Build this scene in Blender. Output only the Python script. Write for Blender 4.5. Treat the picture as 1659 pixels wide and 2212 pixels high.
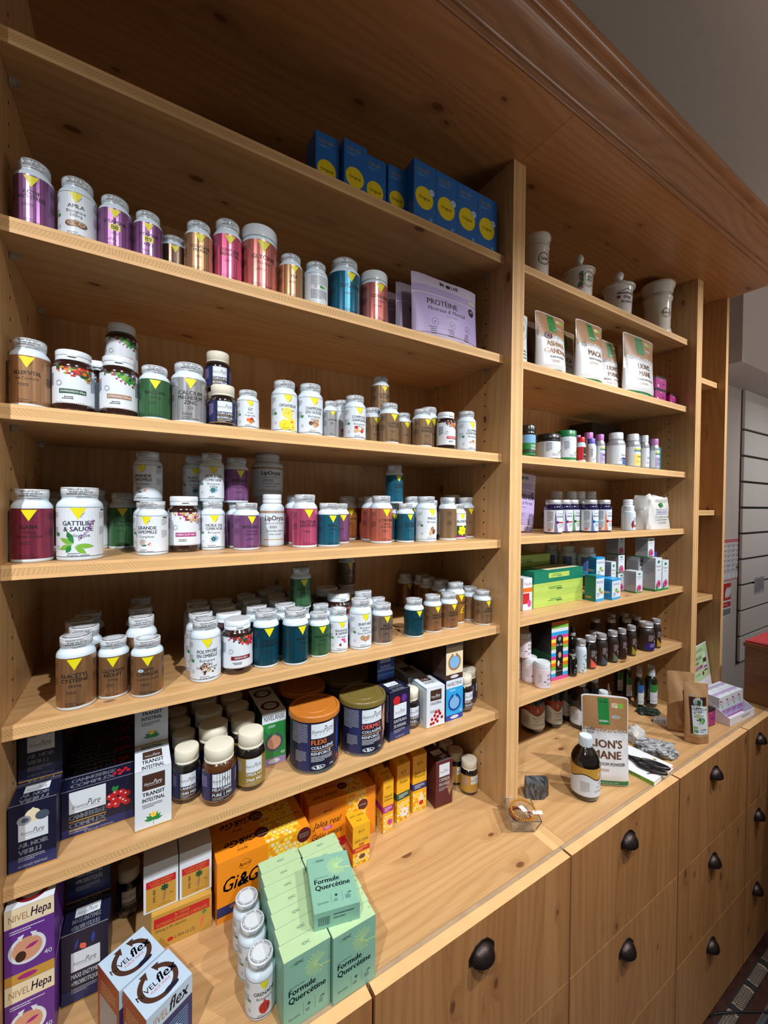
import bpy, math, random
from mathutils import Vector, Matrix
C = bpy.context.scene.collection
D = bpy.data
for o in list(D.objects): D.objects.remove(o, do_unlink=True)
# ---------------------------------------------------------------- camera
cam_d = D.cameras.new('camera'); cam = D.objects.new('camera', cam_d); C.objects.link(cam)
bpy.context.scene.camera = cam
FPX = 881.88
cam_d.sensor_fit = 'VERTICAL'; cam_d.sensor_height = 24.0
cam_d.lens = FPX / 2212 * 24.0
cam_d.clip_start = 0.02
def _cam():
    yaw, pit, rol = math.radians(-31.2757), math.radians(-0.9305), math.radians(0.4528)
    F = Vector((-math.sin(yaw), math.cos(yaw), 0)); R = Vector((math.cos(yaw), math.sin(yaw), 0)); U = Vector((0, 0, 1))
    F2 = F*math.cos(pit)+U*math.sin(pit); U2 = -F*math.sin(pit)+U*math.cos(pit)
    R3 = R*math.cos(rol)+U2*math.sin(rol); U3 = -R*math.sin(rol)+U2*math.cos(rol)
    m = Matrix((R3, U3, -F2)).transposed().to_4x4(); m.translation = Vector((-0.83576, -0.77113, 1.71072))
    cam.matrix_world = m
_cam()
# ---------------------------------------------------------------- light
wd = D.worlds.new('room_ambience'); bpy.context.scene.world = wd; wd.use_nodes = True
bg = wd.node_tree.nodes['Background']; bg.inputs[0].default_value = (1.0, 0.93, 0.84, 1); bg.inputs[1].default_value = 0.07
def spot(name, loc, target, power, size=80, blend=.5, rad=.02, col=(.98, .98, 1)):
    l = D.lights.new(name, 'SPOT'); l.energy = power; l.spot_size = math.radians(size); l.spot_blend = blend
    l.shadow_soft_size = rad; l.color = col
    o = D.objects.new(name, l); C.objects.link(o); o.location = loc
    o.rotation_euler = (Vector(target)-Vector(loc)).to_track_quat('-Z', 'Y').to_euler()
spot('track_spot', (-1.45, -1.05, 2.75), (-.95, .1, 1.05), 60, 76, 1)
spot('track_spot', (-.45, -1.10, 2.75), (-.50, .1, 1.0), 52, 76, 1)
spot('track_spot', (.50, -1.05, 2.75), (.25, .1, 1.25), 66, 76, 1)
spot('track_spot', (1.55, -1.05, 2.75), (.95, .1, 1.5), 54, 76, 1)
spot('track_spot', (2.7, -1.0, 2.75), (2.3, .2, 1.0), 26, 80, 1)
al = D.lights.new('bounce_fill', 'AREA'); al.energy = 22; al.size = 1.5; al.color = (1, .93, .85); ao = D.objects.new('bounce_fill', al); C.objects.link(ao); ao.location = (1.8, -2.5, 1.2); ao.rotation_euler = (math.pi, 0, 0)  # added upward fill in place of floor bounce, brightens ceiling and soffit
vs = bpy.context.scene.view_settings
vs.view_transform = 'Standard'; vs.look = 'None'; vs.gamma = 1; vs.exposure = 0.8; vs.use_curve_mapping = False
# ---------------------------------------------------------------- materials
MATS = {}
def srgb(r, g, b):
    f = lambda c: ((c/255)/12.92 if c/255 <= .04045 else ((c/255+.055)/1.055)**2.4)
    return (f(r), f(g), f(b), 1)
def mat(name, col, rough=.5, metal=0, coat=0, spec=.5, trans=0, bump=None, vary=0.0, streak=0.0, alpha=1, ior=1.5):
    if name in MATS: return MATS[name]
    m = D.materials.new(name); m.use_nodes = True; nt = m.node_tree; p = nt.nodes['Principled BSDF']
    c = srgb(*col); p.inputs['Base Color'].default_value = c
    p.inputs['Roughness'].default_value = rough; p.inputs['Metallic'].default_value = metal
    p.inputs['Coat Weight'].default_value = coat; p.inputs['Coat Roughness'].default_value = .15
    p.inputs['Specular IOR Level'].default_value = spec; p.inputs['Transmission Weight'].default_value = trans
    p.inputs['IOR'].default_value = ior
    if vary or streak:
        tc = nt.nodes.new('ShaderNodeTexCoord'); mp = nt.nodes.new('ShaderNodeMapping'); n = nt.nodes.new('ShaderNodeTexNoise')
        mp.inputs['Scale'].default_value = (1, 1, .02) if streak else (1, 1, 1)
        n.inputs['Scale'].default_value = 260 if streak else 30; n.inputs['Detail'].default_value = 3
        r = nt.nodes.new('ShaderNodeMapRange'); k = streak or vary
        r.inputs['From Min'].default_value = .3; r.inputs['From Max'].default_value = .7
        r.inputs['To Min'].default_value = 1-k; r.inputs['To Max'].default_value = 1+k
        mx = nt.nodes.new('ShaderNodeMix'); mx.data_type = 'RGBA'; mx.blend_type = 'MULTIPLY'; mx.inputs['Factor'].default_value = 1
        nt.links.new(tc.outputs['Object'], mp.inputs[0]); nt.links.new(mp.outputs[0], n.inputs['Vector']); nt.links.new(n.outputs[0], r.inputs[0])
        mx.inputs['A'].default_value = c; nt.links.new(r.outputs[0], mx.inputs['B']); nt.links.new(mx.outputs['Result'], p.inputs['Base Color'])
    if bump:
        tc = nt.nodes.new('ShaderNodeTexCoord'); n = nt.nodes.new('ShaderNodeTexNoise'); n.inputs['Scale'].default_value = bump[0]; n.inputs['Detail'].default_value = 6
        b = nt.nodes.new('ShaderNodeBump'); b.inputs['Strength'].default_value = bump[1]; b.inputs['Distance'].default_value = .002
        nt.links.new(tc.outputs['Object'], n.inputs['Vector']); nt.links.new(n.outputs[0], b.inputs['Height']); nt.links.new(b.outputs[0], p.inputs['Normal'])
    MATS[name] = m; return m
class G:
    def __init__(s, nt): s.nt = nt
    def n(s, t, **kw):
        x = s.nt.nodes.new(t)
        for k, v in kw.items():
            if k[0] == '_': setattr(x, k[1:], v)
        return x
    def m(s, op, a, b=0.0, c=0.0):
        x = s.nt.nodes.new('ShaderNodeMath'); x.operation = op
        for i, v in enumerate((a, b, c)):
            if isinstance(v, (int, float)): x.inputs[i].default_value = v
            else: s.nt.links.new(v, x.inputs[i])
        return x.outputs[0]
    def vec(s, a, b, c=0.0):
        x = s.nt.nodes.new('ShaderNodeCombineXYZ')
        for i, v in enumerate((a, b, c)):
            if isinstance(v, (int, float)): x.inputs[i].default_value = v
            else: s.nt.links.new(v, x.inputs[i])
        return x.outputs[0]
    def noise(s, v, scale=1, detail=2, rough=.5, dist=0):
        x = s.nt.nodes.new('ShaderNodeTexNoise'); x.inputs['Scale'].default_value = scale; x.inputs['Detail'].default_value = detail
        x.inputs['Roughness'].default_value = rough; x.inputs['Distortion'].default_value = dist
        s.nt.links.new(v, x.inputs['Vector']); return x.outputs[0]
    def mix(s, f, a, b, mode='MIX'):
        x = s.nt.nodes.new('ShaderNodeMix'); x.data_type = 'RGBA'; x.blend_type = mode
        for nm, v in (('Factor', f), ('A', a), ('B', b)):
            if isinstance(v, (int, float, tuple)): x.inputs[nm].default_value = v
            else: s.nt.links.new(v, x.inputs[nm])
        return x.outputs['Result']
    def rng(s, v, a, b, c=0.0, d=1.0, smooth=False):
        x = s.nt.nodes.new('ShaderNodeMapRange'); x.clamp = True
        if smooth: x.interpolation_type = 'SMOOTHSTEP'
        for i, k in enumerate((a, b, c, d)): x.inputs[i+1].default_value = k
        s.nt.links.new(v, x.inputs[0]); return x.outputs[0]
def wood(name, g, a, light=(211, 172, 120), mid=(197, 153, 102), dark=(148, 104, 60), knot=(104, 62, 34), knots=.36, rough=.42, lam=.12, ring=1.0):
    if name in MATS: return MATS[name]
    m = D.materials.new(name); m.use_nodes = True; nt = m.node_tree; p = nt.nodes['Principled BSDF']; q = G(nt)
    tc = nt.nodes.new('ShaderNodeTexCoord'); sp = nt.nodes.new('ShaderNodeSeparateXYZ'); nt.links.new(tc.outputs['Object'], sp.inputs[0])
    oi = nt.nodes.new('ShaderNodeObjectInfo')
    gr, ac = sp.outputs[g], sp.outputs[a]
    th = sp.outputs[({'X', 'Y', 'Z'}-{g, a}).pop()]
    gr = q.m('ADD', gr, q.m('MULTIPLY', oi.outputs['Random'], 7.0)); ac = q.m('ADD', ac, q.m('MULTIPLY', oi.outputs['Random'], 3.3))
    ac = q.m('ADD', ac, q.m('MULTIPLY', th, .35))
    li = q.m('FLOOR', q.m('DIVIDE', ac, lam))
    wn = nt.nodes.new('ShaderNodeTexWhiteNoise'); wn.noise_dimensions = '1D'; nt.links.new(li, wn.inputs['W'])
    gl = q.m('ADD', gr, q.m('MULTIPLY', wn.outputs[0], 3.0))
    # knots
    kv = nt.nodes.new('ShaderNodeTexVoronoi'); kv.voronoi_dimensions = '2D'; kv.inputs['Scale'].default_value = 1
    nt.links.new(q.vec(q.m('MULTIPLY', gl, 4.2), q.m('MULTIPLY', ac, 8.0)), kv.inputs['Vector'])
    dist = kv.outputs['Distance']
    sc = nt.nodes.new('ShaderNodeSeparateColor'); nt.links.new(kv.outputs['Color'], sc.inputs[0])
    on = q.m('LESS_THAN', sc.outputs[0], knots)
    size = q.m('MULTIPLY_ADD', sc.outputs[1], .05, .025)
    kn = q.m('MULTIPLY', on, q.m('SUBTRACT', 1.0, q.rng(q.m('DIVIDE', dist, size), .65, 1.15, 0, 1, True)))
    halo = q.m('MULTIPLY', on, q.m('SUBTRACT', 1.0, q.rng(q.m('DIVIDE', dist, size), .8, 4.5, 0, 1, True)))
    aw = q.m('ADD', ac, q.m('MULTIPLY', halo, .028))
    n1 = q.noise(q.vec(q.m('MULTIPLY', gl, .9), q.m('MULTIPLY', aw, 5.0), wn.outputs[0]), 1, 2)
    ph = q.m('ADD', q.m('MULTIPLY', aw, 38.0), q.m('MULTIPLY', n1, 9.0*ring))
    ringv = q.m('MULTIPLY_ADD', q.m('SINE', q.m('MULTIPLY', ph, 6.283)), .5, .5)
    ringv = q.m('POWER', ringv, 2.2)
    fine = q.noise(q.vec(q.m('MULTIPLY', gl, 7.0), q.m('MULTIPLY', aw, 420.0)), 1, 2)
    wide = q.noise(q.vec(q.m('MULTIPLY', gl, .7), q.m('MULTIPLY', aw, 14.0)), 1, 3)
    c = q.mix(q.rng(wide, .3, .7), srgb(*light), srgb(*mid))
    c = q.mix(q.m('MULTIPLY', ringv, .24), c, srgb(*dark))
    c = q.mix(q.m('MULTIPLY', q.rng(fine,   .35, .75), .30), c, srgb(*dark))
    c = q.mix(q.m('MULTIPLY', wn.outputs[0], .16), c, srgb(*dark))
    c = q.mix(q.m('MULTIPLY', halo, .35), c, srgb(*dark))
    c = q.mix(q.m('MULTIPLY', kn, .9), c, srgb(*knot))
    nt.links.new(c, p.inputs['Base Color'])
    p.inputs['Roughness'].default_value = rough
    b = nt.nodes.new('ShaderNodeBump'); b.inputs['Strength'].default_value = .12; b.inputs['Distance'].default_value = .0015
    nt.links.new(q.m('ADD', fine, q.m('MULTIPLY', ringv, .5)), b.inputs['Height']); nt.links.new(b.outputs[0], p.inputs['Normal'])
    MATS[name] = m; return m
def endgrain(name, axis='X', light=(214, 172, 116), dark=(128, 96, 58)):
    if name in MATS: return MATS[name]
    m = D.materials.new(name); m.use_nodes = True; nt = m.node_tree; p = nt.nodes['Principled BSDF']; q = G(nt)
    tc = nt.nodes.new('ShaderNodeTexCoord'); sp = nt.nodes.new('ShaderNodeSeparateXYZ'); nt.links.new(tc.outputs['Object'], sp.inputs[0])
    oi = nt.nodes.new('ShaderNodeObjectInfo'); o_ = 'XZ' if axis == 'Z' else 'ZX'
    L = q.m('ADD', sp.outputs[axis], q.m('MULTIPLY', oi.outputs['Random'], 5.0)); T = sp.outputs['X' if axis == 'Z' else ('Z')]
    if axis == 'Y': T = sp.outputs['Z']
    cell = q.m('FLOOR', q.m('DIVIDE', L, .13)); wn = nt.nodes.new('ShaderNodeTexWhiteNoise'); wn.noise_dimensions = '1D'; nt.links.new(cell, wn.inputs['W'])
    k = q.m('MULTIPLY_ADD', wn.outputs[0], 3.2, -1.6)
    warp = q.noise(q.vec(q.m('MULTIPLY', L, 16.0), q.m('MULTIPLY', T, 30.0)), 1, 2)
    bend = q.m('MULTIPLY', q.m('MULTIPLY', T, T), 22.0)
    ph = q.m('ADD', q.m('ADD', L, q.m('MULTIPLY', T, k)), q.m('MULTIPLY', warp, .018))
    s = q.m('MULTIPLY_ADD', q.m('SINE', q.m('MULTIPLY', ph, 1250.0)), .5, .5)
    c = q.mix(q.m('MULTIPLY', q.m('POWER', s, 1.6), q.rng(q.noise(q.vec(q.m('MULTIPLY', L, 7.0), 0.0), 1, 2), .35, .65, .15, .5)), srgb(*light), srgb(*dark))
    nt.links.new(c, p.inputs['Base Color']); p.inputs['Roughness'].default_value = .7
    MATS[name] = m; return m
# ---------------------------------------------------------------- mesh helpers
def tag(o, label=None, cat=None, group=None, kind=None):
    if label: o['label'] = label
    if cat: o['category'] = cat
    if group: o['group'] = group
    if kind: o['kind'] = kind
    return o
def empty(name, loc=(0, 0, 0), rz=0, label=None, cat=None, group=None):
    o = D.objects.new(name, None); C.objects.link(o); o.location = loc; o.rotation_euler = (0, 0, rz); o.empty_display_size = .02
    return tag(o, label, cat, group)
def link(name, me, parent=None, loc=None, scale=None, rot=None):
    o = D.objects.new(name, me); C.objects.link(o)
    if parent: o.parent = parent
    if loc: o.location = loc
    if scale: o.scale = scale
    if rot: o.rotation_euler = rot
    return o
class MB:
    def __init__(s): s.v = []; s.f = []; s.mi = []; s.mats = []
    def m(s, mt):
        if mt not in s.mats: s.mats.append(mt)
        return s.mats.index(mt)
    def add(s, vs, fs, mt):
        k = len(s.v); s.v += [tuple(v) for v in vs]; i = s.m(mt)
        for f in fs: s.f.append(tuple(a+k for a in f)); s.mi.append(i)
    def box(s, a, b, mt, front=None, top=None):
        x0, y0, z0 = a; x1, y1, z1 = b
        vs = [(x0, y0, z0), (x1, y0, z0), (x1, y1, z0), (x0, y1, z0), (x0, y0, z1), (x1, y0, z1), (x1, y1, z1), (x0, y1, z1)]
        s.add(vs, [(3, 2, 1, 0), (2, 3, 7, 6), (1, 2, 6, 5), (3, 0, 4, 7)], mt)
        s.add(vs, [(0, 1, 5, 4)], front or mt); s.add(vs, [(4, 5, 6, 7)], top or mt)
    def lathe(s, prof, mt, seg=40, a0=0, c=(0, 0, 0)):
        n = len(prof); vs = []; fs = []
        for i in range(seg):
            t = 2*math.pi*i/seg+a0
            for r, z in prof: vs.append((c[0]+r*math.cos(t), c[1]+r*math.sin(t), c[2]+z))
        for i in range(seg):
            j = (i+1) % seg
            for k in range(n-1):
                if prof[k][0] < 1e-6 and prof[k+1][0] < 1e-6: continue
                fs.append((i*n+k, j*n+k, j*n+k+1, i*n+k+1))
        s.add(vs, fs, mt)
    def tube(s, pts, r, mt, seg=8, closed=False):
        n = len(pts); vs = []; fs = []; P = [Vector(p) for p in pts]
        for i in range(n):
            if closed: t = P[(i+1) % n]-P[i-1]
            else: t = P[min(i+1, n-1)]-P[max(i-1, 0)]
            t.normalize(); up = Vector((0, 0, 1)) if abs(t.z) < .9 else Vector((1, 0, 0))
            a = t.cross(up).normalized(); b = t.cross(a)
            rr = r[i] if isinstance(r, (list, tuple)) else r
            for k in range(seg):
                q = 2*math.pi*k/seg; vs.append(P[i]+a*math.cos(q)*rr+b*math.sin(q)*rr)
        for i in range(n if closed else n-1):
            j = (i+1) % n
            for k in range(seg):
                l = (k+1) % seg; fs.append((i*seg+k, i*seg+l, j*seg+l, j*seg+k))
        if not closed: fs.append(tuple(range(seg))[::-1]); fs.append(tuple((n-1)*seg+k for k in range(seg)))
        s.add(vs, fs, mt)
    def mesh(s, name, smooth=None, bevel=0):
        me = D.meshes.new(name); me.from_pydata(s.v, [], s.f)
        for m_ in s.mats: me.materials.append(m_)
        me.polygons.foreach_set('material_index', s.mi)
        if smooth is not None:
            me.polygons.foreach_set('use_smooth', [True]*len(me.polygons)); me.set_sharp_from_angle(angle=math.radians(smooth))
        me.update(); return me
    def obj(s, name, parent=None, smooth=None, bevel=0, **kw):
        o = link(name, s.mesh(name, smooth), parent, **kw)
        if bevel:
            b = o.modifiers.new('bevel', 'BEVEL'); b.width = bevel; b.segments = 2; b.limit_method = 'ANGLE'
        return o
# ---------------------------------------------------------------- printed art
PAL = {'blk': (22, 22, 24), 'ink': (38, 38, 44), 'grey': (120, 122, 126), 'lgrey': (170, 172, 176), 'white': (212, 222, 231), 'cream': (226, 214, 180),
'yel': (222, 214, 22), 'red': (190, 30, 36), 'dred': (120, 24, 32), 'org': (226, 110, 30), 'green': (40, 132, 62), 'dgreen': (24, 74, 46), 'lgreen': (120, 176, 60),
'pinkf': (206, 66, 140), 'brown': (104, 66, 42), 'lbrown': (158, 116, 78), 'tan': (196, 160, 120), 'blue': (34, 96, 168), 'lblue': (120, 176, 220), 'navy': (20, 22, 50),
'navy2': (36, 44, 96), 'gold': (190, 146, 60), 'violet': (96, 44, 138), 'magenta': (160, 36, 120), 'skin': (206, 150, 120), 'teal': (24, 120, 120), 'mint': (128, 178, 156),
'minttop': (178, 208, 160), 'petrol': (26, 60, 78), 'palm': (176, 210, 140), 'orange': (232, 140, 26), 'honey': (226, 170, 30), 'honey2': (246, 214, 80), 'maroon': (84, 26, 34),
'lilac': (176, 160, 206), 'copperb': (150, 62, 28), 'royal': (30, 60, 150), 'cyan': (40, 160, 220), 'strath': (22, 108, 190), 'stry': (238, 214, 20), 'silverp': (150, 152, 158), 'kraft': (176, 136, 96),
'dbrown': (58, 34, 24), 'indigo': (50, 40, 130), 'salmon': (226, 100, 80), 'slate': (70, 84, 100), 'sage': (100, 116, 96), 'lime': (150, 150, 40), 'choc': (70, 44, 34), 'greylilac': (150, 130, 170)}
def pm(c):
    if c[:2] == 'm_': return mat('foil_'+c[2:], METAL[c[2:]], .3, .5, streak=.26)
    return mat('print_'+c, PAL[c], .42, vary=.03)
METAL = {'purple': (134, 88, 138), 'plum': (132, 52, 74), 'pink': (192, 84, 120), 'coral': (194, 114, 106), 'coral2': (198, 112, 94), 'bronze': (168, 128, 92), 'bronze2': (146, 118, 88),
'darkbronze': (90, 70, 56), 'teal': (34, 104, 130), 'dteal': (22, 76, 94), 'green': (66, 112, 74), 'silver': (166, 168, 172), 'silver2': (130, 112, 100), 'gold': (176, 120, 62), 'gold2': (170, 120, 60), 'copper': (146, 108, 74)}
TXT = {}
def txt(s, shear=0, bold=0):
    k = (s, shear, bold)
    if k in TXT: return TXT[k]
    cu = D.curves.new('t', 'FONT'); cu.body = s; cu.size = 1; cu.resolution_u = 2; cu.shear = shear;  cu.fill_mode = 'FRONT' if False else 'BOTH'
    ob = D.objects.new('t', cu); me = D.meshes.new_from_object(ob)
    vs = [(v.co.x, v.co.y) for v in me.vertices]; me.calc_loop_triangles(); fs = [tuple(t_.vertices) for t_ in me.loop_triangles]
    D.objects.remove(ob); D.meshes.remove(me); D.curves.remove(cu)
    if bold and vs:   # heavier strokes: the same glyphs doubled with a small shift
        d = min(bold*.8, .03); n = len(vs); V0, F0 = list(vs), list(fs); vs = []; fs = []
        for i, (dx, dy) in enumerate(((-d, 0), (d, 0), (0, d*.6))): vs += [(a+dx, b+dy) for a, b in V0]; fs += [tuple(j+i*n for j in f) for f in F0]
    if vs:
        x0 = min(v[0] for v in vs); x1 = max(v[0] for v in vs)
    else: x0 = x1 = 0
    TXT[k] = (vs, fs, x0, max(x1-x0, .01)); return TXT[k]
def slabs(poly, cut):
    us = [p_[0] for p_ in poly]; lo, hi = min(us), max(us); out = []; k = math.floor(lo/cut)
    while k*cut < hi-1e-9:
        P = poly
        for lim, sg in ((k*cut, 1), ((k+1)*cut, -1)):
            Q = []
            for i in range(len(P)):
                A, B = P[i-1], P[i]; da, db = sg*(A[0]-lim), sg*(B[0]-lim)
                if (da < 0) != (db < 0) and abs(da-db) > 1e-12: t = da/(da-db); Q.append((A[0]+(B[0]-A[0])*t, A[1]+(B[1]-A[1])*t))
                if db >= 0: Q.append(B)
            P = Q
            if not P: break
        if len(P) > 2: out.append(P)
        k += 1
    return out
class Art:
    def __init__(s, seed=1): s.p = []; s.cut = 0; s.vcut = 0; s.L = 0; s.rnd = random.Random(seed); s.step = .004
    def poly(s, pts, col):
        s.L += 1; s.p.append((pts, [tuple(range(len(pts)))], col, s.L))
    def rect(s, x, y, w, h, col, lift=True):
        if lift: s.L += 1
        nx = max(1, int(math.ceil(w/s.step))); ny = max(1, int(math.ceil(h/.012))) if s.step < 1 and w > .002 and getattr(s, 'gridv', False) else 1
        vs = [(x+w*i/nx, y+h*j/ny) for j in range(ny+1) for i in range(nx+1)]
        fs = [(j*(nx+1)+i, j*(nx+1)+i+1, (j+1)*(nx+1)+i+1, (j+1)*(nx+1)+i) for j in range(ny) for i in range(nx)]
        s.p.append((vs, fs, col, s.L))
    def ell(s, x, y, rx, ry, col, n=20, rot=0):
        c, q = math.cos(rot), math.sin(rot); pts = []
        for i in range(n):
            a = 2*math.pi*i/n; u, v = rx*math.cos(a), ry*math.sin(a); pts.append((x+u*c-v*q, y+u*q+v*c))
        s.poly(pts, col)
    def ring(s, x, y, r0, r1, col, n=28, a0=0, a1=360):
        s.L += 1; vs = []; fs = []
        for i in range(n+1):
            a = math.radians(a0+(a1-a0)*i/n); vs += [(x+r0*math.cos(a), y+r0*math.sin(a)), (x+r1*math.cos(a), y+r1*math.sin(a))]
        for i in range(n): fs.append((2*i, 2*i+1, 2*i+3, 2*i+2))
        s.p.append((vs, fs, col, s.L))
    def text(s, t, x, y, h, col='ink', w=None, al='c', shear=0, bold=0, rot=0, flip=False):
        if not t: return
        s.L += 1; vs, fs, x0, W = txt(t, shear, bold); k = h/.7; sx = k
        if w and W*k > w: sx = w/W
        ww = W*sx; ox = {'c': -ww/2, 'l': 0, 'r': -ww}[al]; c, q = math.cos(rot), math.sin(rot); out = []
        for a, b in vs:
            u, v = (a-x0)*sx+ox, b*k
            if flip: u, v = -u, -v
            out.append((x+u*c-v*q, y+u*q+v*c))
        s.p.append((out, fs, col, s.L))
    def greek(s, x, y, w, n, lh, col='grey', th=.42):
        s.L += 1
        for i in range(n):
            u = 0; W = w*(1 if i < n-1 else .6)
            while u < W-.0004:
                k = min(s.rnd.uniform(.0008, .0032), W-u)
                s.rect(x+u, y-i*lh, k, lh*th, col, lift=False); u += k+.0005
    def cgreek(s, x, y, w, n, lh, col='grey', th=.42):
        for i in range(n):
            ww = w*s.rnd.uniform(.6, 1); s.greek(x-ww/2, y-i*lh, ww/.6 if False else ww, 1, lh, col, th)
    def leaf(s, x, y, l, w, a, col):
        c, q = math.cos(a), math.sin(a); pts = []
        for i in range(7): t = i/6; pts.append((l*t, w*math.sin(math.pi*t)))
        for i in range(5, 0, -1): t = i/6; pts.append((l*t, -w*math.sin(math.pi*t)))
        s.poly([(x+u*c-v*q, y+u*q+v*c) for u, v in pts], col)
    def flower(s, x, y, r, n, col, ctr, w=.3):
        for i in range(n): s.leaf(x, y, r, r*w, 2*math.pi*i/n+.3, col)
        s.ell(x, y, r*.26, r*.26, ctr, 10)
    def comb(s, x, y, w, h, r, cols=('honey2', 'honey')):
        s.rect(x, y, w, h, 'honey'); s.L += 1; dx = r*1.78; dy = r*1.55; j = 0; yy = y+r
        while yy < y+h-r*.7:
            xx = x+r+(dx/2 if j % 2 else 0)
            while xx < x+w-r*.7:
                c = s.rnd.choice(('honey2', 'honey2', 'orange', 'cream'))
                s.p.append(([(xx+r*.8*math.sin(math.pi/3*k), yy+r*.8*math.cos(math.pi/3*k)) for k in range(6)], [(0, 1, 2, 3, 4, 5)], c, s.L)); xx += dx
            yy += dy; j += 1
    def build(s, name, mapf, parent=None, **kw):
        b = MB(); E_ = lambda L: .00005*min(L, 3)+.000004*min(L, 90)
        for vs, fs, col, L in s.p:
            if s.cut and len(fs) == 1 and max(v_[0] for v_ in vs)-min(v_[0] for v_ in vs) > s.cut*1.2:
                for P in slabs([vs[i_] for i_ in fs[0]], s.cut):
                    for Q in (slabs([(v_, u_) for u_, v_ in P], s.vcut) if s.vcut else [[(v_, u_) for u_, v_ in P]]): b.add([mapf(u_, v_, .0001+E_(L)) for v_, u_ in Q], [tuple(range(len(Q)))] if not s.vcut or True else [], pm(col))
            else: b.add([mapf(u, v, .0001+E_(L)) for u, v in vs], fs, pm(col))
        me = b.mesh(name)
        return me if parent is None else link(name, me, parent, **kw)
def cylmap(R): return lambda u, v, e: ((R+e)*math.sin(u/R), -(R+e)*math.cos(u/R), v)
def script(a, x, y, w, col='ink'):   # handwritten maker's signature
    a.text('Essence', x-w*.01, y, w*.13, col, w*.44, 'r', .4); a.text('Pure', x, y-.0006, w*.25, col, w*.42, 'l', .4); a.rect(x-w*.35, y-w*.07, w*.75, w*.012, col)
# ================================================================ setting
WH = wood('pine_across', 'X', 'Y'); WV = wood('pine_upright', 'Z', 'Y'); WB = wood('pine_back', 'Z', 'X')
WD = wood('pine_drawer', 'Z', 'X', light=(186, 136, 86), mid=(168, 117, 68), dark=(124, 78, 42), knots=.6, lam=.09)
WC = wood('pine_canopy', 'X', 'Y', light=(186, 132, 82), mid=(172, 118, 70), dark=(122, 76, 42), knots=.6, rough=.35, lam=.2)
WM = wood('oak_moulding', 'X', 'Z', light=(176, 122, 78), mid=(154, 100, 60), dark=(98, 56, 30), knots=0, rough=.28, ring=1.6)
EX = endgrain('ply_core_x', 'X'); EZ = endgrain('ply_core_z', 'Z'); EDG = mat('ply_skin', (222, 178, 122), .6, vary=.06)
RAIL = mat('worn_rail_edge', (168, 142, 112), .6, vary=.12)
WALL = mat('wall_paint', (186, 178, 174), .85, vary=.02); CEIL = mat('ceiling_paint', (196, 184, 174), .9, vary=.02)
GAP = mat('dark_gap', (26, 16, 10), .9); HOLE = mat('pin_hole', (20, 12, 8), .9)
WZ = .904
def struct(name, a, b, m, parent=None):
    k = MB(); k.box(a, b, m); o = k.obj(name, parent)
    if not parent: o['kind'] = 'structure'
    return o
struct('floor', (-4, -4, -.03), (4.2, .5, -.004), mat('floor_vinyl', (84, 88, 94), .55, vary=.25))
struct('wall_back', (-4, .335, -.03), (1.345, .42, 3.0), WALL)
struct('wall_right', (1.345, .187, -.03), (4.2, .42, 3.0), WALL)
struct('wall_end', (4.2, -4, -.03), (4.3, .42, 3.0), WALL)
struct('ceiling', (-4, -4, 3.0), (4.3, .42, 3.06), CEIL)
struct('trim_1', (1.575, .0, 2.395), (4.2, .187, 3.0), WALL)
sl = empty('wall_right_slats', (2.163, .187, 0)); sl['kind'] = 'structure'
SLM = mat('slat_white', (206, 202, 200), .6, vary=.02)
zs = [2.395, 2.165, 2.014, 1.864, 1.714, 1.563, 1.413, 1.262, 1.111, .96, .81]
k = MB(); k.box((0, -.004, .8), (2.0, 0, 2.39), mat('slat_groove', (60, 56, 56), .8)); k.obj('groove_back', sl)
for i in range(len(zs)-1):
    k = MB(); k.box((0, -.018, zs[i+1]+.007), (2.0, -.0045, zs[i]-(.007 if i else .002)), SLM); o = k.obj('plank', sl, bevel=.002)
# ---- uprights, shelves
def ply_v(name, x0, x1, y0, y1, z0, z1, parent, m=WV):
    k = MB(); t = (x1-x0)*.27
    k.box((x0, y0, z0), (x0+t, y1, z1), m, front=EDG); k.box((x0+t, y0+.0002, z0), (x1-t, y1, z1), m, front=EZ); k.box((x1-t, y0, z0), (x1, y1, z1), m, front=EDG)
    return k.obj(name, parent)
def shelf(x0, x1, z, parent, y0=0.0, m=WH):
    k = MB(); t = .0217; k.box((x0, y0, z-t), (x1, .3075, z-t+.0055), m, front=EDG); k.box((x0, y0+.0002, z-t+.0055), (x1, .3075, z-.0055), m, front=EX)
    k.box((x0, y0, z-.0055), (x1, .3075, z), m, front=EDG); o = k.obj('shelf', parent)
    for px in (x0, x1):
        for py in (.064, .272):
            q = MB(); s = 1 if px == x0 else -1; e = .0006
            q.box((min(px+s*e, px+s*.0085), py-.004, z-t-.009), (max(px+s*e, px+s*.0085), py+.004, z-t-.0002), mat('clear_pin', (210, 200, 185), .2, trans=.5, coat=.5))
            q.box((min(px+s*e, px+s*.014), py-.0045, z-t-.002), (max(px+s*e, px+s*.014), py+.0045, z-t-.0001), MATS['clear_pin'])
            q.obj('shelf_pin', o)
    return o
def holes(xs, parent):
    k = MB()
    for x, s in xs:
        for py in (.064, .272):
            z = .98
            while z < 2.56:
                n = 8; k.add([(x+s*.0004, py+.0026*math.cos(2*math.pi*i/n), z+.0026*math.sin(2*math.pi*i/n)) for i in range(n)], [tuple(range(n))], HOLE); z += .0326
    o = k.obj('pin_holes', parent); o['kind'] = 'stuff'
HB = 2.608
ZL = [2.3738, 2.1130, 1.8506, 1.6214, 1.3912, 1.1593]; ZR = [2.3769, 2.1132, 1.8531, 1.6274, 1.3956, 1.1701]
u = empty('bookcase', (0, 0, 0), 0, 'wide open pine bookcase bay on the left with six filled shelves', 'shelving')
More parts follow.
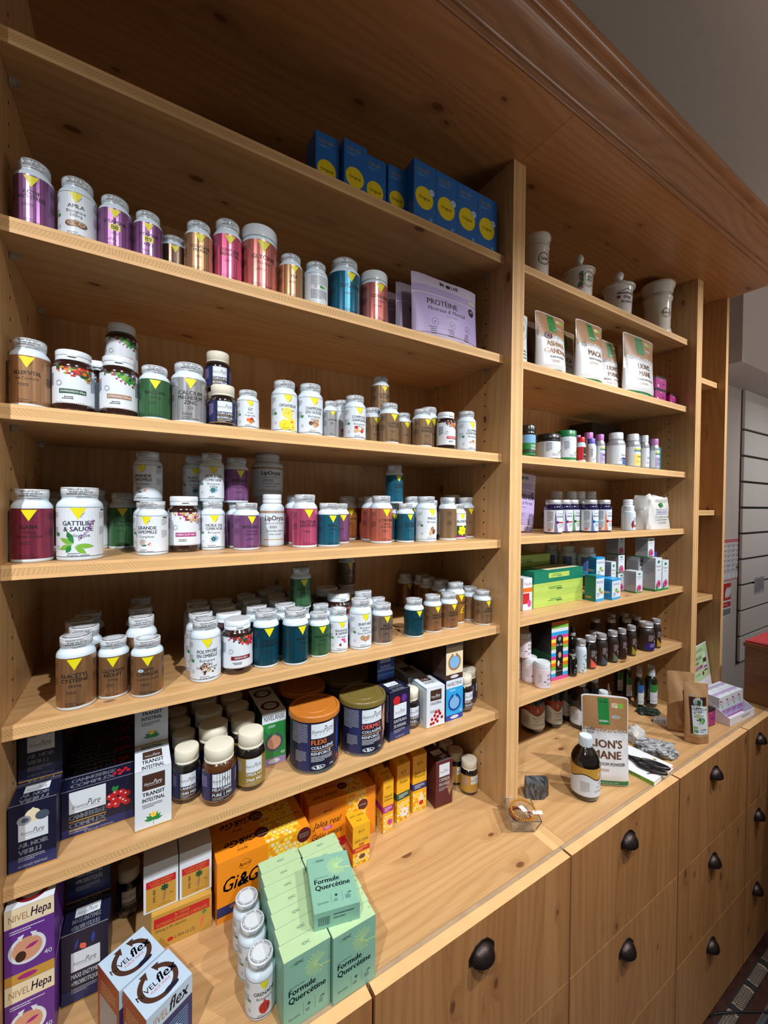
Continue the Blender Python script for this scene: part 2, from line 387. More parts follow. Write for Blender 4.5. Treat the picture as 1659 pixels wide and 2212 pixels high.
ply_v('side_panel', -1.0228, -1, -.0284, .33, WZ, HB, u); ply_v('side_panel', 0, .0226, -.0284, .33, WZ, HB, u)
k = MB(); k.box((-1, .3082, WZ), (0, .33, HB-.001), WB); k.obj('back_panel', u)
for z in ZL: shelf(-.9996, -.0004, z, u)
holes([(-1, 1), (0, -1)], u)
u = empty('bookcase', (.0455, 0, 0), 0, 'middle pine bookcase bay with ceramic jars on its top shelf', 'shelving')
def rel(o_, dx):
    for c in o_.children: c.location.x -= dx
ply_v('side_panel', .0229, .0455, -.0284, .33, WZ, HB, u); ply_v('side_panel', 1.045, 1.0677, -.0284, .33, WZ, HB, u)
k = MB(); k.box((.0455, .3082, WZ), (1.045, .33, HB-.001), WB); k.obj('back_panel', u)
for z in ZR: shelf(.0459, 1.0446, z, u)
holes([(.0455, 1), (1.045, -1)], u); rel(u, .0455)
u = empty('bookcase', (1.0905, 0, 0), 0, 'narrow empty pine bookcase bay at the right end by the grey wall', 'shelving')
ply_v('side_panel', 1.0679, 1.0905, -.0284, .33, WZ, HB, u); ply_v('side_panel', 1.318, 1.3405, -.0284, .33, WZ, HB, u)
k = MB(); k.box((1.0905, .3082, WZ), (1.318, .33, HB-.001), WB); k.obj('back_panel', u)
for z in (2.250, 1.975, 1.701, 1.334): shelf(1.0909, 1.3176, z, u, .0) if z != 1.975 else None
holes([(1.318, -1)], u); rel(u, 1.0905)
# ---- canopy
cn = empty('canopy', (-1.0455, -.183, HB), 0, 'overhanging pine canopy with a moulded cornice above the bookcases', 'canopy')
def cb(name, a, b, m): 
    k = MB(); k.box(a, b, m); o = k.obj(name, cn); o.location = (1.0455, .183, -HB); return o
cb('soffit_board', (-1.6, -.183, HB+.0003), (.0222, .334, HB+.022), WC); cb('soffit_board', (.0232, -.183, HB+.0003), (1.3405, .334, HB+.022), WC)
prof = [(0, 0), (-.004, -.001), (-.0075, .003), (-.0085, .008), (-.006, .012), (-.010, .014), (-.0135, .018), (-.014, .021), (-.017, .028), (-.023, .040), (-.032, .053), (-.043, .066), (-.046, .069), (-.0465, .074), (-.0505, .0755), (-.0535, .080), (-.054, .088), (-.057, .090), (-.0665, .0925), (-.0705, .098), (-.0705, .108), (0, .108)]
k = MB(); xs = [-1.6, 1.3405]; vs = []
for x in xs: vs += [(x, -.183+a, HB+b) for a, b in prof]
n = len(prof); k.add(vs, [(i, i+1, n+i+1, n+i) for i in range(n-1)]+[tuple(range(n))[::-1], tuple(range(n, 2*n))], WM)
o = k.obj('cornice_moulding', cn, smooth=40); o.location = (1.0455, .183, -HB)
# ---- drawer cabinets, worktops
DX = [-1.03, -.5036, .0227, .5466, 1.067, 1.3405]
RZ = [.904, .6124, .3222, .03]
def handle(parent, x, z):
    k = MB(); m = mat('blackened_iron', (62, 52, 50), .38, .85, bump=(300, .3)); y = -.2038
    # hood: quarter dome open below
    nu, nv = 14, 8; vs = []; fs = []
    for i in range(nu+1):
        a = math.pi*i/nu
        for j in range(nv+1):
            b = math.pi/2*j/nv; r = math.sin(a)
            vs.append((x-.029*math.cos(a), y-.0235*r*math.sin(b)*1.0, z-.014+.027*r*math.cos(b)))
    for i in range(nu):
        for j in range(nv): q = i*(nv+1)+j; fs.append((q, q+nv+1, q+nv+2, q+1))
    k.add(vs, fs, m)
    vs2 = [(v[0]*1.0+(x-v[0])*.07, v[1]*.94+y*.06, v[2]-.0012) for v in vs]; k.add(vs2, [f[::-1] for f in fs], m)
    pts = [(x-.033, z-.016), (x-.033, z-.002), (x-.026, z+.006), (x-.016, z+.015), (x, z+.0185), (x+.016, z+.015), (x+.026, z+.006), (x+.033, z-.002), (x+.033, z-.016)]
    n = len(pts); k.add([(p, y, q) for p, q in pts]+[(p, y-.0022, q) for p, q in pts], [tuple(range(n, 2*n))]+[(i, (i+1) % n, n+(i+1) % n, n+i) for i in range(n)], m)
    for sx in (-1, 1): k.lathe([(0, 0), (.0022, 0), (.0016, .0014), (0, .002)], m, 10, c=(0, 0, 0)) if False else None
    return k.obj('handle', parent, smooth=50)
names = ['leftmost pine drawer cabinet under the green boxes', 'pine drawer cabinet under the empty left worktop, cup handles', 'pine drawer cabinet below the large dark bottle', 'pine drawer cabinet below the paper bags', 'narrow pine drawer cabinet at the far right end']
for i in range(5):
    x0, x1 = DX[i], DX[i+1]
    c = empty('drawer_cabinet', (x0, -.18, .03), 0, names[i], 'cabinet'); off = (-x0, .18, -.03)
    k = MB(); a0 = x0+(.0 if i else .0); 
    k.box((x0+.002, -.1816, .03), (x1-.002, .33, WZ-.0235), WD); k.obj('carcass', c, loc=off)
    k = MB(); k.box((x0+.001, -.1817, WZ-.0234), (x1-.001, -.1735, WZ-.0006), RAIL, top=RAIL); k.obj('front_rail', c, loc=off)
    for j in range(3):
        k = MB(); g = .0032; k.box((x0+g, -.2037, RZ[j+1]+.0012), (x1-g, -.1821, RZ[j]-(.0006 if j == 0 else .0012)), WD, top=(EDG if j == 0 else WD))
        d = k.obj('drawer', c, loc=off, bevel=.0012)
        hx = (x0+x1)/2-(.02 if i > 0 else 0); hz = RZ[j]-.054 if i < 5 else 0
        if i == 4: hx = 1.175
        hz = [.846, .556, .272][j]
        h = handle(d, hx, hz)
# strips of cabinet sides flush with the worktop
c = empty('cabinet_divider', (0, -.173, .03), 0, 'pair of pine panel edges set flush between the two worktops', 'cabinet'); off = (0, .173, -.03)
for a, b in ((.0002, .0225), (.0229, .0453)):
    k = MB(); k.box((a, -.173, WZ-.0233), (b, -.0288, WZ-.0004), EX, top=(EDG if a < .01 else EX)); k.obj('panel_edge', c, loc=off)
def worktop(a, b, lab):
    k = MB(); k.box((a, -.173, WZ-.0233), (b, .3078, WZ), WH); o = k.obj('worktop', None, bevel=.0008); tag(o, lab, 'worktop')
WHT = WH
worktop(-1.03, -.0002, 'long pine worktop on the left with green boxes and a bare stretch'); worktop(.0457, 1.0446, 'pine worktop on the right holding the stones and paper bags')
worktop(1.0455, 1.3405, 'short pine worktop end under the white display tray')
k = MB(); k.box((-1.03, -.194, -.004), (1.3405, -.15, .029), mat('plinth_stain', (58, 34, 28), .35, vary=.3)); o = k.obj('plinth'); tag(o, 'dark stained wooden plinth strip under the drawer cabinets', 'plinth')
# floor grille
gb = empty('floor_grille', (.5, -.19, 0), 0, 'long dark floor grille with beige diamond mesh beside the drawers', 'grille'); off = (-.5, .19, 0)
dm = mat('dark_oak_strip', (66, 40, 34), .35, vary=.3); fr = mat('grille_frame', (64, 66, 68), .4, .5, vary=.1)
k = MB(); k.box((-.4, -.215, -.004), (1.9, -.195, .002), dm); k.obj('wood_strip', gb, loc=off)
k = MB(); k.box((-.4, -.285, -.004), (1.9, -.252, .002), dm); k.obj('wood_strip', gb, loc=off)
k = MB(); k.box((-.4, -.290, -.004), (1.9, -.2855, .005), mat('metal_edge', (150, 155, 158), .3, .8)); k.obj('edge_rail', gb, loc=off)
k = MB(); k.box((-.4, -.2515, -.006), (1.9, -.2155, -.003), mat('beige_underlay', (206, 186, 168), .8, vary=.05)); k.obj('underlay', gb, loc=off)
k = MB(); k.box((-.4, -.2515, -.0028), (1.9, -.2485, .003), fr); k.box((-.4, -.2185, -.0028), (1.9, -.2152, .003), fr)
x = -.32
while x < 1.85: k.box((x, -.2484, -.0028), (x+.02, -.2186, .003), fr); x += .1355
k.obj('frame', gb, loc=off)
k = MB(); x = -.32+.02; mm = mat('mesh_wire', (40, 34, 34), .5, .5)
while x < 1.8:
    for q in range(-3, 14):
        for s in (1, -1):
            xa = x+q*.0085; ya, yb = (-.2486, -.2184); xb = xa+s*.0185+(0 if s > 0 else .0185); xc = xa if s > 0 else xa+.0185
            if min(xc, xb) < x-.001 or max(xc, xb) > x+.1165: continue
            vs = [(xc, ya, .0), (xc+.0022, ya, .0), (xb+.0022, yb, .0), (xb, yb, .0)]
            k.add(vs, [(0, 1, 2, 3)], mm)
    x += .1355
o = k.obj('mesh', gb, loc=off); o['kind'] = 'stuff'
k = MB(); k.box((.9, -1.2, -.0039), (1.335, -.30, .002), mat('carpet_dark', (40, 32, 38), .95, vary=.4)); o = k.obj('rug'); tag(o, 'dark patterned rug edge in the bottom right corner', 'rug')
k = MB(); k.tube([(.795, -.196, .0), (.80, -.197, .014), (.808, -.199, .003), (.83, -.204, .0055), (.9, -.24, .006), (1.0, -.30, .006)], .003, mat('black_rubber', (20, 20, 22), .5), 8); o = k.obj('cable', smooth=60); tag(o, 'black cable at the foot of the drawers', 'cable')
# counter at the right edge
ct = empty('counter', (1.342, -.205, 0), 0, 'brown wooden counter end with a red top at the right edge', 'counter'); off = (-1.342, .205, 0)
CW = wood('counter_wood', 'Y', 'Z', light=(140, 92, 50), mid=(120, 76, 40), dark=(80, 46, 24), knots=.35)
k = MB(); k.box((1.342, -.9, 0), (1.95, -.205, 1.135), CW); k.box((1.342, -.205, .9042), (1.95, -.104, 1.135), CW); k.obj('body', ct, loc=off, bevel=.002)
k = MB(); k.box((1.338, -.9, 1.1352), (1.95, -.100, 1.150), CW); k.obj('top_board', ct, loc=off, bevel=.002)
k = MB(); k.box((1.352, -.9, 1.1502), (1.95, -.104, 1.156), mat('red_laminate', (196, 34, 46), .35, vary=.05)); k.obj('red_panel', ct, loc=off)
k = MB(); k.box((1.36, -.6, 1.1562), (1.378, -.175, 1.262), wood('box_wood', 'Y', 'Z', light=(170, 100, 56), mid=(150, 84, 46), dark=(100, 54, 28), knots=.2)); o = k.obj('wooden_panel', bevel=.002); tag(o, 'reddish wooden board standing on the red counter top', 'board')
# notices on the wall
a = Art(3); a.rect(0, 0, .25, .236, 'white'); a.rect(.004, .214, .242, .018, 'red'); a.text('CONSIGNES GÉNÉRALES DE SÉCURITÉ', .127, .219, .008, 'white', .235)
for i in range(4):
    a.rect(.006+.06*i, .008, .0585, .2, 'red'); a.rect(.0072+.06*i, .0092, .056, .1976, 'white')
    for j in range(6): a.rect(.01+.06*i, .04+.028*j, .05, .0012, 'red'); a.greek(.011+.06*i, .058+.028*j, .045, 3, .006, 'blk', .5)
a.rect(.19, .06, .05, .012, 'green'); a.rect(0, 0, .25, .004, 'red')
m = a.build('notice', lambda u, v, e: (u, -e, v)); o = link('safety_notice', m, None, (1.945, .1865, 1.302)); tag(o, 'white framed safety instructions notice with red header on grey wall', 'notice')
a = Art(4); a.rect(0, 0, .15, .19, 'white'); a.rect(.004, .09, .142, .096, 'red'); a.rect(.004, .05, .142, .03, 'red'); a.rect(.004, .006, .142, .035, 'grey'); a.text('EN CAS', .075, .06, .012, 'white')
for i in range(4): a.leaf(.07+.016*i, .10, .07, .012, 1.2, 'white')
m = a.build('notice', lambda u, v, e: (u, -e, v)); o = link('fire_notice', m, None, (1.925, .1865, 1.1)); tag(o, 'red fire sign with white flames below the safety notice', 'notice')
a = Art(5); a.rect(0, 0, .16, .1, 'lgrey'); a.greek(.01, .085, .14, 9, .009, 'blk')
o = link('wall_label', a.build('wl', lambda u, v, e: (u, -e, v)), None, (2.36, .168, 1.19)); tag(o, 'small grey printed sheet at the right edge of the slat wall', 'notice')
# ================================================================ bottles
PL = mat('white_plastic', (206, 222, 232), .28, coat=.3, vary=.02); CAPW = mat('shrink_wrapped_cap', (212, 220, 226), .22, coat=.6, vary=.05)
CR = mat('cream_cap', (224, 220, 200), .5, vary=.04, bump=(600, .25)); AMB = mat('brown_glass', (40, 16, 12), .08, coat=1, vary=.1); BG = mat('black_glass', (20, 14, 12), .06, coat=1)
AMB2 = mat('amber_glass', (78, 42, 14), .06, coat=1, vary=.35); BLG = mat('cobalt_glass', (20, 18, 66), .07, coat=1); SILV = mat('brushed_lid', (196, 198, 202), .36, .55, vary=.05)
CER = mat('crackle_glaze', (216, 210, 196), .18, coat=.6, vary=.06); POR = mat('porcelain', (232, 232, 230), .12, coat=.8)
DKM = mat('matt_dark_jar', (44, 36, 34), .45, coat=.2); GRN = mat('green_glass', (10, 22, 16), .06, coat=1); CLR = mat('frosted_cap', (200, 205, 205), .25, coat=.5)
U = {}
def unit(key, prof, m, seg=40, smooth=38):
    if key in U: return U[key]
    k = MB(); k.lathe(prof, m, seg); U[key] = k.mesh(key, smooth); return U[key]
def rounded(r, z0, z1, b=.02):  # barrel with rounded foot
    return [(0, z0), (r-b*1.6, z0), (r-b*.5, z0+b*.25), (r, z0+b*.8), (r, z1)]
V_BODY = rounded(1, 0, .735, .035)+[(.985, .765), (.93, .795), (.84, .82), (.80, .835), (.775, .845), (.775, .875)]
V_CAP = [(.79, 0), (.81, .02), (.82, .06), (.80, .17), (.83, .22), (.835, .93), (.80, 1.0), (.70, 1.0), (.69, .985), (0, .985)]
def capprint():
    if 'capprint' in U: return U['capprint']
    a = Art(9); R = .0198; W = 2*math.pi*R
    for i in range(3):
        x = -W/3+i*W/3
        a.text("GARANTIE VIT'ALL+", x, .0083, .0018, 'ink', W/3*.8, bold=.03); a.text('PILULIER 100% RECYCLÉ', x+.003, .0057, .0016, 'ink', W/3*.84, bold=.03)
        a.text("GARANTIE VIT'ALL+", x-.002, .0031, .0017, 'ink', W/3*.76, bold=.03); a.text("GARANTIE VIT'ALL+", x+.006, -.0004, .0014, 'ink', W/3*.7, bold=.02)
    a.step = .003; a.rect(-W/2, .0106, W, .0004, 'ink'); a.rect(-W/2, .0015, W, .00035, 'grey')
    b = MB(); f = cylmap(R)
    for vs, fs, col, L in a.p: b.add([f(u_, v_, .0002) for u_, v_ in vs], fs, pm(col))
    a = Art(2); a.ring(0, 0, .0168, .0173, 'ink', 40); a.ring(0, 0, .0133, .0138, 'grey', 40)
    for i in range(36):
        t = 2*math.pi*i/36; c, q = math.cos(t), math.sin(t); x, y = .0155*c, .0155*q
        if i % 6: a.poly([(x-c*.0006+q*.0009, y-q*.0006-c*.0009), (x+c*.0006+q*.0009, y+q*.0006-c*.0009), (x+c*.0006-q*.0009, y+q*.0006+c*.0009), (x-c*.0006-q*.0009, y-q*.0006+c*.0009)], 'ink')
    for vs, fs, col, L in a.p: b.add([(u_, v_, .01232) for u_, v_ in vs], fs, pm(col))
    U['capprint'] = b.mesh('capprint'); return U['capprint']
def pic(a, kind, x, y, s):
    R = a.rnd
    if kind == 'amla':
        for i in range(3): a.ell(x+(i-1)*s*.8, y+s*.1*(i == 1), s*.8, s*.55, ('brown', 'lbrown', 'brown')[i]); a.ell(x+(i-1)*s*.8, y+s*.1, s*.5, s*.3, 'tan'); a.ell(x+(i-1)*s*.8, y+s*.1, s*.3, s*.16, 'brown')
    elif kind == 'berry': [a.ell(x+p, y+q, s*.5, s*.45, c) for p, q, c in ((-s*.5, 0, 'org'), (s*.3, s*.2, 'red'), (s*.1, -s*.5, 'org'))]; a.leaf(x+s*.3, y, s, s*.25, -.4, 'green')
    elif kind == 'daisy': a.flower(x-s*.1, y+s*1.4, s*1.15, 14, 'honey2', 'honey'); a.flower(x+s*.7, y-s*.2, s*.9, 14, 'honey2', 'org'); a.flower(x-s*.6, y-s*.8, s*1.1, 14, 'stry', 'honey'); a.flower(x+s*.9, y-s*1.2, s*.8, 12, 'honey2', 'org')
    elif kind == 'camo': a.flower(x-s*.7, y+s*.1, s*.8, 12, 'lgrey', 'org', .2); a.flower(x+s*.7, y-s*.2, s*1.0, 12, 'white', 'org', .24); a.leaf(x-s, y-s*.6, s*1.6, s*.12, .1, 'dgreen'); a.leaf(x+s, y-s*.7, s, s*.1, 2.6, 'lbrown')
    elif kind == 'mush': [a.ell(x+p, y+q, s*.5, s*.45, c) for p, q, c in ((-s*.8, 0, 'brown'), (0, s*.2, 'lbrown'), (s*.6, s*.6, 'tan'), (s*.5, -s*.2, 'lbrown'), (s*.1, -s*.5, 'tan'))]
    elif kind == 'redmush': [a.ell(x+p, y+q, s*.5, s*.42, c) for p, q, c in ((-s*.9, s*.5, 'red'), (-s*.4, -s*.2, 'tan'), (s*.2, s*.2, 'cream'), (s*.8, s*.1, 'lbrown'), (s*.6, -s*.4, 'red'), (-s, -s*.4, 'tan'))]
    elif kind == 'coprin': [a.ell(x+p, y+q, s*.55, s*.3, c, rot=.5) for p, q, c in ((-s*.6, 0, 'tan'), (s*.2, s*.3, 'lbrown'), (s*.6, -s*.2, 'tan'), (0, -s*.5, 'cream'))]
    elif kind == 'sage':
        for p, q, l, t in ((-.2, 0, 1.7, 2.0), (-.3, 0, 1.6, 2.7), (-.3, -.1, 1.7, 3.5), (0, -.2, 1.9, -.1), (-.1, -.3, 1.5, -.7), (-.5, -.2, 1.0, 4.2)): a.leaf(x+p*s, y+q*s, l*s, .3*s, t, R.choice(('green', 'lgreen', 'green')))
        for i in range(26): t = i/26; a.ell(x+s*(.5+t*1.3)+R.uniform(-.2, .2)*s, y+s*(.5+t*2.4), s*.11, s*.13, R.choice(('violet', 'greylilac', 'lilac', 'brown')), 7)
    elif kind == 'nigella': a.flower(x, y, s*.9, 12, 'lblue', 'navy2', .13); a.flower(x-s*.2, y, s*.6, 9, 'navy2', 'lilac', .2); [a.leaf(x, y, s*1.2, s*.05, .6*i, 'green') for i in range(8)]
    elif kind == 'root': [a.ell(x+p, y+q, s*.5, s*.7, c, rot=-.5) for p, q, c in ((0, s*.6, 'lbrown'), (-s*.4, -s*.4, 'tan'), (s*.5, -s*.1, 'brown'))]
    elif kind == 'yellow':
        a.rect(x-s*1.5, y-s*1.1, s*3, s*2.3, 'dgreen'); a.flower(x, y+s*.1, s*1.25, 6, 'stry', 'honey', .36); a.leaf(x-s, y-s*.8, s*.9, s*.3, .8, 'stry'); a.rect(x-s*1.5, y-s*1.5, s*3, s*.4, 'magenta')
    elif kind == 'poly':
        for i in range(34): t = R.uniform(0, 6.28); q = R.random()**.5; a.ell(x+s*1.2*q*math.cos(t), y+s*.95*q*math.sin(t), s*.22, s*.13, R.choice(('brown', 'lbrown', 'dbrown', 'tan', 'dred')), 7, R.uniform(0, 3))
    elif kind == 'shii': [(a.ell(x+p, y+q, s*.62, s*.6, 'lbrown'), a.ell(x+p, y+q, s*.45, s*.42, 'tan'), a.ell(x+p, y+q, s*.2, s*.18, 'lbrown')) for p, q in ((-s*.7, s*.2), (s*.7, s*.1), (0, -s*.15))]
    elif kind == 'safran': [a.leaf(x+s*.4, y+s*(.1*i), s*1.1, s*.16, .5*i, 'pinkf') for i in range(6)]; [a.leaf(x-s, y-s*.5, s*.9, s*.09, .3*i-.6, 'dred') for i in range(5)]; a.leaf(x+.4*s, y, 1.6*s, .12*s, 1.3, 'pinkf')
    elif kind == 'pome': a.ell(x, y, s, s*1.1, 'red', 24); a.ell(x+s*.1, y-s*.1, s*.7, s*.75, 'dred'); a.leaf(x, y+s, s*.5, s*.2, 1.6, 'red')
    elif kind == 'script': a.text('£', x+s*.3, y-s*.6, s*1.9, 'stry', shear=.2)
def v_label(R, H, st):
    mode, col, titles, pk = st; a = Art(hash_(repr(st))); W = 2*math.pi*R; v0, v1 = .045*H, .735*H; LH = v1-v0
    a.step = R*.16
    base = 'm_'+col if mode == 'm' else 'white'
    a.rect(-W*.49, v0, W*.98, LH, base)
    tc_ = 'blk' if mode == 'm' else 'ink'
    if mode != 'm': a.rect(-W*.49, v1-.0014, W*.98, .0007, 'petrol'); a.rect(-W*.49, v0+.0008, W*.98, .0009, 'petrol')
    a.step = 1
    if mode == 'b':
        a.greek(-R*.75, v1-.008, R*1.5, 8, .0024, 'grey'); a.greek(-R*.75, v1-.036, R*1.5, 8, .0023, 'ink'); a.rect(0, v1-.031, R*.45, .005, 'lgreen'); a.rect(0, v1-.031, R*.2, .005, 'green'); a.ring(-R*.35, v1-.0285, .0018, .0026, 'red')
        return a
    # side small print
    for sx in (-1.5, 1.0):
        a.greek(sx*R, v1-LH*.12, R*.5, 5, .0022, 'ink' if mode == 'm' else 'grey'); a.greek(sx*R, v1-LH*.42, R*.5, 6, .0022, 'ink' if mode == 'm' else 'grey')
    if mode == 'w': a.rect(-R*1.15, v0+LH*.42, R*.26, LH*.07, 'green'); a.rect(R*1.1, v1-LH*.08, R*.4, LH*.04, 'dgreen'); a.ring(-R*1.0, v0+LH*.2, R*.07, R*.1, 'grey', 14)
    t = min(R*.38, LH*.135)
    a.poly([(-t, v1-.0018), (0, v1-.0018-t*1.75), (t, v1-.0018)], 'yel'); a.text("VIT'ALL+", t*.62, v1-.0018-t*1.05, t*.2, 'ink', t*1.0, 'c', rot=1.05)
    y = min(v1-.0018-1.75*t-R*.29, v1-LH*(.40 if not pk else .30)); n = 0
    for i, s in enumerate(titles):
        big = (i == 0 or (s.isupper() and len(s) > 2)); h = R*(.23 if big else .17)
        if s in ('B8', 'B9'): y -= R*.10; a.rect(-R*.32, y-R*.06, R*.64, R*.42, 'yel'); a.text(s, 0, y, R*.3, 'blk', bold=.03); y -= R*.35; continue
        if s: a.text(s, 0, y, h, tc_, R*1.38, bold=.03 if big else 0)
        y -= R*(.29 if big else .24)
    if col == 'copper' and 'OPTI' in titles: a.ell(-R*.42, v1-LH*.37, R*.17, R*.1, 'white'); a.ell(-R*.42, v1-LH*.37, R*.08, R*.08, 'cyan')
    if pk: pic(a, pk, 0 if pk != 'sage' else -R*.1, v0+LH*(.27 if pk != 'script' else .4), R*(.36 if pk not in ('daisy', 'poly', 'yellow', 'sage') else .42))
    else: a.cgreek(0, y-.001, R*1.0, 2, .0024, 'ink')
    a.cgreek(0, v0+LH*.075, R*1.2, 1, .002, 'ink'); a.text('60 gélules végétales', 0, v0+LH*.028, R*.085, tc_, R*1.3)
    return a
def hash_(s):
    h = 7
    for ch in s: h = (h*131+ord(ch)) % 1000003
    return h
LAB = {}
def n_label(R, H, st):
    key, t, _ = st; a = Art(hash_(repr(st))); W = 2*math.pi*R; v0, v1 = .12*H, .71*H; LH = v1-v0; a.step = R*.16
    a.rect(-W*.49, v0, W*.98, LH, 'white'); a.step = 1; R_ = a.rnd
    cols = {'ashwa': ('dgreen', 'red', 'lgreen', 'org'), 'astra': ('green', 'lgreen', 'magenta', 'dgreen'), 'cord': ('brown', 'org', 'tan', 'dred'), 'heri': ('tan', 'cream', 'lbrown', 'magenta'), 'reishi': ('red', 'dgreen', 'org', 'pinkf')}[key]
    q = R*.11
    for i in range(17):
        x = -R*.8+i*q; dep = 1+i*.30
        for j in range(int(dep)+2):
            y = v1-(j+1)*q
            if j <= dep-1 or R_.random() < .5: a.rect(x, y, q, q, R_.choice(cols) if R_.random() < .8 else R_.choice(('white', 'lblue', 'dred')))
    a.ell(R*.6, v1-LH*.17, R*.27, R*.22, cols[0]); a.ell(R*.35, v1-LH*.13, R*.2, R*.15, cols[1]); a.ell(R*.62, v1-LH*.15, R*.12, R*.1, cols[3])
    for i in range(24): a.rect(-R*.85+i*q*.8, v0+R_.choice((0, 1))*q*.35, q*.35, q*.35, R_.choice(('dgreen', 'dred', 'brown')))
    a.ring(-R*.62, v1-LH*.45, R*.12, R*.17, 'lgrey', 8)
    if t:
        bc = {'ashwa': 'dgreen', 'astra': 'lbrown', 'cord': 'red', 'heri': 'magenta', 'reishi': 'dred'}[key]
        a.rect(-R*.6, v0+LH*.27, R*1.3, LH*.12, bc); a.text(t, .05*R, v0+LH*.3, LH*.06, 'white', R*1.2, bold=.02); a.cgreek(0, v0+LH*.17, R*1.1, 2, .0026, 'ink')
    a.greek(-R*1.5, v1-LH*.2, R*.5, 9, .0024, 'navy2'); a.greek(R*1.0, v1-LH*.2, R*.55, 10, .0024, 'navy2')
    return a
def e_label(R, H, st):
    col, titles, _ = st; a = Art(hash_(repr(st))); W = 2*math.pi*R; v0, v1 = .09*H, .60*H; LH = v1-v0; a.step = R*.16
    base = {'navy': 'navy2', 'amber': 'navy2', 'olive': 'gold', 'goldlab': 'gold'}[col]; front = {'navy': 'navy', 'amber': 'navy', 'olive': 'gold', 'goldlab': 'gold'}[col]
    if col == 'olive': PAL.setdefault('olive', (140, 116, 50)); base = front = 'olive'
    a.rect(-W*.49, v0, W*.98, LH, base); a.rect(-R*.72, v0, R*1.5, LH, front); a.rect(-W*.49, v0, W*.98, .0009, 'gold')
    a.rect(-R*.55, v0+LH*.5, R*1.12, LH*.48, 'white'); a.step = 1
    script(a, 0, v0+LH*.68, R*1.2)
    y = v0+LH*.37
    for i, s in enumerate(titles): a.text(s, -R*.55, y, LH*.105, 'white', R*1.15, 'l', bold=.03); a.rect(-R*.55, y-LH*.05, R*1.1, .0006, 'gold'); y -= LH*.19
    a.greek(-R*.55, v0+LH*.1, R*1.0, 2, .0022, 'lgrey'); a.greek(-R*1.5, v1-LH*.15, R*.6, 9, .0024, 'lilac'); a.greek(R*.95, v1-LH*.15, R*.5, 10, .0024, 'lgrey')
    return a
CAT = {'V': ('supplement_bottle', 'bottle'), 'N': ('supplement_jar', 'jar'), 'E': ('capsule_bottle', 'bottle'), 'J': ('powder_jar', 'jar'), 'T': ('powder_tub', 'tub'), 'O': ('flip_cap_bottle', 'bottle'), 'C': ('apothecary_jar', 'jar'),
'K': ('supplement_jar', 'jar'), 'D': ('glass_bottle', 'bottle'), 'F': ('flip_cap_bottle', 'bottle'), 'P': ('cosmetic_pot', 'pot'), 'X': ('dropper_bottle', 'bottle'), 'M': ('lidded_jar', 'jar'), 'G': ('syrup_bottle', 'bottle'), 'S': ('spray_bottle', 'bottle'), 'Z': ('nozzle_bottle', 'bottle')}
GROUPS = {}
def lab(kind, R, H, st, fn):
    k = (kind, round(R, 4), round(H, 4), st)
    if k not in LAB:
        _a = fn(R, H, st); _a.cut = R*.16; LAB[k] = _a.build('label', cylmap(R*1.001))
    return LAB[k]
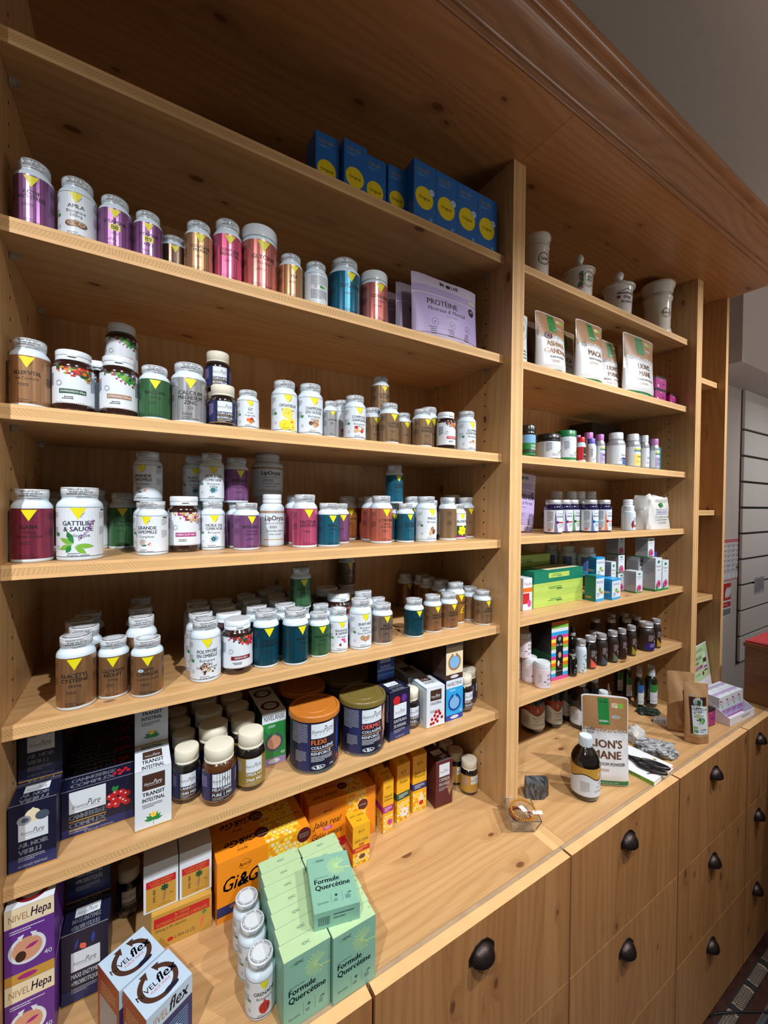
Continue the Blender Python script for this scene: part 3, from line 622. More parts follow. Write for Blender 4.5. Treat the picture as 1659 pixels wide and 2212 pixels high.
def item(kind, x, y, z, r, h, rot, st, label, sh):
    nm, cat = CAT[kind]
    o = empty(nm, (x, y, z), rot, label, cat, 'goods on the '+SH[sh]); S = (r, r, h)
    if kind == 'V':
        link('body', unit('v_body', V_BODY, PL), o, scale=S); c = link('cap', unit('v_cap', V_CAP, CAPW), o, (0, 0, h*.868), (r*.985, r*.985, h*.132))
        link('cap_print', capprint(), c, scale=(.835*1.0/.0198, .835/.0198, 1/.0120*.985)); link('label', lab(kind, r, h, st, v_label), o)
    elif kind == 'J':
        link('body', unit('j_body', rounded(1, 0, .78, .03)+[(.97, .8), (.95, .82)], PL), o, scale=S); link('lid', unit('j_lid', [(.96, 0), (1, .03), (1, .85), (.95, .99), (.9, 1), (0, 1)], CAPW), o, (0, 0, h*.82), (r, r, h*.18)); 
        link('label', lab(kind, r, h/.97, st, v_label), o)
    elif kind == 'N':
        link('body', unit('n_body', rounded(1, 0, .72, .05)+[(.985, .75), (.93, .78), (.84, .81), (.8, .83), (.8, .86)], AMB), o, scale=S)
        c = link('lid', unit('n_lid', [(.8, 0), (.86, .02), (.86, .36), (.84, .4), (.84, .44), (.87, .46), (.87, .9), (.82, 1), (0, 1)], CAPW), o, (0, 0, h*.83), (r, r, h*.17))
        k = U.get('n_tab')
        if not k:
            b = MB(); b.box((-.2, -.93, .30), (.2, -.84, .42), CAPW); k = U['n_tab'] = b.mesh('n_tab')
        link('tab', k, c); link('label', lab(kind, r, h, st, n_label), o)
    elif kind == 'E':
        gm = AMB2 if st[0] == 'amber' else BG
        link('body', unit('e_body'+gm.name, rounded(1, 0, .60, .06)+[(.985, .64), (.93, .68), (.84, .715), (.78, .735), (.78, .78)], gm), o, scale=S)
        link('cap', unit('e_cap', [(.78, 0), (.86, .03), (.87, .13), (.82, .17), (.86, .22), (.875, .9), (.83, .985), (.78, 1), (0, 1)], CR), o, (0, 0, h*.735), (r, r, h*.265))
        link('label', lab(kind, r, h, st, e_label), o)
        if st[0] == 'amber': pass
    elif kind == 'T':
        fl = st[0] == 'flexi'
        k = MB(); k.lathe([(0, 0), (.99*r, 0), (1.0*r, .0015), (1.0*r, .004), (.97*r, .006), (.97*r, h*.9), (0, h*.9)], mat('tin_metal', (170, 168, 160), .25, .9), 56); k.obj('tin', o, smooth=40)
        m = mat('lid_orange', (186, 112, 40), .38, vary=.03) if fl else mat('lid_olive', (112, 98, 48), .35, vary=.03)
        k = MB(); k.lathe([(.99*r, h*.9), (1.02*r, h*.9), (1.035*r, h*.905), (1.035*r, h*.97), (1.03*r, h*.985), (1.0*r, h), (.93*r, h), (.91*r, h*.985), (.6*r, h*.985), (.59*r, h*.99), (.57*r, h*.99), (.56*r, h*.985), (0, h*.985)], m, 56); k.obj('lid', o, smooth=35)
        a = Art(5); R = r*.972; W = 2*math.pi*R; v0, v1 = .007, h*.895; LH = v1-v0; a.step = R*.12
        a.rect(-W*.49, v0, W*.98, LH, 'navy'); a.rect(-R*1.1, v0, R*.55, LH, 'navy2'); a.rect(-R*.5, v0+LH*.66, R*1.0, LH*.30, 'white'); a.step = 1
        script(a, .0, v0+LH*.77, R*1.05); X = -R*.5
        a.text('FLEXI' if fl else 'DERMO', X, v0+LH*.535, LH*.095, 'org' if fl else 'salmon', R*1.0, 'l', bold=.04)
        a.text('COLLAGÈNE', X, v0+LH*.44, LH*.06, 'white', R*1.0, 'l', bold=.03); a.rect(X, v0+LH*.40, R*1.0, LH*.015, 'tan'); a.text('RENFORCÉ', X, v0+LH*.32, LH*.06, 'white', R*1.0, 'l', bold=.03)
        a.greek(X, v0+LH*.28, R*.9, 4, .003, 'white'); a.ell(-R*.2, v0+LH*.07, R*.28, LH*.045, 'white'); a.ell(-R*.2, v0+LH*.07, R*.25, LH*.037, 'navy'); a.text('Collagène', -R*.2, v0+LH*.075, LH*.02, 'white', R*.4, bold=.02); a.text('Marin', -R*.2, v0+LH*.045, LH*.02, 'white', R*.4, bold=.02)
        a.text('275g', R*.38, v0+LH*.05, LH*.035, 'white', R*.25, bold=.02); a.greek(-R*1.4, v1-LH*.06, R*.75, 13, .0032, 'lgrey'); a.greek(-R*1.2, v1-LH*.62, R*.5, 8, .0028, 'lgrey')
        if fl: a.leaf(R*.72, v0+LH*.15, LH*.75, R*.12, 1.5, 'royal'); a.ell(R*.75, v0+LH*.12, R*.08, LH*.05, 'red')
        else: a.ell(R*.85, v0+LH*.62, R*.28, LH*.32, 'skin'); a.ell(R*.82, v0+LH*.68, R*.09, LH*.02, 'blk'); a.leaf(R*.62, v0+LH*.18, LH*.3, R*.07, 1.3, 'skin')
        a.cut = R*.14; a.build('label', cylmap(R), o)
    elif kind in ('O', 'F'):
        low = kind == 'O'
        link('body', unit('o_body', rounded(1, 0, .70, .05)+[(.98, .74), (.90, .78), (.78, .81), (.72, .825), (.72, .85)], mat('grey_plastic', (182, 184, 184), .35) if (st[0] in ('spa',)) else PL), o, scale=S)
        link('flip_cap', unit('o_cap', [(.72, 0), (.78, .02), (.78, .35), (.75, .4), (.75, .44), (.78, .46), (.78, .94), (.74, 1), (0, 1)], CAPW), o, (0, 0, h*.83), (r, r, h*.17))
        a = Art(3); R = r; W = 2*math.pi*R; v0, v1 = .08*h, .68*h; LH = v1-v0; a.step = R*.16
        if st[0] == 'lip':
            a.rect(-W*.49, v1-LH*.07, W*.98, LH*.07, 'lbrown'); a.step = 1; a.text('COMPLÉMENT ALIMENTAIRE', 0, v1-LH*.055, LH*.03, 'white', R*1.5); a.text('LipOryza', 0, v1-LH*.30, LH*.15, 'dbrown', R*1.7, bold=.03); a.text('HUILE DE SON DE RIZ', 0, v1-LH*.42, LH*.05, 'lbrown', R*1.6)
            a.cgreek(0, v1-LH*.5, R*1.4, 2, .003, 'brown'); a.text('CHOLESTÉROL SANGUIN', 0, v1-LH*.66, LH*.045, 'dbrown', R*1.5); a.text('Stress oxydatif', 0, v1-LH*.76, LH*.045, 'dbrown', R*1.2, shear=.2); a.rect(-R, v0+LH*.08, R*1.9, LH*.02, 'gold')
        elif st[0] == 'spa': a.rect(-W*.49, v0, W*.98, LH, 'lgrey'); a.step = 1; a.text('SPA', -R*.2, v1-LH*.35, LH*.18, 'green', bold=.03); a.rect(-R*.5, v0+LH*.1, R*.5, LH*.3, 'green'); a.greek(R*.2, v1-LH*.1, R*.6, 14, .003, 'ink')
        elif st[0] == 'prop': a.rect(-W*.49, v0, W*.98, LH*.95, 'white'); a.rect(-R*1.6, v0+LH*.15, R*1.1, LH*.8, 'royal'); a.rect(-W*.49, v0, W*.98, LH*.13, 'cyan'); a.step = 1; a.text('PROPOLIS', .1*R, v1-LH*.25, LH*.07, 'royal', R*1.0); a.ell(R*.3, v0+LH*.45, R*.14, LH*.06, 'gold'); a.rect(R*.2, v0+LH*.22, R*.35, LH*.06, 'org'); a.greek(-R*.4, v0+LH*.4, R*.4, 4, .004, 'blue')
        elif st[0] == 1: a.rect(-W*.3, v0, W*.6, LH*.9, 'white'); a.step = 1; a.rect(-R*.5, v0+LH*.1, R*1.2, LH*.16, 'org'); a.leaf(-R*.5, v0, LH*.6, R*.25, 1.5, 'dred'); a.greek(-R*.3, v1-LH*.3, R, 4, .004, 'navy2'); a.ell(0, v0+LH*.2, R*.16, R*.16, 'navy2')
        else: a.rect(-W*.3, v0, W*.6, LH*.9, 'white')
        a.cut = R*.16; a.build('label', cylmap(R*1.001), o)
    elif kind == 'D':
        link('body', unit('d_body', rounded(1, 0, .73, .06)+[(.98, .77), (.9, .81), (.8, .84), (.78, .87)], BLG), o, scale=S)
        link('cap', unit('d_cap', [(.78, 0), (.85, .03), (.86, .9), (.82, 1), (0, 1)], SILV), o, (0, 0, h*.865), (r, r, h*.135))
        def f(R, H, s):
            a = Art(6); W = 2*math.pi*R; v0, v1 = .05*H, .70*H; LH = v1-v0; a.step = R*.16; a.rect(-W*.49, v0, W*.98, LH, 'white'); a.step = 1; c = {'purple': 'violet', 'green': 'green', 'blue': 'blue', 'orange': 'org'}[s[0]]
            a.poly([(-R*.5, v0), (-R*.1, v0), (-R*.42, v1)], c); a.text('Catalyse', R*.25, v1-LH*.2, LH*.08, 'grey', R*.7, shear=.3); a.text(s[1], R*.25, v1-LH*.34, LH*.075, 'navy', R*1.0, bold=.03)
            a.rect(-R*.1, v0+LH*.40, R*.9, LH*.07, {'purple': 'red', 'green': 'lgreen', 'blue': 'cyan', 'orange': 'salmon'}[s[0]]); a.ell(-R*.15, v0+LH*.44, R*.16, R*.16, 'navy2'); a.greek(R*0, v0+LH*.33, R*.7, 4, .003, 'grey')
            a.greek(-R*1.35, v1-LH*.1, R*.7, 9, .0035, 'ink'); a.greek(-R*1.35, v0+LH*.4, R*.7, 7, .0035, 'grey'); a.rect(-R*1.2, v0+.003, R*.35, .006, 'salmon'); return a
        link('label', lab(kind, r, h, st, f), o)
    elif kind == 'M':
        dark = st[0] == 'd'; bm = DKM if dark else PL
        if st[2] == 'salmon': bm = BG
        link('body', unit('m_body'+bm.name, rounded(1, 0, .66, .09)+[(.97, .71), (.88, .76), (.76, .80), (.74, .84)], bm, 40), o, scale=S)
        c = link('lid', unit('m_lid', [(.74, 0), (.82, .02), (.84, .1), (.80, .16), (.84, .24), (.80, .32), (.83, .42), (.83, .86), (.78, 1), (.66, 1), (.64, .93), (0, .93)], SILV), o, (0, 0, h*.83), (r, r, h*.17))
        def f(R, H, s):
            a = Art(hash_(repr(s))); W = 2*math.pi*R; v0, v1 = .07*H, .62*H; LH = v1-v0; a.step = R*.16
            if s[0] == 'w':
                a.step = 1
                for i in range(9): a.leaf(-R*.6+a.rnd.uniform(0, R*.7), v0+LH*(i/9), R*.5, R*.07, a.rnd.uniform(0, 3), 'blk')
                a.text('Bio-Vit', R*.35, v0+LH*.55, LH*.1, 'navy', R*.8, bold=.03); a.rect(R*.3, v0+LH*.05, R*.4, LH*.14, 'lgreen'); a.text('dr. viton', R*.4, v0+LH*.8, LH*.06, 'ink'); return a
            a.rect(-W*.3, v0, W*.6, LH, 'dbrown'); a.step = 1
            if s[1]:
                n = 10; cc = s[2] if s[2] in PAL else 'dbrown'
                if s[2] == 'indigo': a.step = R*.16; a.rect(-R*1.2, v0, R*2.4, LH*.45, 'indigo'); a.step = 1; a.greek(-R*.6, v0+LH*.35, R*.9, 4, .0032, 'lilac')
                elif s[2] == 'brown': pass
                else:
                    for i in range(n): t0 = i/n; t1 = (i+1)/n; a.poly([(-R*.9+R*1.7*t0, v0), (-R*.9+R*1.7*t1, v0), (-R*.9+R*1.7*t1, v0+LH*.5*(1-t1)**1.4+.0002), (-R*.9+R*1.7*t0, v0+LH*.5*(1-t0)**1.4+.0003)], cc if s[2] != 'gold' else 'gold')
                a.text('Mico', R*.3, v0+LH*.48, LH*.11, 'white', R*.8); a.greek(R*.0, v0+LH*.4, R*.7, 2, .003, 'lgrey')
                for i in range(8): a.leaf(R*.35, v0+LH*.82, R*.3, R*.03, i*.785, 'lgrey')
                a.greek(-R*.8, v0+LH*.92, R*.7, 8, .0028, 'lgrey'); 
                if s[2] in ('brown', 'sage', 'slate'): a.rect(R*.45, v0+LH*.06, R*.3, LH*.13, 'lgreen')
            return a
        link('label', lab(kind, r, h, st, f), o)
    elif kind == 'P':
        link('body', unit('p_body', rounded(1, 0, .74, .04)+[(.97, .77)], mat('rosy_white', (222, 212, 222), .4)), o, scale=S); link('lid', unit('p_lid', [(.93, 0), (.98, .03), (.98, .85), (.93, 1), (.8, 1), (.79, .95), (0, .95)], CAPW), o, (0, 0, h*.77), (r, r, h*.23))
        def f(R, H, s):
            a = Art(4); a.text('PURE', .2*R, H*.47, H*.11, 'ink', R*.9); a.text('NACRE', .2*R, H*.33, H*.11, 'ink', R*.9); a.greek(-R*.3, H*.22, R*.8, 3, .003, 'grey'); a.rect(-R*.7, H*.27, R*.35, H*.03, 'maroon'); a.greek(-R*1.4, H*.55, R*.5, 9, .003, 'lgrey'); a.ell(R*.75, H*.2, R*.12, R*.12, 'lblue'); return a
        link('label', lab(kind, r, h, st, f), o)
    elif kind == 'X':
        link('body', unit('x_body', rounded(1, 0, .62, .1)+[(.97, .68), (.8, .73), (.55, .76), (.5, .8)], BG), o, scale=S); link('collar', unit('x_col', [(.5, 0), (.62, 0), (.62, .9), (.5, 1)], SILV if st[0] == 0 else BG), o, (0, 0, h*.77), (r, r, h*.07))
        link('pipette_bulb', unit('x_bulb', [(.5, 0), (.52, .2), (.42, .5), (.4, .85), (.3, .97), (0, 1)], BG), o, (0, 0, h*.82), (r, r, h*.18))
        def f(R, H, s):
            a = Art(4); 
            for i in range(8): a.leaf(0, H*.42, R*.4, R*.05, i*.785, 'lgrey')
            a.text('AROMA', 0, H*.25, H*.05, 'lgrey', R*1.2); a.greek(-R*.6, H*.2, R*1.2, 3, .003, 'grey'); return a
        link('label', lab(kind, r, h, st, f), o)
    elif kind == 'G':
        link('body', unit('g_body', rounded(1, 0, .52, .12)+[(.99, .58), (.94, .64), (.83, .71), (.66, .77), (.5, .81), (.44, .83), (.42, .87)], BG, 56), o, scale=S)
        k = U.get('g_cap')
        if not k:
            b = MB(); b.lathe([(.40, 0), (.435, 0), (.44, .1), (.44, .9), (.41, 1), (0, 1)], PL, 40)
            for i in range(40):
                t = 2*math.pi*i/40; b.box((0, 0, 0), (0, 0, 0), PL) if False else b.add([(.44*math.cos(t-.04), .44*math.sin(t-.04), .08), (.455*math.cos(t), .455*math.sin(t), .08), (.44*math.cos(t+.04), .44*math.sin(t+.04), .08), (.44*math.cos(t-.04), .44*math.sin(t-.04), .92), (.455*math.cos(t), .455*math.sin(t), .92), (.44*math.cos(t+.04), .44*math.sin(t+.04), .92)], [(0, 1, 4, 3), (1, 2, 5, 4)], PL)
            k = U['g_cap'] = b.mesh('g_cap', 30)
        link('cap', k, o, (0, 0, h*.84), (r, r, h*.16))
        def f(R, H, s):
            a = Art(8); W = 2*math.pi*R; v0, v1 = .1*H, .56*H; LH = v1-v0; c = {'copper': 'copperb', 'grey': 'slate', 'gold': 'gold'}[s[0]]; n = 46
            for i in range(n):
                u0 = -W*.36+W*.72*i/n; u1 = -W*.36+W*.72*(i+1)/n
                g = lambda u: v0+LH*(.66+.10*math.cos(u/R*3.0+math.pi))
                a.L = 1; a.p.append(([(u0, v0), (u1, v0), (u1, g(u1)), (u0, g(u0))], [(0, 1, 2, 3)], 'white', 1)); a.p.append(([(u0, g(u0)), (u1, g(u1)), (u1, g(u1)+LH*.04), (u0, g(u0)+LH*.04)], [(0, 1, 2, 3)], 'dbrown', 1))
                a.p.append(([(u0, g(u0)+LH*.04), (u1, g(u1)+LH*.04), (u1, v1), (u0, v1)], [(0, 1, 2, 3)], c, 1))
            a.L = 2; a.poly([(-R*.07, v0+LH*.76), (0, v0+LH*.9), (R*.07, v0+LH*.76), (0, v0+LH*.70)], 'white'); a.ell(0, v0+LH*.76, R*.04, R*.04, c)
            tx = R*.15; a.text(s[1], tx, v0+LH*.43, LH*.08, 'ink', R*1.1); a.greek(-R*.2, v0+LH*.36, R*.7, 2, .003, 'grey'); a.text('CATALYONS', tx, v0+LH*.16, LH*.07, 'ink', R*1.0); a.greek(-R*1.3, v0+LH*.5, R*.6, 9, .0032, 'grey'); a.greek(R*.8, v0+LH*.4, R*.5, 6, .0032, 'grey'); return a
        link('label', lab(kind, r, h, st, f), o)
        if not (z < .95 and y < -.05): o.rotation_euler.z = -.5
    elif kind == 'S':
        link('body', unit('s_body', rounded(1, 0, .58, .1)+[(.97, .63), (.82, .68), (.6, .715), (.5, .73), (.5, .75)], GRN), o, scale=S); link('collar', unit('s_col', [(.5, 0), (.62, 0), (.62, .8), (.45, 1), (.3, 1.2), (.3, 1.6), (0, 1.6)], PL), o, (0, 0, h*.74), (r, r, h*.10))
        link('overcap', unit('s_cap', [(.60, 0), (.6, .1), (.56, .9), (.48, 1), (0, 1)], mat('clear_overcap', (225, 230, 232), .12, trans=.75, coat=.3)), o, (0, 0, h*.815), (r, r, h*.185))
        def f(R, H, s):
            a = Art(4); W = 2*math.pi*R; v0, v1 = .1*H, .56*H; LH = v1-v0; a.step = R*.16; c = {'blue': 'blue', 'green': 'green'}[s[0]]; a.rect(-W*.2, v0, W*.42, LH*.62, 'white'); a.rect(-W*.2, v0+LH*.62, W*.42, LH*.38, c); a.step = 1
            a.poly([(-W*.2, v0+LH*.62), (W*.22, v0+LH*.62), (W*.22, v0+LH*.66), (-W*.2, v0+LH*.86)], 'white') if s[0] == 'x' else a.poly([(-W*.2, v0+LH*.6), (-W*.02, v0+LH*.6), (-W*.2, v0+LH*.8)], c); a.ell(R*.2, v0+LH*.68, R*.14, R*.2, 'white'); a.rect(-W*.2, v0+LH*.14, W*.42, .0012, 'dgreen'); a.text('Lotion', 0, v0+LH*.35, LH*.05, 'ink'); return a
        link('label', lab(kind, r, h, st, f), o)
    elif kind == 'Z':
        link('body', unit('z_body', rounded(1, 0, .55, .1)+[(.9, .6), (.6, .64)], PL), o, scale=S); link('nozzle', unit('z_noz', [(.6, 0), (.7, .02), (.7, .3), (.4, .34), (.25, .75), (.12, 1), (0, 1)], CLR), o, (0, 0, h*.62), (r, r, h*.38))
    elif kind == 'K':
        a0, b0, t, lid = st
        bm = {'blk': mat('black_plastic', (26, 26, 28), .3, coat=.3), 'wht': PL, 'red': PL, 'sil': mat('silver_plastic', (168, 172, 178), .3, .35)}[a0]
        fat = lid == 'flat'
        link('body', unit('k_body%d' % fat+bm.name, rounded(1, 0, .76 if fat else .66, .05)+([(.96, .8)] if fat else [(.97, .70), (.86, .76), (.72, .8), (.66, .83)]), bm), o, scale=S)
        lm = {'blk': MATS['black_plastic'] if 'black_plastic' in MATS else BG, 'wht': mat('lid_green', (18, 120, 66), .35), 'red': mat('lid_red', (200, 30, 40), .35), 'sil': CAPW}[a0]
        if b0 == 'blue': lm = mat('lid_blue_violet', (96, 96, 190), .4)
        if b0 in ('mauve', 'mauvelab'): lm = mat('lid_mauve', (176, 110, 176), .4)
        link('lid', unit('k_lid%d' % fat+lm.name, [(.9, 0), (1.0, .03), (1.0, .9), (.95, 1), (0, 1)] if fat else [(.66, 0), (.78, .03), (.78, .92), (.73, 1), (0, 1)], lm), o, (0, 0, h*.80), (r, r, h*.20))
        def f(R, H, s):
            a = Art(hash_(repr(s))); W = 2*math.pi*R; v0, v1 = .07*H, (.70 if s[3] == 'flat' else .62)*H; LH = v1-v0; a.step = R*.16; q = s[1]
            if q == 'green': a.rect(-W*.4, v0, W*.8, LH, 'green'); a.rect(-W*.4, v0+LH*.6, W*.8, LH*.4, 'lblue'); a.rect(-W*.4, v0+LH*.1, W*.8, LH*.2, 'dgreen')
            elif s[0] == 'red': a.rect(-W*.4, v0+LH*.1, W*.8, LH*.9, 'red'); a.rect(-R*.4, v0+LH*.15, R*1.3, LH*.8, 'blk')
            else: a.rect(-W*.4, v0, W*.8, LH, 'white')
            if q == 'greenlid': a.rect(-W*.4, v0, W*.8, LH*.12, 'green')
            if q == 'bluelab': a.rect(-R*.3, v0, R*1.5, LH*.35, 'blue')
            if q in ('yellow', 'mauve', 'mauvelab') and s[2][0]: a.rect(-R*.9, v0+LH*.02, R*1.9, LH*.58, 'honey2' if q == 'yellow' else 'lilac'); a.rect(-R*.9, v0+LH*.86, R*1.9, LH*.05, 'yel'); a.rect(-R*.9, v0+LH*.8, R*1.9, LH*.05, 'lgreen'); a.rect(-R*.9, v0+LH*.74, R*1.9, LH*.05, 'blue')
            a.step = 1
            if q in ('yellow', 'mauve', 'mauvelab', 'w') and s[0] == 'sil' and s[2][0]: a.text('Solaray', R*.4, v0+LH*.72, LH*.14, 'navy', R*.9, shear=.3)
            y = v0+LH*.42
            for t_ in s[2]: a.text(t_, .15*R, y, LH*.1, 'white' if (s[0] == 'red' or q == 'green') else 'navy', R*1.2, bold=.03); y -= LH*.15
            a.greek(-R*.6, v0+LH*.25, R*1.1, 3, .003, 'grey')
            if s[0] in ('blk', 'wht') and q in ('w', 'greenlid', 'blue'): a.greek(-R*1.1, v0+LH*.9, R*.5, 8, .0035, 'blk'); a.rect(0, v0+LH*.3, R*.3, LH*.1, 'lgreen'); a.ell(R*.5, v0+LH*.45, R*.16, LH*.09, 'blk' if s[0] == 'blk' else ('org' if q == 'blue' else 'lgreen'))
            return a
        link('label', lab(kind, r, h, st, f), o)
    elif kind == 'C':
        n, t = st
        P_ = {1: ([(0, 0), (.92, 0), (.98, .02), (.98, .07), (.95, .1), (.95, .62), (1.0, .66), (1.03, .69), (1.0, .72), (.93, .74), (.93, .76)], [(.9, 0), (1.0, .1), (.98, .3), (1.1, .45), (1.13, .7), (1.08, .85), (.8, .92), (.2, .93), (.1, .95), (.1, 1), (0, 1)], .75, CER),
              2: ([(0, 0), (.78, 0), (.86, .01), (.84, .05), (.86, .3), (.92, .55), (.95, .58)], [(.96, 0), (1.04, .01), (1.05, .07), (1.0, .1), (.75, .25), (.32, .38), (.2, .45), (.16, .52), (.2, .56), (.27, .65), (.28, .74), (.22, .86), (.1, .97), (0, 1)], .58, POR),
              3: ([(0, 0), (.78, 0), (.86, .01), (.84, .05), (.9, .4), (.92, .6), (.95, .62)], [(.96, 0), (1.08, .01), (1.10, .08), (1.05, .14), (.8, .22), (.55, .27), (.5, .32), (.52, .38), (.45, .42), (.2, .48), (.16, .52), (.28, .6), (.34, .72), (.32, .86), (.2, .96), (0, 1)], .62, POR),
              4: ([(0, 0), (.86, 0), (.92, .02), (.94, .08), (.9, .13), (.86, .15), (.9, .60), (.98, .64), (1.0, .67), (.97, .70), (.92, .72), (.92, .76)], [(.94, 0), (1.0, .1), (1.02, .28), (1.14, .5), (1.16, .62), (1.1, .72), (.8, .78), (.25, .8), (.16, .83), (.2, .9), (.12, .98), (0, 1)], .74, CER)}[n]
        r *= .9; hh = h; k = MB(); k.lathe([(a*r, b*hh) for a, b in P_[0]], P_[3], 56); k.obj('jar', o, smooth=45)
        k = MB(); z0 = P_[2]*hh; k.lathe([(a*r, z0+b*(hh-z0)) for a, b in P_[1]], P_[3], 56); k.obj('lid', o, smooth=45)
        a = Art(n); R = r*(.955 if n == 1 else .905 if n == 4 else .92); y = .40*hh; ph = {1: -.25, 2: -.25, 3: -.37, 4: -.4}[n]
        if n in (1, 4):
            if n == 4: y = .38*hh
            a.text(t, 0, y-.004, .010, 'ink', R*.7, bold=.02)
            for i in range(22): q = 2*math.pi*i/22; a.ell(.0175*math.cos(q), y+.0165*math.sin(q), .0022, .0013, 'ink', 7, q)
            for i in range(12): q = 2*math.pi*i/12; a.ring(.014*math.cos(q)*1.2, y+.0145*math.sin(q)*1.1, .0014, .002, 'ink', 8)
        elif n == 2:
            a.ring(.002, y-.004, .021, .0225, 'gold', 34); a.ring(.002, y-.004, .0235, .0242, 'green', 34); a.text('SALVIA', .002, y-.001, .0068, 'dgreen', R*.6, bold=.02); a.text('OFFICIN', .002, y-.011, .0068, 'dgreen', R*.6, bold=.02)
            for i in range(12): a.flower(-.027+a.rnd.uniform(-.005, .005), y-.03+i*.0042, .005, 6, a.rnd.choice(('pinkf', 'magenta', 'dgreen', 'green')), 'gold')
            for i in range(10): a.leaf(-.024, y-.028+i*.0045, .008, .0022, 1.0+i, 'green')
        else:
            a.rect(-.035, y+.008, .07, .0014, 'blk'); a.rect(-.035, y+.0122, .07, .0012, 'blk')
            for i in range(15): a.rect(-.034+i*.0046, y+.0094, .0028, .0022, 'grey')
            a.poly([(-.035, y+.0135), (0, y+.027), (.035, y+.0135), (.035, y+.012), (0, y+.0252), (-.035, y+.012)], 'ink'); a.text('Ong:', 0, y-.007, .0105, 'blk', bold=.03); a.text('de Laurier', 0, y-.022, .0095, 'blk', R*.95, bold=.03)
            a.flower(-.03, y-.002, .007, 7, 'magenta', 'violet')
        a.cut = R*.16; l = a.build('painted_label', cylmap(R*1.006), o); l.rotation_euler = (0, 0, ph)
    return o
SH = {'L1': 'top left shelf', 'L2': 'second left shelf', 'L3': 'third left shelf', 'L4': 'fourth left shelf', 'L5': 'fifth left shelf', 'L6': 'lowest left shelf', 'LW': 'left worktop', 'RA': 'top right shelf', 'RB': 'second right shelf', 'RC': 'third right shelf', 'RD': 'fourth right shelf', 'RE': 'fifth right shelf', 'RF': 'lowest right shelf', 'RW': 'right worktop'}
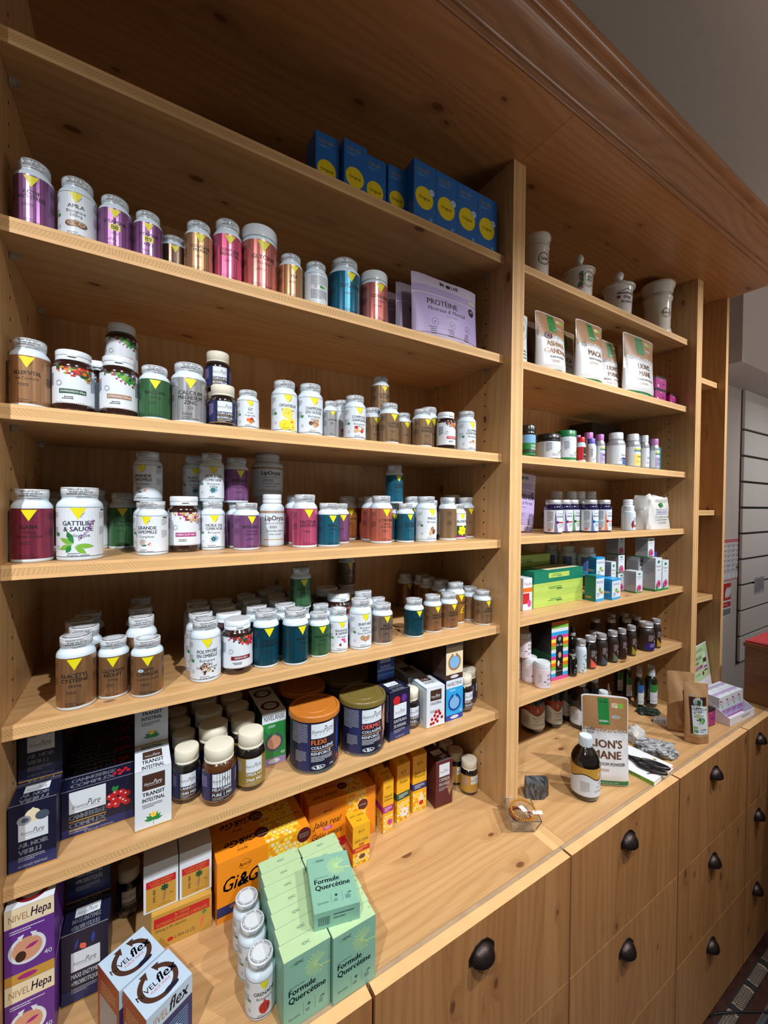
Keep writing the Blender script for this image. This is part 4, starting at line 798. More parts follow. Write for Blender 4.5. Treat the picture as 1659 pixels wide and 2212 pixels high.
ITEMS = [
('V',-0.9656,0.0361,2.1130,0.0241,0.1010,0.00,('m', 'purple', ('ACTIF', 'ANTI-STRESS'), 0),"large purple labelled bottle, leftmost on left bay's second shelf",'L2'),
('V',-0.9132,0.0368,2.1130,0.0248,0.0966,0.00,('w', 'white', ('AMLA', 'Biologique', '500mg'), 'amla'),"white labelled bottle with brown berry picture on left bay's second shelf",'L2'),
('V',-0.8640,0.0352,2.1130,0.0232,0.0882,0.00,('m', 'purple', ('VITAMINE', 'B8', '1000'), 0),"purple bottle marked with a yellow B8 on left bay's second shelf",'L2'),
('V',-0.8175,0.0337,2.1130,0.0217,0.0809,0.00,('m', 'purple', ('VITAMINE', 'B9', '+B12'), 0),"smaller purple bottle with yellow B9 panel on left bay's second shelf",'L2'),
('V',-0.7392,0.0327,2.1130,0.0233,0.0919,0.00,('m', 'bronze', ('COLLAGENE', 'MARIN'), 0),"bronze labelled bottle, left of the pink one on left bay's second shelf",'L2'),
('V',-0.7759,0.0674,2.1130,0.0260,0.0718,0.00,('m', 'darkbronze', ('',), 0),"dark bottle half hidden behind the bronze one on left bay's second shelf",'L2'),
('V',-0.6896,0.0373,2.1130,0.0253,0.1147,0.00,('m', 'pink', ('COMPLEXE', 'PRENATAL'), 0),"pink labelled bottle on left bay's second shelf",'L2'),
('J',-0.6291,0.0455,2.1130,0.0335,0.1246,0.00,('m', 'coral', ('GLYCINE', 'Poudre'), 0),"tall coral jar with wide white lid, biggest on left bay's second shelf",'L2'),
('V',-0.5696,0.0360,2.1130,0.0240,0.0910,0.00,('m', 'bronze', ('PEA',), 0),"small bronze bottle right of the coral jar on left bay's second shelf",'L2'),
('V',-0.5158,0.0371,2.1130,0.0251,0.0925,0.00,('b', 'white', ('',), 0),"white bottle turned to its back text on left bay's second shelf",'L2'),
('V',-0.4453,0.0468,2.1130,0.0348,0.1236,0.00,('m', 'teal', ('SOTATINE',), 0),"teal labelled bottle on left bay's second shelf",'L2'),
('J',-0.3728,0.0430,2.1130,0.0310,0.1162,0.00,('m', 'coral', ('CITRULLINE', 'Poudre'), 0),"smaller coral jar with white lid on left bay's second shelf",'L2'),
('V',-0.9718,0.0363,1.8506,0.0244,0.1012,0.00,('m', 'bronze', ("ALLER'VITAL", 'Le Confort'), 0),"big bronze labelled bottle in the left corner on left bay's third shelf",'L3'),
('N',-0.9194,0.0371,1.8506,0.0268,0.0943,0.00,('ashwa', 'ASHWAGANDHA 600mg', 0),"brown jar with red pixel label and green strip on left bay's third shelf",'L3'),
('N',-0.8904,0.0840,1.8506,0.0270,0.0970,0.00,('ashwa', '', 0),"brown jar mostly hidden between two front jars on left bay's third shelf",'L3'),
('N',-0.8596,0.0386,1.8506,0.0267,0.0974,0.00,('astra', 'ASTRAGALE 500mg', 0),"brown jar with green and magenta leaf label on left bay's third shelf",'L3'),
('N',-0.8587,0.1576,1.8506,0.0267,0.0974,0.00,('astra', '', 0),"brown jar hidden behind, carrying another jar on left bay's third shelf",'L3'),
('V',-0.8079,0.0358,1.8506,0.0239,0.0916,0.00,('m', 'green', ('BACOPA', '250mg'), 0),"green labelled bottle on left bay's third shelf",'L3'),
('V',-0.7543,0.0410,1.8506,0.0287,0.1066,0.00,('m', 'silver', ('CALCIUM', 'MAGNESIUM', 'ZINC', 'D3'), 0),"tall silver labelled bottle on left bay's third shelf",'L3'),
('E',-0.6978,0.0356,1.8506,0.0236,0.0773,0.00,('navy', ('CURCUMA', 'BOSWELLIA'), 0),"navy labelled bottle with cream cap, front one on left bay's third shelf",'L3'),
('E',-0.6976,0.0901,1.8506,0.0236,0.0773,0.00,('navy', ('CURCUMA', ''), 0),"navy bottle half hidden, carrying another bottle on left bay's third shelf",'L3'),
('V',-0.6530,0.0320,1.8506,0.0201,0.0739,0.00,('w', 'white', ('Ω7', 'Huile', 'Argousier'), 'berry'),"white bottle with orange berry picture on left bay's third shelf",'L3'),
('V',-0.5809,0.0373,1.8506,0.0253,0.1040,0.00,('w', 'white', ('CHRYSANTHELLUM', 'Biologique', '500mg'), 'daisy'),"white bottle with large yellow flower picture on left bay's third shelf",'L3'),
('V',-0.5259,0.0382,1.8506,0.0261,0.1065,0.00,('w', 'white', ('CHAMPIGNON', 'DU SOLEIL', 'Biologique', '400mg'), 'mush'),"white bottle with brown mushroom picture, taller on left bay's third shelf",'L3'),
('V',-0.4858,0.0265,1.8506,0.0145,0.0763,0.00,('m', 'silver', ('CHROME',), 0),"slim silver labelled bottle on left bay's third shelf",'L3'),
('V',-0.4230,0.0362,1.8506,0.0245,0.0975,0.00,('w', 'white', ('COMPLEXE', 'CHAMPIGNONS', 'Biologiques', '500mg'), 'redmush'),"white bottle with red berries and mushrooms picture on left bay's third shelf",'L3'),
('V',-0.4315,0.0851,1.8506,0.0240,0.0964,0.00,('w', 'white', ('',), 'redmush'),"white bottle partly hidden behind the mushroom one on left bay's third shelf",'L3'),
('V',-0.3348,0.0334,1.8506,0.0233,0.0925,0.00,('m', 'bronze2', ('COMPLEXE', 'PIAUVIT'), 0),"bronze bottle standing foremost, middle right on left bay's third shelf",'L3'),
('V',-0.3543,0.0778,1.8506,0.0240,0.0885,0.00,('m', 'bronze2', ('COMP', 'PIA'), 0),"bronze bottle left of the foremost bronze one on left bay's third shelf",'L3'),
('V',-0.3009,0.1328,1.8506,0.0233,0.0925,0.00,('m', 'bronze2', ('',), 0),"bronze bottle hidden behind, carrying another on left bay's third shelf",'L3'),
('V',-0.2739,0.0692,1.8506,0.0230,0.0844,0.00,('m', 'bronze2', ('',), 0),"bronze bottle set back between two bronze ones on left bay's third shelf",'L3'),
('V',-0.2394,0.0349,1.8506,0.0245,0.0917,0.00,('m', 'bronze2', ('COMPLEXE', 'RESPIRATOIRE'), 0),"bronze bottle left of the red banded jar on left bay's third shelf",'L3'),
('V',-0.1829,0.0836,1.8506,0.0250,0.1131,0.00,('m', 'bronze2', ('',), 0),"bronze bottle behind, next to the red banded jar on left bay's third shelf",'L3'),
('N',-0.1636,0.0358,1.8506,0.0238,0.0939,0.00,('cord', 'CORDYCEPS', 0),"small brown jar with red strip on white label on left bay's third shelf",'L3'),
('V',-0.0946,0.0373,1.8506,0.0253,0.1047,0.00,('w', 'white', ('COPRIN', 'CHEVELU', 'Biologique'), 'coprin'),"white bottle with pale mushroom picture, rightmost on left bay's third shelf",'L3'),
('V',-0.9715,0.0425,1.6214,0.0255,0.1090,0.00,('m', 'plum', ('GABA', '750mg', 'Acide Aminé'), 0),"big plum red labelled bottle in the left corner on left bay's fourth shelf",'L4'),
('V',-0.9120,0.0394,1.6214,0.0304,0.1133,0.00,('w', 'white', ('GATTILIER', '& SAUGE', 'Biologique'), 'sage'),"big white bottle with green sage leaves picture on left bay's fourth shelf",'L4'),
('V',-0.9630,0.2704,1.6214,0.0340,0.1100,0.00,('m', 'plum', ('',), 0),"plum bottle behind the two biggest bottles on left bay's fourth shelf",'L4'),
('V',-0.9158,0.2170,1.6214,0.0360,0.1157,0.00,('w', 'white', ('',), 0),"white bottle hidden behind the sage leaf bottle on left bay's fourth shelf",'L4'),
('V',-0.8585,0.1977,1.6214,0.0233,0.1094,0.00,('m', 'green', ('GYMNEMA', 'SYLVESTRE'), 0),"dark green labelled bottle on left bay's fourth shelf",'L4'),
('V',-0.8107,0.0579,1.6214,0.0244,0.0931,-0.45,('w', 'white', ('GRANDE', 'CAMOMILLE', 'Complexe'), 'camo'),"front white bottle with camomile picture on left bay's fourth shelf",'L4'),
('V',-0.8160,0.1319,1.6214,0.0244,0.0931,0.00,('w', 'white', ('GRANDE', 'CAMOMILLE', 'Complexe'), 'camo'),"white camomile bottle just behind the front one on left bay's fourth shelf",'L4'),
('N',-0.7580,0.0870,1.6214,0.0279,0.1028,0.00,('heri', 'HERICIUM BIO', 0),"brown jar with white lid and purple strip on left bay's fourth shelf",'L4'),
('V',-0.6964,0.1382,1.6214,0.0226,0.0937,0.00,('w', 'white', ('HUILE DE', 'CUMIN NOIR', 'Biologique', '500mg'), 'nigella'),"lower white bottle with blue flower picture on left bay's fourth shelf",'L4'),
('V',-0.6476,0.0653,1.6214,0.0249,0.0918,0.20,('m', 'purple', ('INTEGRAL B', 'Complexe', 'Vitamine B'), 0),"lower purple bottle, foremost on left bay's fourth shelf",'L4'),
('V',-0.6521,0.1181,1.6214,0.0249,0.0918,0.00,('m', 'purple', ('INTEGRAL B',), 0),"lower purple bottle set back to the left on left bay's fourth shelf",'L4'),
('O',-0.5832,0.1130,1.6214,0.0257,0.1107,0.00,('lip', 'LipOryza', 0),"white bottle with brown lettering and flip lid on left bay's fourth shelf",'L4'),
('V',-0.5300,0.0555,1.6214,0.0262,0.1101,0.00,('m', 'pink', ('FACTEURS', 'LIPOTROPES'), 0),"pink labelled bottle, foremost on left bay's fourth shelf",'L4'),
('V',-0.5204,0.1395,1.6214,0.0262,0.1101,0.00,('m', 'pink', ('L-',), 0),"pink bottle behind the foremost pink one on left bay's fourth shelf",'L4'),
('V',-0.4786,0.0480,1.6214,0.0241,0.0930,0.00,('m', 'teal', ('KRILL', '1000mg'), 0),"small teal bottle right of the pink one on left bay's fourth shelf",'L4'),
('V',-0.4278,0.1033,1.6214,0.0240,0.0924,0.00,('m', 'purple', ('',), 0),"small purple bottle behind the teal one on left bay's fourth shelf",'L4'),
('V',-0.3668,0.1861,1.6214,0.0260,0.1109,0.00,('m', 'gold', ('BIO VITAL',), 0),"gold brown labelled bottle on left bay's fourth shelf",'L4'),
('V',-0.3337,0.0684,1.6214,0.0269,0.1113,0.00,('m', 'coral2', ('L-TYROSINE', '500mg', 'Acide aminé'), 0),"coral bottle, foremost of three on left bay's fourth shelf",'L4'),
('V',-0.3214,0.1357,1.6214,0.0269,0.1113,0.00,('m', 'coral2', ('L-',), 0),"coral bottle, middle of three on left bay's fourth shelf",'L4'),
('V',-0.3042,0.2043,1.6214,0.0269,0.1113,0.00,('m', 'coral2', ('L-',), 0),"coral bottle, rearmost of three on left bay's fourth shelf",'L4'),
('V',-0.2699,0.0586,1.6214,0.0216,0.0938,0.00,('m', 'teal', ('LACTOBACILLUS', 'GASSERI'), 0),"lower teal bottle with yellow triangle on left bay's fourth shelf",'L4'),
('V',-0.2085,0.1232,1.6214,0.0250,0.1129,0.00,('m', 'teal', ('',), 0),"teal bottle hidden behind the small teal one on left bay's fourth shelf",'L4'),
('V',-0.2123,0.0521,1.6214,0.0267,0.1118,0.00,('w', 'white', ('MACA', 'Biologique'), 'root'),"white bottle with brown root picture on left bay's fourth shelf",'L4'),
('N',-0.1589,0.1017,1.6214,0.0210,0.1034,0.00,('heri', '', 0),"dark jar squeezed behind the root picture bottle on left bay's fourth shelf",'L4'),
('V',-0.1317,0.0643,1.6214,0.0240,0.1107,0.80,('m', 'bronze2', ('',), 0),"bronze bottle left of the small yellow flower one on left bay's fourth shelf",'L4'),
('V',-0.0836,0.0858,1.6214,0.0275,0.0941,0.00,('w', 'white', ('MILLEPERTUIS',), 'yellow'),"small white bottle with big yellow flower label on left bay's fourth shelf",'L4'),
('V',-0.0331,0.1040,1.6214,0.0250,0.1130,0.00,('m', 'bronze2', ('',), 0),"bronze bottle right behind the yellow flower one on left bay's fourth shelf",'L4'),
('O',-0.0333,0.1605,1.6214,0.0303,0.1211,0.00,('spa', 'SPA', 0),"grey white bottle with green letters, rightmost on left bay's fourth shelf",'L4'),
('N',-0.8587,0.1576,1.9482,0.0267,0.0974,0.00,('astra', 'ASTRAGALE 500mg', 0),"brown leaf labelled jar raised on another jar on left bay's third shelf",'L3'),
('E',-0.6976,0.0901,1.9281,0.0236,0.0773,0.00,('navy', ('CURCUMA', 'BOSWELLIA'), 0),"navy bottle with cream cap raised on another on left bay's third shelf",'L3'),
('V',-0.3009,0.1328,1.9434,0.0233,0.0925,0.00,('m', 'bronze2', ('COMPLEXE', 'PIAUVIT'), 0),"bronze bottle raised above the others on left bay's third shelf",'L3'),
('V',-0.8160,0.1319,1.7148,0.0244,0.0931,-0.45,('w', 'white', ('GRANDE', 'CAMOMILLE', 'Complexe'), 'camo'),"camomile bottle stacked on top of another on left bay's fourth shelf",'L4'),
('V',-0.7066,0.0930,1.6214,0.0226,0.0937,0.00,('w', 'white', ('HUILE DE', 'CUMIN NOIR', 'Biologique'), 'nigella'),"lower blue flower bottle in the second row on left bay's fourth shelf",'L4'),
('V',-0.7071,0.0991,1.7154,0.0226,0.0937,0.00,('w', 'white', ('HUILE DE', 'CUMIN NOIR', 'Biologique', '500mg'), 'nigella'),"blue flower bottle stacked on the second row on left bay's fourth shelf",'L4'),
('V',-0.7317,0.1683,1.6214,0.0226,0.0937,0.00,('w', 'white', ('',), 'nigella'),"lower blue flower bottle in the third row on left bay's fourth shelf",'L4'),
('V',-0.7309,0.1676,1.7154,0.0226,0.0937,0.00,('w', 'white', ('HUILE DE', 'CUMIN NOIR', 'Biologique', '500mg'), 'nigella'),"blue flower bottle stacked on the third row on left bay's fourth shelf",'L4'),
('V',-0.6578,0.1182,1.7136,0.0249,0.0918,0.20,('m', 'purple', ('INTEGRAL B', 'Complexe', 'Vitamine B'), 0),"purple bottle stacked on top of another on left bay's fourth shelf",'L4'),
('O',-0.5696,0.2006,1.6214,0.0360,0.1070,0.00,('lip', 'LipOryza', 0),"brown lettered bottle in the dark back row on left bay's fourth shelf",'L4'),
('O',-0.5696,0.2006,1.7287,0.0360,0.0990,0.00,('lip', 'LipOryza', 0),"brown lettered bottle stacked in the back on left bay's fourth shelf",'L4'),
('V',-0.2874,0.0994,1.6214,0.0216,0.0938,0.00,('m', 'teal', ('',), 0),"teal bottle carrying another teal bottle on left bay's fourth shelf",'L4'),
('V',-0.2866,0.0842,1.7155,0.0216,0.0938,0.00,('m', 'teal', ('LACTOBACILLUS', 'GASSERI'), 0),"teal bottle stacked on top of another on left bay's fourth shelf",'L4'),
('V',-0.9172,0.0339,1.3912,0.0259,0.1097,0.00,('m', 'copper', ('N-ACÉTYL', 'CYSTÉINE', '280mg'), 0),"largest copper brown labelled bottle, front left on left bay's fifth shelf",'L5'),
('V',-0.8685,0.0460,1.3912,0.0230,0.0936,0.00,('m', 'copper', ('L-GLUTATHION', 'RÉDUIT', '50mg'), 0),"copper brown bottle, second from left in front on left bay's fifth shelf",'L5'),
('V',-0.8198,0.0253,1.3912,0.0243,0.0923,0.00,('m', 'copper', ('OPTI', 'COMPLEXE', 'Confort visuel'), 0),"copper brown bottle with small blue eye mark on left bay's fifth shelf",'L5'),
('V',-0.9114,0.0866,1.3912,0.0259,0.1097,0.00,('m', 'copper', ('N-ACÉTYL', 'CYSTÉINE', '280mg'), 0),"copper bottle behind the largest copper one, first in line on left bay's fifth shelf",'L5'),
('V',-0.9229,0.1385,1.3912,0.0259,0.1097,0.00,('m', 'copper', ('N-ACÉTYL', 'CYSTÉINE', '280mg'), 0),"copper bottle behind the largest copper one, second in line on left bay's fifth shelf",'L5'),
('V',-0.9141,0.1908,1.3912,0.0259,0.1097,0.00,('m', 'copper', ('N-ACÉTYL', 'CYSTÉINE', '280mg'), 0),"copper bottle behind the largest copper one, last in line on left bay's fifth shelf",'L5'),
('V',-0.8277,0.0744,1.3912,0.0243,0.1180,0.00,('m', 'copper', ('OPTI', 'COMPLEXE', 'Confort visuel'), 0),"copper bottle behind the eye mark one, first in line on left bay's fifth shelf",'L5'),
('V',-0.8287,0.1491,1.3912,0.0243,0.1180,0.00,('m', 'copper', ('OPTI', 'COMPLEXE', 'Confort visuel'), 0),"copper bottle behind the eye mark one, second in line on left bay's fifth shelf",'L5'),
('V',-0.8275,0.2486,1.3912,0.0243,0.1180,0.00,('m', 'copper', ('OPTI', 'COMPLEXE', 'Confort visuel'), 0),"copper bottle behind the eye mark one, last in line on left bay's fifth shelf",'L5'),
('V',-0.7267,0.0384,1.3912,0.0262,0.1077,0.00,('w', 'white', ('POLYPORE', 'EN OMBELLE', 'Biologique', '400mg', 'Extrait Standardisé'), 'poly'),"white bottle with brown frilly mushroom picture on left bay's fifth shelf",'L5'),
('V',-0.7282,0.0926,1.3912,0.0262,0.1077,0.00,('w', 'white', ('POLYPORE', 'EN OMBELLE', 'Biologique', '400mg', 'Extrait Standardisé'), 'poly'),"white bottle, second in the frilly mushroom row on left bay's fifth shelf",'L5'),
('V',-0.7256,0.1465,1.3912,0.0262,0.1077,0.00,('w', 'white', ('POLYPORE', 'EN OMBELLE', 'Biologique', '400mg', 'Extrait Standardisé'), 'poly'),"white bottle, third in the frilly mushroom row on left bay's fifth shelf",'L5'),
('V',-0.7224,0.2000,1.3912,0.0262,0.1077,0.00,('w', 'white', ('POLYPORE', 'EN OMBELLE', 'Biologique', '400mg', 'Extrait Standardisé'), 'poly'),"white bottle, last in the frilly mushroom row on left bay's fifth shelf",'L5'),
('N',-0.6687,0.0460,1.3912,0.0280,0.0992,0.00,('reishi', 'REISHI BIO', 0),"brown jar with red fruit pixel label in front on left bay's fifth shelf",'L5'),
('N',-0.6741,0.1045,1.3912,0.0280,0.0992,0.00,('reishi', 'REISHI BIO', 0),"brown jar with white lid, second in its row on left bay's fifth shelf",'L5'),
('N',-0.6729,0.1635,1.3912,0.0280,0.0992,0.00,('reishi', 'REISHI BIO', 0),"brown jar with white lid, third in its row on left bay's fifth shelf",'L5'),
('N',-0.6699,0.2206,1.3912,0.0280,0.0992,0.00,('reishi', 'REISHI BIO', 0),"brown jar with white lid, fourth in its row on left bay's fifth shelf",'L5'),
('V',-0.6136,0.0468,1.3912,0.0254,0.1075,0.00,('m', 'dteal', ('OMEGA 3', 'COMPLEXE'), 0),"left dark teal bottle in front on left bay's fifth shelf",'L5'),
('V',-0.6198,0.0985,1.3912,0.0254,0.1075,0.00,('m', 'dteal', ('OMEGA 3', 'COMPLEXE'), 0),"dark teal bottle behind the left front one on left bay's fifth shelf",'L5'),
('V',-0.6156,0.1597,1.3912,0.0254,0.1075,0.00,('m', 'dteal', ('OMEGA 3', 'COMPLEXE'), 0),"third bottle in line behind the left teal one on left bay's fifth shelf",'L5'),
('V',-0.6152,0.2133,1.3912,0.0254,0.1075,0.00,('m', 'dteal', ('OMEGA 3', 'COMPLEXE'), 0),"last bottle in line behind the left teal one on left bay's fifth shelf",'L5'),
('V',-0.5581,0.0303,1.3912,0.0259,0.1071,0.25,('m', 'dteal', ('OMEGA', '1000mg'), 0),"right dark teal bottle in front on left bay's fifth shelf",'L5'),
('V',-0.5631,0.0835,1.3912,0.0259,0.1071,0.25,('m', 'dteal', ('OMEGA', '1000mg'), 0),"dark teal bottle behind the right front one on left bay's fifth shelf",'L5'),
('V',-0.5633,0.1364,1.3912,0.0259,0.1071,0.25,('m', 'dteal', ('OMEGA', '1000mg'), 0),"third bottle in line behind the right teal one on left bay's fifth shelf",'L5'),
('V',-0.5521,0.1881,1.3912,0.0259,0.1071,0.25,('m', 'dteal', ('OMEGA', '1000mg'), 0),"fourth bottle in line behind the right teal one on left bay's fifth shelf",'L5'),
('V',-0.5607,0.2403,1.3912,0.0259,0.1071,0.25,('m', 'dteal', ('OMEGA', '1000mg'), 0),"fifth bottle in line behind the right teal one on left bay's fifth shelf",'L5'),
('V',-0.5278,0.2816,1.3912,0.0259,0.1071,0.25,('m', 'dteal', ('OMEGA', '1000mg'), 0),"last bottle in line behind the right teal one on left bay's fifth shelf",'L5'),
('V',-0.5015,0.0445,1.3912,0.0230,0.0895,0.00,('m', 'green', ('RHODIO VITAL', '360mg'), 0),"small green bottle standing in front on left bay's fifth shelf",'L5'),
('V',-0.5192,0.1082,1.3912,0.0230,0.0895,0.00,('m', 'green', ('RHODIO VITAL', '360mg'), 0),"small green bottle bearing another green one on left bay's fifth shelf",'L5'),
('V',-0.5030,0.2016,1.3912,0.0230,0.0895,0.00,('m', 'green', ('RHODIO VITAL', '360mg'), 0),"shaded bottle left of the raised green one on left bay's fifth shelf",'L5'),
('V',-0.4777,0.2838,1.3912,0.0230,0.0895,0.00,('m', 'green', ('RHODIO VITAL', '360mg'), 0),"shaded bottle far behind the raised green one on left bay's fifth shelf",'L5'),
('V',-0.5193,0.1078,1.4809,0.0230,0.0895,0.00,('m', 'green', ('RHODIO VITAL', '360mg'), 0),"green bottle raised on another one on left bay's fifth shelf",'L5'),
('V',-0.4550,0.0464,1.3912,0.0214,0.0921,0.00,('w', 'white', ('RHODIOLA', '& SAFRAN', 'Biologique'), 'safran'),"white bottle with pink flower picture on left bay's fifth shelf",'L5'),
('V',-0.4742,0.1008,1.3912,0.0214,0.0921,0.00,('w', 'white', ('RHODIOLA', '& SAFRAN', 'Biologique'), 'safran'),"white bottle behind the pink flower one on left bay's fifth shelf",'L5'),
('V',-0.4525,0.2293,1.3912,0.0214,0.0921,0.00,('w', 'white', ('RHODIOLA', '& SAFRAN', 'Biologique'), 'safran'),"white bottle two behind the pink flower one on left bay's fifth shelf",'L5'),
('V',-0.4027,0.0407,1.3912,0.0251,0.1087,0.00,('w', 'white', ('SHIITAKE', 'Biologique', '400mg', 'Extrait Standardisé'), 'shii'),"tall white bottle with round brown mushrooms on left bay's fifth shelf",'L5'),
('V',-0.3430,0.0450,1.3912,0.0247,0.0900,0.00,('m', 'silver2', ('SILICE', 'ORGANIQUE'), 0),"grey brown labelled bottle in front on left bay's fifth shelf",'L5'),
('V',-0.3236,0.1035,1.3912,0.0247,0.0900,0.00,('m', 'silver2', ('SILICE', 'ORGANIQUE'), 0),"bottle behind the grey brown labelled one on left bay's fifth shelf",'L5'),
('N',-0.4220,0.1168,1.3912,0.0320,0.1120,0.00,('reishi', 'REISHI BIO', 0),"brown jar with ribbed white lid behind tall mushroom bottle on left bay's fifth shelf",'L5'),
('N',-0.4253,0.1820,1.3912,0.0320,0.1120,0.00,('reishi', 'REISHI BIO', 0),"brown jar with ribbed white lid, further back on left bay's fifth shelf",'L5'),
('V',-0.3719,0.0870,1.3912,0.0251,0.1150,0.00,('w', 'white', ('SHIITAKE', 'Biologique', '400mg', 'Extrait Standardisé'), 'shii'),"white bottle behind the round mushroom one on left bay's fifth shelf",'L5'),
('V',-0.3194,0.2828,1.3912,0.0247,0.0900,0.00,('m', 'silver2', ('SILICE', 'ORGANIQUE'), 0),"grey brown bottle carrying another in the back on left bay's fifth shelf",'L5'),
('V',-0.3194,0.2828,1.4815,0.0247,0.0900,0.00,('m', 'silver2', ('SILICE', 'ORGANIQUE'), 0),"grey brown bottle raised in the back row on left bay's fifth shelf",'L5'),
('V',-0.2488,0.0489,1.3912,0.0245,0.0894,0.00,('m', 'dteal', ('NATTOKINASE',), 0),"small dark teal bottle, standing alone on the right on left bay's fifth shelf",'L5'),
('V',-0.1865,0.0548,1.3912,0.0236,0.0907,0.00,('m', 'copper', ('TRIBULUS', 'TERRESTRIS'), 0),"copper bottle just right of the small teal one on left bay's fifth shelf",'L5'),
('V',-0.1326,0.0554,1.3912,0.0240,0.0898,0.00,('m', 'copper', ('TRIBULUS', 'TERRESTRIS'), 0),"copper bottle left of the yellow script one on left bay's fifth shelf",'L5'),
('V',-0.0815,0.0869,1.3912,0.0257,0.1084,0.00,('m', 'gold2', ('VITAMINE',), 'script'),"gold bottle with large yellow script letter on left bay's fifth shelf",'L5'),
('V',-0.0270,0.0889,1.3912,0.0240,0.0905,0.00,('m', 'bronze2', ('O',), 0),"bronze bottle, second from the right end on left bay's fifth shelf",'L5'),
('V',-0.0272,0.0381,1.3912,0.0242,0.0901,0.00,('m', 'bronze2', ('ZINC', 'COMPLEXE'), 0),"bronze bottle at the right end, front on left bay's fifth shelf",'L5'),
('V',-0.0911,0.1385,1.3912,0.0257,0.1084,0.00,('m', 'copper', ('',), 0),"copper bottle behind the yellow script one, nearest on left bay's fifth shelf",'L5'),
('V',-0.0969,0.1907,1.3912,0.0257,0.1084,0.00,('m', 'copper', ('',), 0),"copper bottle behind the yellow script one, second on left bay's fifth shelf",'L5'),
('V',-0.0829,0.2413,1.3912,0.0257,0.1084,0.00,('m', 'copper', ('',), 0),"copper bottle behind the yellow script one, third on left bay's fifth shelf",'L5'),
('V',-0.1163,0.2818,1.3912,0.0257,0.1084,0.00,('m', 'copper', ('',), 0),"copper bottle behind the yellow script one, farthest on left bay's fifth shelf",'L5'),
('E',-0.7547,0.0722,1.1593,0.0240,0.0947,0.00,('navy', ('CANNELLE', '2500 MG'), 0),"navy labelled dark bottle, left of the amber one on left bay's lowest shelf",'L6'),
('E',-0.7023,0.0411,1.1593,0.0301,0.1012,0.00,('amber', ('MÉLATONINE', 'PURE 1 MG'), 0),"amber bottle with visible brown capsules on left bay's lowest shelf",'L6'),
('E',-0.6422,0.0485,1.1593,0.0275,0.1056,0.00,('olive', ('OMÉGA 3-6-9', '2960 MG'), 0),"dark bottle with olive gold label on left bay's lowest shelf",'L6'),
('E',-0.7550,0.1269,1.1593,0.0240,0.0947,0.00,('navy', ('CANNELLE', '2500 MG'), 0),"cream capped bottle behind the navy front one on left bay's lowest shelf",'L6'),
('E',-0.7577,0.1788,1.1593,0.0240,0.0947,0.00,('navy', ('CANNELLE', '2500 MG'), 0),"cream capped bottle two behind the navy one on left bay's lowest shelf",'L6'),
('E',-0.7602,0.2328,1.1593,0.0240,0.0947,0.00,('navy', ('CANNELLE', '2500 MG'), 0),"cream capped bottle three behind the navy one on left bay's lowest shelf",'L6'),
('E',-0.7031,0.1034,1.1593,0.0310,0.1100,0.00,('navy', ('',), 0),"cream capped bottle behind the amber one on left bay's lowest shelf",'L6'),
('E',-0.7028,0.1666,1.1593,0.0310,0.1100,0.00,('navy', ('',), 0),"cream capped bottle two behind the amber one on left bay's lowest shelf",'L6'),
('E',-0.7040,0.2298,1.1593,0.0310,0.1100,0.00,('navy', ('',), 0),"cream capped bottle three behind the amber one on left bay's lowest shelf",'L6'),
('E',-0.6438,0.1102,1.1593,0.0275,0.1056,0.00,('olive', ('OMÉGA 3-6-9', '2960 MG'), 0),"cream capped bottle behind the olive labelled one on left bay's lowest shelf",'L6'),
('E',-0.6432,0.1670,1.1593,0.0275,0.1056,0.00,('olive', ('OMÉGA 3-6-9', '2960 MG'), 0),"cream capped bottle two behind the olive one on left bay's lowest shelf",'L6'),
('E',-0.6447,0.2231,1.1593,0.0275,0.1056,0.00,('olive', ('OMÉGA 3-6-9', '2960 MG'), 0),"cream capped bottle three behind the olive one on left bay's lowest shelf",'L6'),
('T',-0.5068,0.0537,1.1593,0.0527,0.1196,0.00,('flexi', 0, 0),"navy tub with orange brown lid, front on left bay's lowest shelf",'L6'),
('T',-0.3895,0.0534,1.1593,0.0524,0.1185,0.00,('dermo', 0, 0),"navy tub with olive lid, front on left bay's lowest shelf",'L6'),
('T',-0.4944,0.1638,1.1593,0.0527,0.1196,0.00,('flexi', 0, 0),"navy tub with orange brown lid, rear on left bay's lowest shelf",'L6'),
('T',-0.3812,0.1633,1.1593,0.0524,0.1185,0.00,('dermo', 0, 0),"navy tub with olive lid, rear on left bay's lowest shelf",'L6'),
('E',-0.2471,0.0668,1.1593,0.0255,0.0908,0.00,('navy', ('THÉANINE', 'GABA'), 0),"navy bottle between the two white side boxes on left bay's lowest shelf",'L6'),
('E',-0.0735,0.0599,1.1593,0.0255,0.0907,0.00,('navy', ('REISHI', 'GEORGIEN'), 0),"navy bottle right of the blue portrait box on left bay's lowest shelf",'L6'),
('E',-0.0300,0.0914,1.1593,0.0270,0.0906,0.90,('navy', ('',), 0),"navy bottle at the right end on left bay's lowest shelf",'L6'),
('E',-0.0664,0.1329,1.1593,0.0270,0.0950,0.90,('navy', ('',), 0),"dark bottle in the right back corner, lower on left bay's lowest shelf",'L6'),
('E',-0.8492,0.1733,0.9040,0.0218,0.0900,0.00,('navy', ('TOPOGUA',), 0),'dark bottle with tan cap beside the black box on left worktop','LW'),
('V',-0.6651,-0.1174,0.9040,0.0240,0.0846,0.00,('w', 'white', ('GRENADE', 'Biologique'), 'pome'),'white bottle with red pomegranate, foremost of three on left worktop','LW'),
('V',-0.6641,-0.0593,0.9040,0.0240,0.0846,0.00,('w', 'white', ('GRENADE', 'Biologique'), 'pome'),'white bottle, middle of the three in line on left worktop','LW'),
